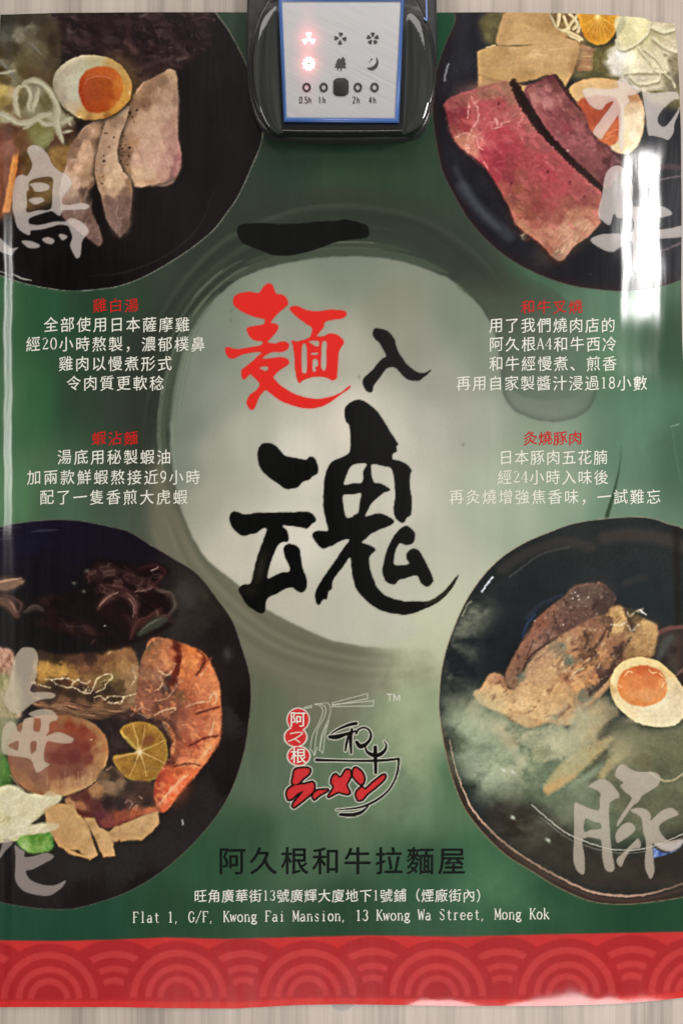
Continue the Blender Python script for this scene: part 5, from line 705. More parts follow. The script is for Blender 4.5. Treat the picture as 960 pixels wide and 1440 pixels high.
# ---------------------------------------------------------------- calligraphy, traced stroke by stroke
INK = (14, 15, 15); RED = (222, 46, 40)
def brush(polys, c, name, lab=None, a=1.0, rg=.7, sm=3, c1=None):
    q = [rough(smooth(p, sm), rg, 4, 5) for p in polys]
    fill(q, c, c1, 30, 30, soft=.35, a=a, grain=0 if a == 1 else .03); PARTS.append((name, q, lab))
brush([P('40,255 50,230 90,222 170,220 215,225 320,220 400,212 470,210 490,205 530,212 570,222 592,235 597,262 590,278 560,285 500,292 440,305 380,328 300,350 250,358 190,355 140,335 80,312 55,295', 320, 240, 3)], INK, 'slogan_character', 'black single brush stroke at the top of the slogan')
brush([P('270,110 285,85 310,72 335,85 350,128 385,135 410,155 420,190 395,215 365,240 335,275 322,295 350,300 365,315 355,345 320,385 305,405 350,410 380,400 410,402 425,420 415,445 380,460 330,460 300,475 275,495 310,495 370,488 410,495 427,515 415,535 375,560 345,590 340,605 370,640 420,675 470,700 530,718 600,722 670,708 720,685 750,660 772,648 765,665 735,685 700,710 660,740 610,765 560,777 500,775 440,758 380,735 330,700 295,675 275,690 255,720 240,755 230,778 210,787 190,760 188,735 205,700 240,675 260,645 250,625 225,600 205,585 190,600 172,614 158,595 158,560 175,545 215,515 245,485 270,462 220,462 160,475 110,498 85,490 70,465 66,440 80,430 110,440 150,442 210,432 250,425 275,415 270,398 235,395 205,375 190,345 188,325 215,315 260,308 285,300 285,275 240,265 200,250 150,225 115,195 110,165 125,140 160,125 210,120 250,128', 300, 380, 4),
       P('258,546 300,540 308,552 295,567', 300, 380, 4),
       P('428,215 445,202 475,200 520,222 580,230 640,222 690,222 735,228 750,245 730,268 690,275 640,285 622,300 620,320 595,350 580,370 620,370 650,355 690,360 720,380 735,405 720,430 705,460 700,520 695,590 690,610 668,620 640,605 590,598 540,605 500,620 485,635 470,615 460,560 455,490 448,430 440,395 470,400 525,385 545,370 555,325 520,300 480,270 445,240', 300, 380, 4),
       P('500,420 520,415 525,470 524,570 505,577 497,560 495,480', 300, 380, 4), P('535,400 590,398 588,430', 300, 380, 4), P('553,465 585,462 587,472 553,474', 300, 380, 4), P('558,505 580,500 588,520 585,540 570,545 578,565 560,567', 300, 380, 4), P('612,405 635,402 636,450 632,555 608,555 606,480', 300, 380, 4)], RED, 'slogan_character', 'big red brushed character', rg=.5)
brush([P('210,240 215,210 235,197 265,203 300,212 330,235 355,270 365,305 385,360 410,400 440,440 480,475 520,497 560,500 605,477 590,500 560,525 525,550 480,552 440,542 410,515 380,480 355,463 320,463 295,480 260,530 230,565 215,590 208,625 185,630 160,610 145,580 142,550 165,520 210,480 250,430 280,400 303,388 285,350 262,310 250,292 225,270', 480, 420, 4.8)], INK, 'slogan_character', 'small black two stroke character')
k3 = (310, 550, 4.237); k4 = (440, 550, 4.364)
brush([P('220,370 235,325 275,307 325,322 355,355 385,385 450,398 510,408 530,390 560,400 580,445 578,490 545,508 530,527 490,540 462,572 420,582 385,582 340,550 290,515 245,470 225,420', *k3),
       P('52,750 80,716 150,735 220,725 350,722 450,720 520,720 555,740 570,770 545,790 515,820 480,812 370,800 395,830 407,875 400,898 365,900 335,930 310,990 290,1050 280,1115 320,1100 370,1080 410,1075 408,1040 385,990 375,945 385,920 415,910 450,920 472,945 480,1010 490,1060 510,1110 515,1160 495,1195 470,1200 440,1180 425,1170 380,1180 340,1205 285,1230 270,1260 265,1310 240,1325 190,1300 150,1265 125,1220 105,1185 130,1155 180,1145 195,1080 215,1000 240,930 275,825 250,820 215,845 180,852 130,862 90,835 62,800', *k3),
       P('195,110 220,75 275,52 330,70 390,120 440,190 480,260 522,322 510,340 515,370 488,385 490,420 540,430 600,475 595,520 595,600 605,650 605,710 600,760 575,775 558,805 530,803 498,765 495,705 505,640 498,560 485,480 440,462 360,448 358,500 372,558 420,568 475,605 430,625 390,660 360,690 340,720 322,770 370,755 430,755 497,795 470,825 410,850 350,880 320,910 300,930 350,948 385,975 350,1010 342,1040 350,1090 370,1150 390,1200 430,1245 480,1270 560,1290 620,1288 700,1290 770,1255 830,1200 893,1122 870,1180 820,1250 760,1300 690,1335 590,1370 520,1370 430,1350 370,1320 310,1270 265,1210 240,1120 228,1020 190,1070 150,1120 120,1165 115,1215 95,1230 85,1275 60,1280 40,1312 20,1300 12,1265 20,1220 60,1150 130,1050 190,960 225,912 180,915 125,945 70,965 45,960 10,915 -5,880 20,860 60,858 92,855 80,800 65,720 62,640 70,550 85,480 120,430 190,400 225,370 230,290 222,210 200,180', *k4),
       P('250,450 305,443 330,450 310,490 302,560 250,565 190,575 200,530 220,480', *k4), P('185,637 240,635 295,628 285,690 278,745 250,760 240,775 205,775 190,730 184,680', *k4),
       P('625,880 615,930 570,945 530,935 505,980 495,1030 500,1065 540,1068 590,1060 575,1030 575,995 605,970 645,975 670,1010 690,1050 720,1110 737,1155 735,1170 715,1195 690,1200 660,1175 635,1130 580,1145 525,1160 510,1180 485,1187 445,1165 425,1110 435,1050 455,970 490,900 530,850 570,828 610,850', *k4)], INK, 'slogan_character', 'largest black brushed character')
glow(366, 800, 10, 40, (70, 66, 50), .5, 12, clip=full(smooth(P('275,825 400,898 335,930 280,1115 180,1145 215,1000', *k3)))); glow(350, 830, 18, 12, (56, 50, 36), .4, clip=full(smooth(P('105,1185 180,1145 280,1115 285,1230 240,1325 150,1265', *k3))))
stroke(P('690,1310 770,1270 830,1215 885,1135', *k4), [4, 5, 3, 1], (70, 72, 56), soft=1, a=.5)
# pale see-through characters over the bowls
GH = (218, 207, 201)
k1 = (0, 200, 6)
brush([P('228,65 250,30 300,20 360,50 410,110 440,180 500,240 560,270 610,330 580,400 530,460 530,520 600,525 680,510 740,520 755,545 720,565 640,570 530,575 515,610 495,620 455,590 430,580 340,605 260,635 240,660 260,690 330,695 400,680 470,665 550,665 600,635 680,665 740,720 748,765 715,800 690,850 680,950 650,980 620,940 590,870 610,800 590,740 570,705 500,695 430,715 350,735 260,745 255,780 220,775 165,740 135,690 120,620 105,560 105,460 120,350 140,290 190,268 230,280 270,200 260,150', *k1),
       P('245,335 320,300 440,295 440,400 430,555 330,570 225,588 230,520 225,420 245,400', *k1), P('250,350 330,335 400,350 420,380 400,405 330,418 290,410 270,375', *k1), P('243,485 290,463 350,465 378,490 350,510 300,525 265,510', *k1),
       P('180,830 250,830 320,855 335,880 290,895 230,885', *k1), P('355,815 400,798 440,810 460,835 430,860 380,845', *k1), P('495,785 520,770 570,795 530,828', *k1), P('-40,800 0,805 50,850 100,890 155,885 120,920 105,955 50,945 0,920 -40,900', *k1)], GH, 'dish_character', 'pale see-through character over the chicken ramen', a=.72, rg=.4)
kb = (800, 80, 4.8)
brush([P('90,235 110,210 160,205 240,215 330,205 320,170 345,140 385,150 410,185 450,190 480,230 430,255 395,262 405,300 372,335 370,420 372,560 360,640 338,600 335,480 330,395 310,420 240,520 215,555 170,525 165,490 230,400 300,300 250,315 225,350 180,350 130,310', *kb),
       P('495,225 560,240 640,235 725,235 745,290 742,370 710,450 705,505 670,560 625,545 560,530 530,520 515,400 500,300', *kb), P('690,300 745,285 740,340 690,420 640,470 600,440 610,380', *kb)], GH, 'dish_character', 'pale see-through character over the egg and onion', a=.72, rg=.4)
brush([P('235,830 255,770 300,735 350,735 400,790 430,870 430,1000 490,1000 600,1000 660,1020 697,1060 640,1080 590,1090 500,1095 490,1170 600,1165 700,1150 768,1140 768,1210 650,1225 500,1240 495,1340 480,1440 430,1440 420,1240 300,1315 210,1290 140,1235 200,1200 290,1190 420,1180 425,1090 330,1090 300,1060 275,1135 230,1110 195,1070 200,1010 220,930', *kb)], GH, 'dish_character', 'pale see-through character below the beef', a=.72, rg=.4)
k8 = (0, 900, 8)
brush([P('180,170 240,95 310,80 380,95 420,150 430,220 420,300 415,400 380,480 340,560 380,590 480,585 570,590 625,620 590,660 480,670 380,710 300,770 220,830 160,830 100,790 40,700 50,620 90,520 110,430 140,280', *k8),
       P('40,1004 50,999 62,997 72,999 80,1006 80,1013 72,1015 69,1020 69,1029 65,1035 78,1030 88,1031 97,1035 104,1039.5 100,1045 90,1046 75,1044 66,1044 62,1060 63,1071 70,1075 64,1080 53,1087 48,1080 44,1069 30,1065 15,1063 3,1058 3,1030 8,1018 15,1014 22,1018 25,1028 30,1028 33,1013 40,1009 48,1010 47,1027 56,1028 57,1012 50,1010'), P('12,1049 20,1044 26,1043 25,1055 18,1053'), P('43,1045 51,1043 50,1055 44,1060')], (206, 192, 170), 'dish_character', 'pale see-through character over the fried oyster', a=.74, rg=.4)
k7 = (0, 1080, 7.2)
brush([P('150,780 200,820 250,850 250,900 330,895 420,870 480,860 545,890 520,930 420,985 330,1030 265,1045 275,1090 320,1140 400,1175 470,1190 550,1190 610,1165 655,1140 665,1160 630,1210 570,1260 500,1295 420,1297 320,1280 240,1250 180,1190 150,1120 155,1000 155,900 150,850', *k7), P('0,850 50,720 130,760 60,840 0,920 -40,930 -40,870', *k7)], (176, 164, 158), 'dish_character', 'pale see-through character under the prawn ramen', a=.72, rg=.4)
fill(smooth(P('60,210 120,175 190,185 260,250 330,300 420,290 490,240 570,260 620,300 600,350 500,400 420,450 310,570 440,550 500,560 600,575 560,630 450,650 360,650 250,680 150,700 60,720 -40,700 -40,560 90,580 100,480 0,450 -40,450 -40,300 40,290 75,260', *k7)), (226, 218, 190), soft=.6, a=.5)
kp = (770, 980, 4.647)
brush([P('175,690 240,715 330,740 335,680 340,630 290,600 265,585 300,555 350,535 400,555 450,610 470,655 430,675 405,700 400,760 405,860 412,960 425,1050 437,1125 410,1148 375,1130 355,1050 350,960 330,930 230,930 240,1050 240,1150 215,1160 180,1120 165,1050 170,900 170,780', *kp), P('245,797 300,820 340,828 345,860 280,868 237,880', *kp),
       P('440,490 460,450 495,440 540,470 600,490 690,490 735,520 720,580 660,620 615,650 590,690 550,720 500,790 455,850 450,825 480,770 520,710 545,660 500,620 470,580 490,560 440,525', *kp),
       P('540,735 600,725 650,740 675,780 670,810 740,745 810,725 855,770 790,800 725,850 760,920 800,940 880,930 870,970 820,1005 760,1010 700,975 685,960 690,1060 697,1140 672,1193 640,1140 632,1080 640,960 620,880 610,800 580,770 550,755', *kp),
       P('440,900 470,850 520,820 560,835 572,870 540,905 490,940 450,955', *kp), P('450,1060 500,1010 560,950 590,925 608,960 600,990 550,1000 510,1050 480,1112 455,1095', *kp)], (196, 184, 170), 'dish_character', 'pale see-through character over the pork ramen', a=.76, rg=.4)

# ---------------------------------------------------------------- shop emblem
kl = (370, 960, 4.174); WHT = (222, 220, 206)
def LP(s): return P(s, *kl)
for cx, cy, rx, ry in ((205, 218, 64, 66), (190, 320, 66, 56), (208, 432, 66, 56)): fill(ell(*(np.array([cx, cy]) / 4.174 + [370, 960]), rx / 4.174 + 1.2, ry / 4.174 + 1.2), WHT, soft=.3)
for cx, cy, rx, ry in ((205, 218, 62, 64), (190, 320, 62, 54), (208, 432, 63, 53)):
    fill(ell(*(np.array([cx, cy]) / 4.174 + [370, 960]), rx / 4.174, ry / 4.174), (206, 52, 54), soft=.3)
for s in ('150,345 185,330 230,300 210,292 160,300', '185,330 215,352'): stroke(LP(s), 1.6, WHT, soft=.4)
for s in ('305,128 335,138 350,170 330,230 290,310 275,395', '330,125 355,135 368,160 355,210 315,290 300,430', '360,120 380,122 395,150 385,210 345,300 330,400', '385,225 365,300 350,415', '275,395 285,400 300,430', '300,430 318,380', '330,395 350,415', '300,128 330,124 352,122', '372,250 345,330 332,390'): stroke(LP(s), 1.1, (206, 208, 192), soft=.4, a=.9)
for s in ('405,120 612,65 612,95 405,135 405,120', '405,130 650,107 645,137 405,142', '240,147 285,135 283,147 245,152 240,147'): stroke(LP(s), 1.2, (206, 208, 192), soft=.4, n=1, a=.9)
KS = [('400,300 440,275 500,250 545,240', [2, 3, 4.5, 5]), ('390,320 430,320 480,305 540,285', [5, 7, 5, 3]), ('520,275 512,340 516,415', [4, 5, 3]), ('500,310 488,360 482,400', [3, 4, 3]), ('545,300 560,275 595,265 625,285 630,325 605,360 570,375 548,350', [3.4, 3, 3, 3.4, 4, 5, 7, 5]), ('598,370 608,405 640,425 680,425 712,400 722,370 708,345', [2, 4, 6, 6, 4.6, 3, 1.4]), ('657,380 658,440 660,530', [5.5, 5.5, 4.5]), ('312,455 420,458 560,460 700,458 795,448', [4.5, 3.4, 3.6, 4, 3.4]), ('795,448 790,510 768,580 724,645 650,700 560,735 430,748', [3.4, 3.4, 3, 3, 3.6, 3, 1.6]), ('452,775 520,778 575,762 615,728', [4.6, 5.6, 4.6, 2])]
for g_ in (1, 0):
    for s, wd in KS: stroke(LP(s), np.array(wd) + (2.4 if g_ else 0), WHT if g_ else (24, 24, 22), soft=.35)
RS = ['178,560 185,520 205,508 262,506 272,520 262,540 235,560 205,592 182,598 172,585', '140,650 150,628 185,606 240,600 288,588 297,608 290,640 255,672 215,705 180,730 178,715 205,680 232,648 238,634 200,650 170,680 148,685', '292,666 302,648 322,636 376,632 345,650 320,666 300,684', '385,668 405,640 418,610 402,590 408,558 425,542 445,562 465,552 485,518 505,518 512,545 495,580 485,605 502,640 500,652 470,648 440,640 410,655', '527,545 532,512 547,505 575,527 590,560 585,588 573,596 547,574', '557,688 547,662 553,640 578,618 600,632 640,594 700,548 714,550 700,575 650,620 610,650 580,685']
for o_, c in ((4.5, WHT), (3.2, (22, 22, 20)), (0, (206, 56, 58))):
    for s in RS:
        q = LP(s)
        if o_: stroke(np.concatenate([q, q[:1]]), o_ * 2, c, soft=.4, n=2)
        else: stroke(np.concatenate([q, q[:1]]), .7, c, soft=.35, n=2)
        fill(q, c, soft=.35)
LOGO = [LP('120,150 290,110 400,120 620,60 660,100 660,140 400,150 400,240 560,220 640,270 730,330 740,430 800,435 800,500 760,610 690,690 590,770 450,795 420,740 300,720 170,750 115,700 120,620 150,500 130,440 120,330 130,220')]
PARTS.append(('emblem', LOGO, 'red black and white noodle bowl emblem'))
C = np.clip(C, 0, 1)

# ---------------------------------------------------------------- the sheet: relief of the hanging paper, in metres off the wall
def sstep(a, b, v): t = np.clip((v - a) / (b - a), 0, 1); return t * t * (3 - 2 * t)
def relief(x, y):
    x = np.asarray(x, float); y = np.asarray(y, float)
    h = .0032 + .0006 * np.sin(x / 95 + y / 900) + .0005 * np.sin(x / 41 + 1.3 + y / 1400) * sstep(200, 600, y) + .0004 * np.sin(y / 150 + x / 300)
    xw = x + 3.2 * np.sin(y / 37) + 1.8 * np.sin(y / 13 + 1); ridge = sstep(640, 868, xw) * (1 - sstep(858, 936, xw))
    h = h + .0062 * ridge * (1 - .75 * sstep(520, 800, y)) * (.55 + .45 * sstep(-50, 200, y))
    h = h + .0008 * np.sin((x - 868) / 6.1 + .8 * np.sin(y / 60)) * sstep(850, 870, x) * (1 - sstep(915, 935, x)) * .22 * (1 - sstep(430, 700, y))
    h = h - .0016 * (1 - sstep(2, 21, x + .6 * np.sin(y / 23) + .4 * np.sin(y / 9)))                                   # left edge curls back
    g_ = lambda c, w_: np.exp(-((x - c) / w_) ** 2)
    wd = 9 + 4 * g_(610, 40) + 26 * g_(800, 40) + 14 * g_(905, 46) + 5 * np.sin(x / 9.0) * g_(820, 90) + 1.2 * np.sin(x / 7.1)
    b = np.clip(1 - (1414 - y) / np.maximum(wd, 4), 0, 1.2)                  # creased bottom edge, right part only
    h = h - b * b * wd * S * .078 * sstep(555, 600, x) * (1 - .8 * g_(690, 35))
    h = h + .0006 * g_(845, 16) * np.exp(-((y - 1368) / 40) ** 2)
    return np.maximum(h, .0004)

def place(x, y, lift):
    x = np.asarray(x, float); y = np.asarray(y, float); h = relief(x, y) + lift; f = S * (D - h) / D
    return np.stack([(x - 480) * f, -h, ZC + (720 - y) * f], -1)

def lin(c):
    c = np.asarray(c, float); return np.where(c <= .04045, c / 12.92, ((c + .055) / 1.055) ** 2.4)
def ink(c):
    l = lin(c) * INKGAIN; return np.clip(l - np.minimum(.006, .55 * l.min(-1, keepdims=True)), .0012, .86)
INKGAIN = 0.93
def sample(x, y):
    xs = np.clip(x + OX, 0, W - 1.01); ys = np.clip(y + OY, 0, H - 1.01); x0 = xs.astype(int); y0 = ys.astype(int); fx = (xs - x0)[..., None]; fy = (ys - y0)[..., None]
    return (C[y0, x0] * (1 - fx) + C[y0, x0 + 1] * fx) * (1 - fy) + (C[y0 + 1, x0] * (1 - fx) + C[y0 + 1, x0 + 1] * fx) * fy

def link(name, me, mat, parent=None):
    o = bpy.data.objects.new(name, me); COL.objects.link(o)
    if mat: me.materials.append(mat)
    if parent is not None: o.parent = parent
    return o

def mesh_np(name, co_, faces, smooth_=True, colors=None):
    me = bpy.data.meshes.new(name); n = len(co_); k = faces.shape[1]; f = len(faces)
    me.vertices.add(n); me.vertices.foreach_set('co', np.asarray(co_, np.float32).ravel())
    me.loops.add(f * k); me.loops.foreach_set('vertex_index', faces.astype(np.int32).ravel())
    me.polygons.add(f); me.polygons.foreach_set('loop_start', np.arange(0, f * k, k, dtype=np.int32)); me.polygons.foreach_set('loop_total', np.full(f, k, np.int32))
    if colors is not None:
        at = me.attributes.new('ink', 'FLOAT_COLOR', 'POINT'); at.data.foreach_set('color', np.concatenate([colors, np.ones((n, 1))], 1).astype(np.float32).ravel())
    me.update(calc_edges=True); me.validate()
    if smooth_: me.polygons.foreach_set('use_smooth', np.ones(f, bool))
    return me

# ---- materials
def mat(name, base=(.5, .5, .5), rough_=.5, metal=0, spec=.5, emit=None, es=0, coat=0):
    m = bpy.data.materials.new(name); m.use_nodes = True; b = m.node_tree.nodes['Principled BSDF']
    b.inputs['Base Color'].default_value = (*base, 1); b.inputs['Roughness'].default_value = rough_; b.inputs['Metallic'].default_value = metal
    b.inputs['Specular IOR Level'].default_value = spec; b.inputs['Coat Weight'].default_value = coat
    if emit: b.inputs['Emission Color'].default_value = (*emit, 1); b.inputs['Emission Strength'].default_value = es
    return m
def N(m, t, **kw):
    n = m.node_tree.nodes.new(t)
    for k, v in kw.items(): setattr(n, k, v)
    return n
def paper_finish(m, rough_=.135):
    """satin laminate: fine wrinkles and uneven gloss"""
    nt = m.node_tree; b = nt.nodes['Principled BSDF']; b.inputs['Roughness'].default_value = rough_
    tc = N(m, 'ShaderNodeTexCoord'); mp = N(m, 'ShaderNodeMapping'); mp.inputs['Scale'].default_value = (1, 1, .09); nt.links.new(tc.outputs['Object'], mp.inputs[0])
    n1 = N(m, 'ShaderNodeTexNoise'); n1.inputs['Scale'].default_value = 120; n1.inputs['Detail'].default_value = 5; nt.links.new(mp.outputs[0], n1.inputs['Vector'])
    n2 = N(m, 'ShaderNodeTexNoise'); n2.inputs['Scale'].default_value = 900; n2.inputs['Detail'].default_value = 2; nt.links.new(tc.outputs['Object'], n2.inputs['Vector'])
    b1 = N(m, 'ShaderNodeBump'); b1.inputs['Strength'].default_value = .13; b1.inputs['Distance'].default_value = .0010; nt.links.new(n1.outputs[0], b1.inputs['Height'])
    b2 = N(m, 'ShaderNodeBump'); b2.inputs['Strength'].default_value = .07; b2.inputs['Distance'].default_value = .0002; nt.links.new(n2.outputs[0], b2.inputs['Height']); nt.links.new(b1.outputs[0], b2.inputs['Normal'])
    nt.links.new(b2.outputs[0], b.inputs['Normal'])
    mr = N(m, 'ShaderNodeMapRange'); mr.inputs[3].default_value = rough_ * .6; mr.inputs[4].default_value = rough_ * 1.7; nt.links.new(n1.outputs[0], mr.inputs[0]); nt.links.new(mr.outputs[0], b.inputs['Roughness'])
def print_mat(name):
    m = mat(name); nt = m.node_tree; a = N(m, 'ShaderNodeAttribute', attribute_name='ink'); b = nt.nodes['Principled BSDF']
    tc = N(m, 'ShaderNodeTexCoord'); n = N(m, 'ShaderNodeTexNoise'); n.inputs['Scale'].default_value = 1400; n.inputs['Detail'].default_value = 3; nt.links.new(tc.outputs['Object'], n.inputs['Vector'])
    mr = N(m, 'ShaderNodeMapRange'); mr.inputs[3].default_value = .82; mr.inputs[4].default_value = 1.18; nt.links.new(n.outputs[0], mr.inputs[0])
    mx = N(m, 'ShaderNodeMix', data_type='RGBA', blend_type='MULTIPLY'); mx.inputs[0].default_value = 1; nt.links.new(a.outputs['Color'], mx.inputs[6]); nt.links.new(mr.outputs[0], mx.inputs[7]); nt.links.new(mx.outputs[2], b.inputs['Base Color'])
    paper_finish(m); return m
def ink_mat(name, c):
    m = mat(name, tuple(ink(col(c)))); paper_finish(m); return m
M_PRINT = print_mat('printed_ink')
M_WHITE = ink_mat('white_ink', (232, 232, 220)); M_REDINK = ink_mat('red_ink', (196, 46, 42)); M_DARK = ink_mat('dark_ink', (27, 32, 29)); M_GREY = ink_mat('grey_ink', (206, 208, 194))

# ---- wall of pale wood laminate
def wall_mat():
    m = mat('pale_wood_laminate', rough_=.42, spec=.4); nt = m.node_tree; b = nt.nodes['Principled BSDF']; tc = N(m, 'ShaderNodeTexCoord')
    def noise(sx, sz, det, sc=1):
        mp = N(m, 'ShaderNodeMapping'); mp.inputs['Scale'].default_value = (sx, 1, sz); nt.links.new(tc.outputs['Object'], mp.inputs[0])
        n = N(m, 'ShaderNodeTexNoise'); n.inputs['Scale'].default_value = sc; n.inputs['Detail'].default_value = det; n.inputs['Distortion'].default_value = .3; nt.links.new(mp.outputs[0], n.inputs['Vector']); return n
    n1 = noise(150, 3.0, 6); n2 = noise(28, .8, 3); n3 = noise(1000, 12, 4)
    ad = N(m, 'ShaderNodeMath', operation='MULTIPLY_ADD'); ad.inputs[1].default_value = .55; nt.links.new(n2.outputs[0], ad.inputs[0])
    a2 = N(m, 'ShaderNodeMath', operation='MULTIPLY'); a2.inputs[1].default_value = .40; nt.links.new(n1.outputs[0], a2.inputs[0]); nt.links.new(a2.outputs[0], ad.inputs[2])
    a3 = N(m, 'ShaderNodeMath', operation='MULTIPLY_ADD'); a3.inputs[1].default_value = .30; nt.links.new(n3.outputs[0], a3.inputs[0]); nt.links.new(ad.outputs[0], a3.inputs[2])
    vm_ = N(m, 'ShaderNodeMapping'); vm_.inputs['Scale'].default_value = (24, 0, 0); nt.links.new(tc.outputs['Object'], vm_.inputs[0]); vo = N(m, 'ShaderNodeTexVoronoi'); vo.voronoi_dimensions = '3D'; vo.inputs['Scale'].default_value = 1; nt.links.new(vm_.outputs[0], vo.inputs['Vector'])
    sx_ = N(m, 'ShaderNodeSeparateColor'); nt.links.new(vo.outputs['Color'], sx_.inputs[0]); a4 = N(m, 'ShaderNodeMath', operation='MULTIPLY_ADD'); a4.inputs[1].default_value = .09; nt.links.new(sx_.outputs[0], a4.inputs[0]); nt.links.new(a3.outputs[0], a4.inputs[2]); a5 = N(m, 'ShaderNodeMath', operation='SUBTRACT'); a5.inputs[1].default_value = .105; nt.links.new(a4.outputs[0], a5.inputs[0]); a3 = a5
    cr = N(m, 'ShaderNodeValToRGB'); e = cr.color_ramp.elements
    e[0].position = .42; e[0].color = (.33, .28, .245, 1); e[1].position = .72; e[1].color = (.58, .505, .45, 1); x = e.new(.55); x.color = (.47, .40, .352, 1)
    nt.links.new(a3.outputs[0], cr.inputs[0]); nt.links.new(cr.outputs[0], b.inputs['Base Color'])
    bp = N(m, 'ShaderNodeBump'); bp.inputs['Strength'].default_value = .15; bp.inputs['Distance'].default_value = .0006; nt.links.new(n1.outputs[0], bp.inputs['Height']); nt.links.new(bp.outputs[0], b.inputs['Normal'])
    return m
xs = np.array([-1.6, 1.6]); 
wc = np.array([(-1.6, 0, 0), (1.6, 0, 0), (1.6, 0, 2.7), (-1.6, 0, 2.7), (-1.6, .1, 0), (1.6, .1, 0), (1.6, .1, 2.7), (-1.6, .1, 2.7)])
wf = np.array([(0, 1, 2, 3), (5, 4, 7, 6), (4, 0, 3, 7), (1, 5, 6, 2), (3, 2, 6, 7), (4, 5, 1, 0)])
wall = link('wall', mesh_np('wall', wc, wf, False), wall_mat()); wall['kind'] = 'structure'

def tag(o, label=None, cat=None, group=None):
    if label: o['label'] = label
    if cat: o['category'] = cat
    if group: o['group'] = group
    return o

# ---- the poster and its printed parts
poster = bpy.data.objects.new('poster', None); COL.objects.link(poster); poster.location = (0, 0, ZC + (720 - 1416) * S)
tag(poster, 'glossy green ramen shop poster with four bowls and big brushed characters on the wood wall', 'poster')
PO = np.array(poster.location)

def grid_part(name, parent, m, lift, x0, y0, step=1.0, label=None, origin=PO):
    """cut a printed part out of the sheet: cells of mask m (rows y, columns x, spaced step)"""
    nr, nc = m.shape
    vm = np.zeros((nr + 1, nc + 1), bool); vm[:-1, :-1] |= m; vm[1:, :-1] |= m; vm[:-1, 1:] |= m; vm[1:, 1:] |= m
    idx = np.full(vm.shape, -1); idx[vm] = np.arange(vm.sum()); r, c = np.nonzero(vm)
    x = x0 + c * step; y = y0 + r * step
    fr, fc = np.nonzero(m); F = np.stack([idx[fr + 1, fc], idx[fr + 1, fc + 1], idx[fr, fc + 1], idx[fr, fc]], 1)
    me = mesh_np(name, place(x, y, lift) - origin, F, True, ink(sample(x, y)))
    o = link(name, me, M_PRINT, parent)
    if label: o['label'] = label
    return o

# paper sheet on a warped grid that follows its real edges; red border band below it
def sheet(name, ytop, ybot, step, lift):
    n = int(975 / step); u = np.linspace(0, 1, n); yr = np.linspace(0, 1, int(np.mean(ybot(u * 960) - ytop(u * 960)) / step))
    Ug, Vg = np.meshgrid(u, yr); X = Ug * 960
    for _ in range(2):
        Yv = ytop(X) * (1 - Vg) + ybot(X) * Vg; X = LEFT(Yv) * (1 - Ug) + RIGHT(Yv) * Ug
    X, Yv = X.ravel(), Yv.ravel(); nc = n; nr = len(yr)
    i = np.arange(nr * nc).reshape(nr, nc); F = np.stack([i[1:, :-1], i[1:, 1:], i[:-1, 1:], i[:-1, :-1]], -1).reshape(-1, 4)
    return link(name, mesh_np(name, place(X, Yv, lift) - PO, F, True, ink(sample(X, Yv))), M_PRINT, poster)
paper = sheet('paper_sheet', TOP, BAND, 1.5, 0)
band = sheet('wave_border', BAND, BOT, 1.0, 0); band['label'] = 'red border strip with overlapping ripple circles'

INSIDE = ((XX > LEFT(YY) + .5) & (XX < RIGHT(YY) - 1) & (YY > TOP(XX) + .3) & (YY < BOT(XX)))
def cell_mask(polys):
    r = mask(polys, 2)
    if r is None: return None
    sl, X, Y, m_ = r; m_ = (m_ > .5) & INSIDE[sl]
    mm = m_[:-1, :-1] & m_[1:, :-1] & m_[:-1, 1:] & m_[1:, 1:]
    return mm, X[0, 0], Y[0, 0]
BL = ['chicken ramen with half an egg and sliced chicken', 'beef ramen with pink beef and bamboo shoots', 'prawn ramen with a whole prawn and citrus slice', 'pork ramen in steam with seared pork and half an egg']
cur = None; lift = 0
for nm, polys, lab in PARTS:
    cm = cell_mask(polys)
    if cm is None or not cm[0].any(): continue
    if nm == 'BOWL':
        cur = grid_part('bowl_picture', poster, cm[0], .00012, cm[1], cm[2], 1, 'printed bowl of ' + BL[lab]); lift = .0002
    elif nm in ('slogan_character', 'emblem'): grid_part(nm, poster, cm[0], .0001, cm[1], cm[2], 1, lab)
    elif nm == 'dish_character': grid_part(nm, poster, cm[0], .00055, cm[1], cm[2], 1, lab)
    else: lift += .00002; grid_part(nm, cur, cm[0], lift, cm[1], cm[2], 1, lab)

# ---- lettering
_cv = bpy.data.curves.new('glyph', 'FONT'); _cv.resolution_u = 3; _co = bpy.data.objects.new('glyph', _cv); COL.objects.link(_co); _cache = {}
def glyph(ch, off=0.0):
    if (ch, off) not in _cache:
        _cv.body = ch; _cv.offset = off; bpy.context.view_layer.update()
        me = bpy.data.meshes.new_from_object(_co.evaluated_get(bpy.context.evaluated_depsgraph_get()))
        v = np.array([p.co[:2] for p in me.vertices]) if len(me.vertices) else np.zeros((0, 2)); f = [list(p.vertices) for p in me.polygons]
        bpy.data.meshes.remove(me); _cache[(ch, off)] = (v, f)
    return _cache[(ch, off)]
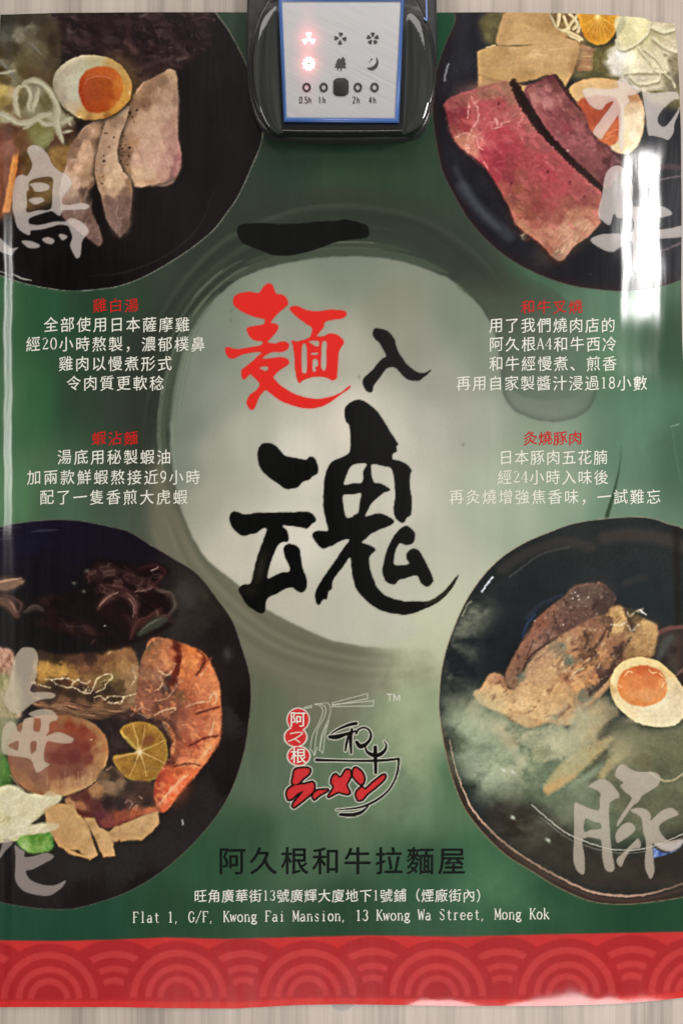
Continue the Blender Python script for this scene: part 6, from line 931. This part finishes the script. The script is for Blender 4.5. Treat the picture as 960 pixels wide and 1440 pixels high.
# slim roman letters with serifs: strokes in a half-width box (x 0..0.5, y 0..0.72), t = thick, h = hairline
def arc(cx, cy, rx, ry, a0, a1, n=8): return [(cx + rx * math.cos(math.radians(a0 + (a1 - a0) * i / n)), cy + ry * math.sin(math.radians(a0 + (a1 - a0) * i / n))) for i in range(n + 1)]
def sf(x, y, r=.07): return ('h', [(x - r, y), (x + r, y)])
LAT = {
 'F': [('t', [(.12, 0), (.12, .7)]), ('h', [(.05, .69), (.43, .69), (.43, .56)]), ('h', [(.12, .37), (.32, .37)]), sf(.12, .01, .08)],
 'l': [('t', [(.25, 0), (.25, .72)]), sf(.25, .01, .1), ('h', [(.17, .7), (.25, .72)])],
 'a': [('t', [(.36, .02), (.36, .34)]), ('h', arc(.24, .33, .12, .13, 0, 160)), ('t', arc(.22, .13, .13, .12, 90, 320)), ('h', [(.36, .26), (.22, .25)]), ('h', [(.36, .02), (.44, .01)])],
 't': [('t', [(.24, .62), (.24, .1)]), ('h', arc(.33, .1, .09, .1, 180, 320)), ('h', [(.12, .46), (.38, .46)])],
 '1': [('t', [(.25, 0), (.25, .7)]), sf(.25, .01, .1), ('h', [(.14, .6), (.25, .7)])],
 ',': [('t', [(.14, .06), (.15, .0)]), ('h', [(.16, .04), (.1, -.12)])],
 'G': [('t', arc(.26, .35, .2, .35, 100, 270)), ('h', arc(.26, .35, .19, .34, 30, 100)), ('h', arc(.26, .35, .18, .34, 270, 330)), ('t', [(.41, .04), (.41, .3)]), sf(.41, .3, .08)],
 '/': [('h', [(.06, -.08), (.44, .76)])],
 'K': [('t', [(.11, 0), (.11, .7)]), sf(.11, .01), sf(.11, .69), ('h', [(.11, .27), (.42, .69)]), ('t', [(.2, .4), (.43, .0)]), sf(.43, .01, .06), sf(.41, .69, .06)],
 'w': [('t', [(.05, .46), (.15, .01)]), ('h', [(.15, .01), (.25, .44)]), ('t', [(.25, .44), (.35, .01)]), ('h', [(.35, .01), (.45, .46)]), sf(.06, .46, .06), sf(.44, .46, .05)],
 'o': [('t', arc(.25, .23, .17, .23, 100, 260)), ('t', arc(.25, .23, .17, .23, -80, 80)), ('h', arc(.25, .23, .17, .23, 60, 120)), ('h', arc(.25, .23, .17, .23, 240, 300))],
 'n': [('t', [(.12, 0), (.12, .46)]), ('h', arc(.25, .3, .13, .16, 180, 30)), ('t', [(.38, .32), (.38, 0)]), sf(.12, .01), sf(.38, .01), ('h', [(.05, .45), (.12, .46)])],
 'g': [('t', arc(.22, .31, .13, .14, 0, 360, 14)), ('h', [(.32, .42), (.44, .46)]), ('h', [(.14, .19), (.1, .1), (.36, .06)]), ('t', arc(.24, -.06, .17, .1, 60, 400, 14))],
 'i': [('t', [(.25, 0), (.25, .46)]), sf(.25, .01, .1), ('h', [(.16, .45), (.25, .46)]), ('t', [(.24, .62), (.27, .64)])],
 'M': [('h', [(.07, 0), (.07, .7)]), ('t', [(.07, .7), (.24, .12)]), ('h', [(.24, .12), (.42, .7)]), ('t', [(.42, .7), (.42, 0)]), sf(.07, .01, .06), sf(.42, .01, .07), sf(.06, .69, .05), sf(.44, .69, .05)],
 's': [('h', arc(.25, .35, .13, .11, 10, 120)), ('t', [(.14, .36), (.2, .27), (.32, .2), (.37, .12)]), ('h', arc(.25, .11, .13, .11, 190, 330))],
 '3': [('h', arc(.24, .52, .15, .17, 160, 30)), ('t', [(.37, .6), (.37, .47), (.28, .38)]), ('t', arc(.23, .19, .16, .19, 75, -90)), ('h', arc(.23, .19, .16, .19, -90, -165))],
 'W': [('t', [(.04, .69), (.14, .01)]), ('h', [(.14, .01), (.25, .6)]), ('t', [(.25, .6), (.36, .01)]), ('h', [(.36, .01), (.46, .69)]), sf(.05, .69, .05), sf(.45, .69, .05)],
 'S': [('h', arc(.25, .53, .15, .17, 10, 120)), ('t', [(.11, .55), (.17, .42), (.33, .31), (.39, .18)]), ('h', arc(.25, .17, .15, .17, 190, 350))],
 'r': [('t', [(.18, 0), (.18, .46)]), sf(.18, .01, .1), ('h', arc(.3, .3, .12, .16, 180, 60)), ('t', [(.37, .42), (.39, .4)]), ('h', [(.1, .45), (.18, .46)])],
 'e': [('t', arc(.26, .23, .17, .23, 100, 260)), ('h', arc(.26, .23, .16, .23, 0, 100)), ('h', [(.1, .25), (.42, .25)]), ('h', arc(.26, .23, .16, .23, 260, 330))],
 'k': [('t', [(.11, 0), (.11, .72)]), sf(.11, .01), ('h', [(.11, .2), (.38, .46)]), ('t', [(.2, .28), (.41, .0)]), sf(.41, .01, .06), ('h', [(.05, .71), (.11, .72)])],
 '0': [('t', arc(.25, .35, .17, .35, 100, 260)), ('t', arc(.25, .35, .17, .35, -80, 80)), ('h', arc(.25, .35, .17, .35, 60, 120)), ('h', arc(.25, .35, .17, .35, 240, 300))],
 '2': [('h', arc(.24, .52, .15, .17, 165, 60)), ('t', [(.36, .6), (.37, .48), (.28, .32)]), ('h', [(.28, .32), (.09, .03)]), ('t', [(.09, .03), (.4, .03)]), ('h', [(.4, .03), (.43, .12)])],
 '4': [('t', [(.33, 0), (.33, .7)]), ('h', [(.33, .7), (.05, .2), (.45, .2)]), sf(.33, .01, .08)],
 '8': [('t', arc(.25, .53, .13, .16, 0, 360, 14)), ('t', arc(.25, .18, .16, .18, 0, 360, 14))],
 '9': [('t', arc(.24, .47, .15, .22, 0, 360, 14)), ('t', [(.39, .47), (.37, .25), (.28, .08), (.12, .0)])],
 'A': [('h', [(.04, 0), (.24, .7)]), ('t', [(.24, .7), (.42, 0)]), ('h', [(.12, .24), (.36, .24)]), sf(.05, .01, .05), sf(.42, .01, .06)]}
def ribbon(pts, wd):
    p = np.array(pts, float); t = np.gradient(p, axis=0); t /= np.hypot(t[:, 0], t[:, 1])[:, None] + 1e-9; nn = np.stack([-t[:, 1], t[:, 0]], 1) * wd / 2
    n = len(p); return np.concatenate([p + nn, p - nn]), [[i, i + n, i + n + 1, i + 1] for i in range(n - 1)]
def is_lat(ch): return ord(ch) < 128
def text_line(name, s, x0, x1, y, m, size=None, off=0.0, shear=.09, slope=0.0, label=None, lift=.00022, thick=.075, hair=.042, squash=1.0, parent=poster, origin=PO, pos=None):
    units = sum(.5 if is_lat(c) else 1 for c in s); pitch = (x1 - x0) / units; sz = size or pitch * .98
    V_, F_, Z_ = [], [], []; base = 0; x = x0; mid = (x0 + x1) / 2
    for ch in s:
        wd = pitch * (.5 if is_lat(ch) else 1); bits = []
        if ch != ' ':
            if is_lat(ch):
                for k, pts in LAT[ch]: v, f = ribbon(pts, thick if k == 't' else hair); bits.append((v * [sz * (pitch / sz if pitch < sz else 1), sz * 1.02] + [0, -.33 * sz], f))
            else:
                v, f = glyph(ch, min(off, 0.0))
                for dd in ([0] if off <= 0 else [-off, 0, off]) if len(v) else []:
                    v = v.copy() if dd == ([0] if off <= 0 else [-off, 0, off])[0] else v0.copy()
                    if dd == ([0] if off <= 0 else [-off, 0, off])[0]: v0 = v.copy()
                    v[:, 0] += dd; v[:, 1] += dd * .6; zz = (dd / off if off > 0 else 0); v[:, 1] += shear * (v[:, 0] - .5); bits.append(((v - [.5, .38]) * [sz * squash, sz] + [pitch * .5, 0], f, zz))
            for bit in bits:
                v, f = bit[:2]; Z_ += [bit[2] * 3e-5 if len(bit) > 2 else 0.0] * len(v)
                px = x + v[:, 0]; py = y + slope * (x - mid) - v[:, 1]
                V_.append(np.stack([px, py], 1)); F_ += [[i + base for i in q] for q in f]; base += len(v)
        x += wd
    q = np.concatenate(V_); co_ = (pos or place)(q[:, 0], q[:, 1], lift + np.array(Z_)) - origin
    me = bpy.data.meshes.new(name); me.from_pydata(co_.tolist(), [], F_); me.update()
    if me.polygons and me.polygons[0].normal.y > 0: me.flip_normals()
    o = link(name, me, m, parent)
    if label: o['label'] = label
    return o
for s, x0, x1, y in [('雞白湯', 129, 196, 429), ('蝦沾麵', 128, 195, 616), ('和牛叉燒', 731, 820, 431), ('灸燒豚肉', 735, 819, 616)]:
    text_line('dish_heading', s, x0, x1, y, M_REDINK, size=20.5, off=.011, shear=.13, label='small red dish heading')
for s, x0, x1, y in [('全部使用日本薩摩雞', 60, 268, 456), ('經20小時熬製，濃郁樸鼻', 35, 290, 483.5), ('雞肉以慢煮形式', 81, 243, 511), ('令肉質更軟稔', 92, 232, 538.5), ('湯底用秘製蝦油', 79, 242, 642.5), ('加兩款鮮蝦熬接近9小時', 36, 283, 671), ('配了一隻香煎大虎蝦', 54, 265, 699),
                    ('用了我們燒肉店的', 686, 866, 457), ('阿久根A4和牛西冷', 686, 868, 483.5), ('和牛經慢煮、煎香', 686, 868, 511), ('再用自家製醬汁浸過18小數', 640, 911, 538.5), ('日本豚肉五花腩', 700, 855, 643), ('經24小時入味後', 698, 856, 671), ('再灸燒增強焦香味，一試難忘', 630, 930, 698.5)]:
    text_line('dish_description', s, x0, x1, y, M_WHITE, size=22.2, off=.005, squash=.94)
text_line('shop_title', '阿久根和牛拉麵屋', 304, 657, 1211, M_DARK, size=41, off=.012, shear=0, squash=.98, label='large dark shop title')
text_line('address_line', '旺角廣華街13號廣輝大廈地下1號鋪（煙廠街內）', 272, 688, 1260, M_WHITE, size=19.5, off=.005, slope=-.002, squash=.95)
text_line('address_line', 'Flat 1, G/F, Kwong Fai Mansion, 13 Kwong Wa Street, Mong Kok', 186, 773, 1288.5, M_WHITE, size=21, slope=-.009, thick=.082, hair=.05)
em = [o for o in poster.children if o.name.startswith('emblem')][0]
text_line('emblem_character', '阿', 406, 431, 1011.5, M_WHITE, size=23, off=.01, shear=0, parent=em, lift=.0003)
text_line('emblem_character', '根', 407, 432, 1063, M_WHITE, size=23, off=.01, shear=0, parent=em, lift=.0003)
for pts in ([(544, 976), (552, 976)], [(548, 976), (548, 986)], [(553.5, 986), (553.5, 976), (557.5, 984), (561.5, 976), (561.5, 986)]): pass
def strokes_part(name, paths, wd, m, parent, lift, label=None, pos=None, origin=PO):
    V_, F_ = [], []; b = 0
    for p in paths:
        for i in range(len(p) - 1):
            v, f = ribbon([p[i], p[i + 1]], wd); V_.append(v); F_ += [[k + b for k in q] for q in f]; b += len(v)
    q = np.concatenate(V_); me = bpy.data.meshes.new(name); me.from_pydata(((pos or place)(q[:, 0], q[:, 1], lift) - origin).tolist(), [], F_); me.update()
    import bmesh as _b
    bm_ = _b.new(); bm_.from_mesh(me); bm_.normal_update()
    for f in bm_.faces:
        if f.normal.y > 0: f.normal_flip()
    bm_.to_mesh(me); bm_.free(); o = link(name, me, m, parent)
    if label: o['label'] = label
    return o
strokes_part('trademark_sign', [[(543.5, 976.5), (552, 976.5)], [(547.8, 976), (547.8, 986.5)], [(553.6, 986.5), (553.6, 976), (557.6, 985), (561.6, 976), (561.6, 986.5)]], 1.7, M_GREY, poster, .0002)
COL.objects.unlink(_co); bpy.data.objects.remove(_co)

# ---------------------------------------------------------------- wall fan control box at the top of the poster
import bmesh
FO = np.array([0, 0, ZC + (720 + 60) * S * .97])
fan = bpy.data.objects.new('wall_fan_control', None); COL.objects.link(fan); fan.location = FO
tag(fan, 'glossy black fan control box with silver icon panel over the poster top edge', 'fan control')
def fpos(x, y, d):
    x = np.asarray(x, float); y = np.asarray(y, float); d = np.broadcast_to(np.asarray(d, float), x.shape); f = S * (D - d) / D
    return np.stack([(x - 480) * f, -d, ZC + (720 - y) * f], -1)
def fsurf(x, y, lift): return fpos(x, y, FACE + lift)
BACK = .011; DEPTH = .0275; FACE = DEPTH + .0016
M_BLACK = mat('glossy_black_plastic', (.010, .010, .011), .14, coat=.1); M_HOUSE = mat('dark_housing_plastic', (.022, .022, .024), .22)
M_LENS = mat('smoked_gloss_panel', (.026, .029, .025), .05, spec=.5, coat=.25); M_BLUE = mat('blue_frame_plastic', (.045, .115, .34), .35)
M_ICON = mat('icon_print', (.035, .03, .03), .5); M_LED = mat('lit_symbol', (.9, .8, .8), .4, emit=(1, .80, .80), es=1.5); M_RING = mat('indicator_ring_print', (.03, .022, .022), .45)
for m_ in (M_BLACK, M_HOUSE, M_LENS):      # dust and moulding unevenness
    nt = m_.node_tree; b = nt.nodes['Principled BSDF']; tc = N(m_, 'ShaderNodeTexCoord'); n = N(m_, 'ShaderNodeTexNoise'); n.inputs['Scale'].default_value = 60; n.inputs['Detail'].default_value = 4; nt.links.new(tc.outputs['Object'], n.inputs['Vector'])
    bp = N(m_, 'ShaderNodeBump'); bp.inputs['Strength'].default_value = .12; bp.inputs['Distance'].default_value = .002; nt.links.new(n.outputs[0], bp.inputs['Height']); nt.links.new(bp.outputs[0], b.inputs['Normal'])
    mr = N(m_, 'ShaderNodeMapRange'); r0 = b.inputs['Roughness'].default_value; mr.inputs[3].default_value = r0 * .6; mr.inputs[4].default_value = r0 * 1.8; nt.links.new(n.outputs[0], mr.inputs[0]); nt.links.new(mr.outputs[0], b.inputs['Roughness'])
def extrude(name, poly, d0, d1, m, bev=.0, seg=3, parent=fan, label=None, front_only=True):
    """closed solid from an outline between depths d0 (wall side) and d1 (front)"""
    bm = bmesh.new(); a = fpos(poly[:, 0], poly[:, 1], d0) - FO; f1 = np.stack([a[:, 0] , np.full(len(a), -d1), a[:, 2]], 1)
    va = [bm.verts.new(v) for v in a]; vb = [bm.verts.new(v) for v in f1]; n = len(va)
    fb = bm.faces.new(vb); bm.faces.new(va[::-1])
    for i in range(n): bm.faces.new((va[i], va[(i + 1) % n], vb[(i + 1) % n], vb[i]))
    bmesh.ops.recalc_face_normals(bm, faces=bm.faces)
    if bev:
        ee = [e for e in fb.edges]; bmesh.ops.bevel(bm, geom=ee, offset=bev, segments=seg, affect='EDGES', profile=.5)
    me = bpy.data.meshes.new(name); bm.to_mesh(me); bm.free()
    o = link(name, me, m, parent)
    for p in me.polygons: p.use_smooth = len(p.vertices) <= 4
    try: me.set_sharp_from_angle(angle=math.radians(32))
    except Exception: pass
    if label: o['label'] = label
    return o
hs = smooth(P('350,-330 352,-100 349,20 349,110 356,160 372,190 400,201 480,203 560,202 592,192 606,160 612,110 612,20 610,-100 612,-330 580,-345 480,-350 380,-345'), 4)
def scl(p, d): return (p - [480, 720]) * (D / (D - d)) * ((D - 0) / D) + [480, 720]
extrude('housing', hs, .0005, BACK + .004, M_HOUSE, .003)
bd = smooth(P('372,-300 366,-120 368,-20 378,8 366,34 356,66 352,104 356,140 366,168 382,190 400,194 480,195 562,194 584,190 600,166 609,136 611,104 607,66 596,34 584,8 588,-20 592,-120 588,-300 560,-316 480,-318 400,-316'), 4)
extrude('front_shell', bd, BACK, DEPTH - .001, M_BLACK, .0022, 4)
def lens(name, edge_a, edge_b, bulge, label):
    a = smooth(P(edge_a), 6, False); b = smooth(P(edge_b), 6, False); n = 40; t = np.linspace(0, 1, n)
    def res(p): s = np.r_[0, np.cumsum(np.hypot(*np.diff(p, axis=0).T))]; s /= s[-1]; return np.stack([np.interp(t, s, p[:, 0]), np.interp(t, s, p[:, 1])], 1)
    a = res(a); b = res(b); k = 17; u = np.linspace(0, 1, k); G = a[:, None] * (1 - u)[None, :, None] + b[:, None] * u[None, :, None]
    hz = bulge * (np.sin(math.pi * np.clip(u, 0, 1)) ** .6)[None] * (np.sin(math.pi * np.clip(t, 0, 1)) ** .5)[:, None]
    co_ = fpos(G[..., 0].ravel(), G[..., 1].ravel(), (DEPTH - .0016 + hz).ravel()) - FO
    i = np.arange(n * k).reshape(n, k); F = np.stack([i[1:, :-1], i[1:, 1:], i[:-1, 1:], i[:-1, :-1]], -1).reshape(-1, 4)
    o = link(name, mesh_np(name, co_, F), M_LENS, fan); o['label'] = label; return o
lens('side_panel', '388,4 371,20 360,46 355,84 356,118 362,148 374,174 390,188', '390,6 391,40 393,80 395,120 397,150 398,186', .0030, 'curved glossy panel left of the icons')
lens('side_panel', '570,18 568,60 567,100 566,140 565,186', '578,14 591,26 602,50 608.5,84 609,114 604,150 592,175 568,189', .0030, 'curved glossy panel right of the icons')
# display: blue frame, brushed silver face, symbols
fr_o = P('391,-7 568,-7 561,172 399,171'); fr_i = P('396.5,1 563.5,1 555,165.5 403,164.5')
def quadloop(name, o_, i_, d, m, parent, th=.0010):
    co_ = np.concatenate([fpos(o_[:, 0], o_[:, 1], DEPTH - .0016), fpos(o_[:, 0], o_[:, 1], d), fpos(i_[:, 0], i_[:, 1], d), fpos(i_[:, 0], i_[:, 1], d - th)]) - FO; n = len(o_); F = []
    for l in range(3):
        for i in range(n): j = (i + 1) % n; F.append((l * n + i, l * n + j, (l + 1) * n + j, (l + 1) * n + i))
    me = mesh_np(name, co_, np.array(F), False); bm = bmesh.new(); bm.from_mesh(me); bmesh.ops.recalc_face_normals(bm, faces=bm.faces)
    if [f for f in bm.faces if abs(f.normal.y) > .8][0].normal.y > 0: [f.normal_flip() for f in bm.faces]
    bm.to_mesh(me); bm.free(); return link(name, me, m, parent)
def face_mat():
    m = mat('brushed_silver', (.50, .49, .50), .38, metal=.35); nt = m.node_tree; b = nt.nodes['Principled BSDF']; tc = N(m, 'ShaderNodeTexCoord')
    m0 = N(m, 'ShaderNodeMapping'); m0.inputs['Rotation'].default_value = (0, math.radians(-27), 0); nt.links.new(tc.outputs['Object'], m0.inputs[0]); mp = N(m, 'ShaderNodeMapping'); mp.inputs['Scale'].default_value = (20, 1, 1300); nt.links.new(m0.outputs[0], mp.inputs[0])
    n = N(m, 'ShaderNodeTexNoise'); n.inputs['Scale'].default_value = 1; n.inputs['Detail'].default_value = 4; nt.links.new(mp.outputs[0], n.inputs['Vector'])
    cr = N(m, 'ShaderNodeValToRGB'); e = cr.color_ramp.elements; e[0].position = .3; e[0].color = (.42, .412, .418, 1); e[1].position = .75; e[1].color = (.53, .522, .525, 1); nt.links.new(n.outputs[0], cr.inputs[0]); nt.links.new(cr.outputs[0], b.inputs['Base Color'])
    a = N(m, 'ShaderNodeAttribute', attribute_name='ink'); nt.links.new(a.outputs['Color'], b.inputs['Emission Color']); b.inputs['Emission Strength'].default_value = 1.0  # on this mesh the attribute holds the painted red halo, not print
    bp = N(m, 'ShaderNodeBump'); bp.inputs['Strength'].default_value = .15; bp.inputs['Distance'].default_value = .0004; nt.links.new(n.outputs[0], bp.inputs['Height']); nt.links.new(bp.outputs[0], b.inputs['Normal']); return m
t = np.linspace(0, 1, 90); Ug, Vg = np.meshgrid(t, t); lft = fr_i[0][None, None] * (1 - Vg[..., None]) + fr_i[3] * Vg[..., None]; rgt_ = fr_i[1] * (1 - Vg[..., None]) + fr_i[2] * Vg[..., None]
G = (lft * (1 - Ug[..., None]) + rgt_ * Ug[..., None]).reshape(-1, 2)
gl = np.zeros(len(G))  # red halo around the lit symbols, painted as emission on the face
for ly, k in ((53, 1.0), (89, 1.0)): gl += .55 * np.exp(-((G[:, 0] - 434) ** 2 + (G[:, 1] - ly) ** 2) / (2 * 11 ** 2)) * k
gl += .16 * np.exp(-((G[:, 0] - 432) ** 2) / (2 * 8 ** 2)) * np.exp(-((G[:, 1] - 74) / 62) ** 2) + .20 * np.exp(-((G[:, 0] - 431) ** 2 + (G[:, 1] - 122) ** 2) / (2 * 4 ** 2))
i = np.arange(8100).reshape(90, 90); F = np.stack([i[1:, :-1], i[1:, 1:], i[:-1, 1:], i[:-1, :-1]], -1).reshape(-1, 4)
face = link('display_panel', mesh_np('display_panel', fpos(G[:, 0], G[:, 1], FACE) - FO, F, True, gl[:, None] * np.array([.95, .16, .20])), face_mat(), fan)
quadloop('display_frame', fr_o, fr_i, FACE + .0008, M_BLUE, face)
def flat(name, polys, m, d=.0004, label=None):
    V_, F_ = [], []; b = 0; bm = bmesh.new()
    for p in polys:
        c = fpos(p[:, 0], p[:, 1], FACE + d) - FO; f = bm.faces.new([bm.verts.new(v) for v in c]); f.normal_update()
        if f.normal.y > 0: f.normal_flip()
    bmesh.ops.triangulate(bm, faces=bm.faces)
    me = bpy.data.meshes.new(name); bm.to_mesh(me); bm.free(); o = link(name, me, m, face)
    if label: o['label'] = label
    return o
def petals(cx, cy, n, r, wd, a0, r0=2.0):
    out = []
    for k in range(n):
        a = math.radians(a0 + 360 / n * k); u = np.array([math.cos(a), math.sin(a)]); v = np.array([-u[1], u[0]]); c = np.array([cx, cy])
        out.append(smooth(np.array([c + u * r0, c + u * (r * .65) + v * wd * .8, c + u * r + v * wd, c + u * (r * 1.06), c + u * r - v * wd, c + u * (r * .65) - v * wd * .8]), 3))
    return out
flat('fan_symbol', petals(434, 54, 3, 8.5, 3.8, -90, .2), M_LED, label='lit three blade symbol')
flat('fan_symbol', petals(478.5, 53.5, 4, 8, 2.9, -85, 2.2), M_ICON, label='dark four blade symbol')
flat('fan_symbol', petals(524, 53.5, 5, 8, 2.8, -90, 2.2), M_ICON, label='dark five blade symbol')
tt = np.linspace(0, 2 * math.pi, 60, endpoint=False); rr_ = 8.4 + 1.0 * np.cos(10 * tt)
flat('rosette_symbol', [np.stack([434 + rr_ * np.cos(tt), 89 + (rr_ + .8) * np.sin(tt)], 1)], M_LED, label='lit round toothed symbol'); flat('rosette_hub', [ell(434, 88.5, 1.4, 1.5, 0, 12)], M_ICON, .0008)
flat('tree_symbol', [P('482,79 486,84 484,85 487,90 484.5,90.5 487,95 480.5,95 480,99 478.5,99 478.5,95 475.5,95 475.5,98 474,98 474,94.5 470,94 473,91 471,90.5 474,87 472.5,86.5 476,81 479,83')], M_ICON)
flat('moon_symbol', [smooth(P('529,79 532,86 530.5,93 525,98 519,97.5 516,94.5 521,94 526,91 529,86'), 3), ell(522, 83, 1.1, 1.6, 30, 8), ell(519.5, 86, .7, 1.0, 0, 8)], M_ICON)
def ring(cx, cy, lit):
    a = ell(cx, cy, 6.1, 6.7, 0, 28); b = ell(cx, cy, 2.9, 3.5, 0, 28); bm = bmesh.new()
    va = [bm.verts.new(v) for v in fpos(a[:, 0], a[:, 1], FACE + .0006) - FO]; vb = [bm.verts.new(v) for v in fpos(b[:, 0], b[:, 1], FACE + .0006) - FO]
    for k in range(28): f = bm.faces.new((va[k], vb[k], vb[(k + 1) % 28], va[(k + 1) % 28])); f.normal_update(); (f.normal.y > 0) and f.normal_flip()
    me = bpy.data.meshes.new('timer_ring'); bm.to_mesh(me); bm.free(); o = link('timer_ring', me, M_RING, face)
    if lit: o['label'] = 'ring with a red glow painted into the panel at its centre'
for k, x in enumerate((431, 455, 503, 526.5)): ring(x, 122.3, k == 0)
bt_ = smooth(P('469,118 469,114 473,110.5 479,110.2 485,110.5 489.5,114 490,118 490.2,122.5 490,128 489.5,131 485,134.6 479,135 473,134.6 468.8,131 468.5,128 468.5,122'), 3)
co_b = extrude('push_button', bt_, FACE - .0005, FACE + .0014, mat('black_button', (.009, .007, .007), .5), .0006, 2, parent=face)
def seg_text(s, cx, y, h=8.5, wd=1.15, pitch=5.4):
    SG = {'0': [[(0, 0), (0, 1), (.6, 1), (.6, 0), (0, 0)]], '.': [[(.2, 0), (.2, .12)]], '5': [[(.6, 1), (0, 1), (0, .55), (.6, .55), (.6, 0), (0, 0)]], 'h': [[(0, 0), (0, 1)], [(0, .6), (.5, .6), (.55, .5), (.55, 0)]], '1': [[(.1, .8), (.3, 1), (.3, 0)]], '2': [[(0, .85), (.15, 1), (.5, 1), (.6, .8), (.5, .55), (0, 0), (.6, 0)]], '4': [[(.45, 0), (.45, 1), (0, .3), (.65, .3)]]}
    wds = [2.2 if c == '.' else pitch for c in s]; x = cx - sum(wds) / 2; paths = []
    for c, w_ in zip(s, wds):
        for p in SG[c]: paths.append([(x + a * pitch * 1.15 * .8, y + h / 2 - b * h) for a, b in p])
        x += w_ + (.6 if s != '0.5h' else 0)
    strokes_part('hour_mark', paths, wd, M_ICON, face, .0005, 'timer mark reading ' + s, pos=fsurf, origin=FO)
for s, x in (('0.5h', 430.5), ('1h', 453.5), ('2h', 501.5), ('4h', 524.5)): seg_text(s, x, 140)
# blue reflection on the upper right of the shell, painted as a thin strip
stp = strokes_part('blue_reflection_strip', [[(599, -60), (599.5, 10), (600, 29)], [(600, 29), (596, 24)]], 1.8, mat('blue_reflection_tint', (.2, .3, .65), .25), fan, .0005, pos=lambda x, y, l: fpos(x, y, DEPTH + l), origin=FO)

# ---------------------------------------------------------------- clear pad at the bottom edge
bm = bmesh.new(); a = ell(481, 1404, 19, 18.5, 0, 40)
v0 = [bm.verts.new(v) for v in np.stack([(a[:, 0] - 480) * S, np.full(40, -.0004), ZC + (720 - a[:, 1]) * S], 1)]
b = ell(481, 1404, 17.5, 17, 0, 40); v1 = [bm.verts.new(v) for v in np.stack([(b[:, 0] - 480) * S, np.full(40, -.0013), ZC + (720 - b[:, 1]) * S], 1)]
bm.faces.new(v1); bm.faces.new(v0[::-1])
for k in range(40): bm.faces.new((v0[k], v0[(k + 1) % 40], v1[(k + 1) % 40], v1[k]))
bmesh.ops.recalc_face_normals(bm, faces=bm.faces); me = bpy.data.meshes.new('clear_pad'); bm.to_mesh(me); bm.free()
mp_ = mat('clear_plastic', (.46, .47, .52), .15); mp_.node_tree.nodes['Principled BSDF'].inputs['Alpha'].default_value = .16
pad = link('adhesive_pad', me, mp_); tag(pad, 'small round clear adhesive pad peeking out under the bottom edge of the poster', 'adhesive pad')
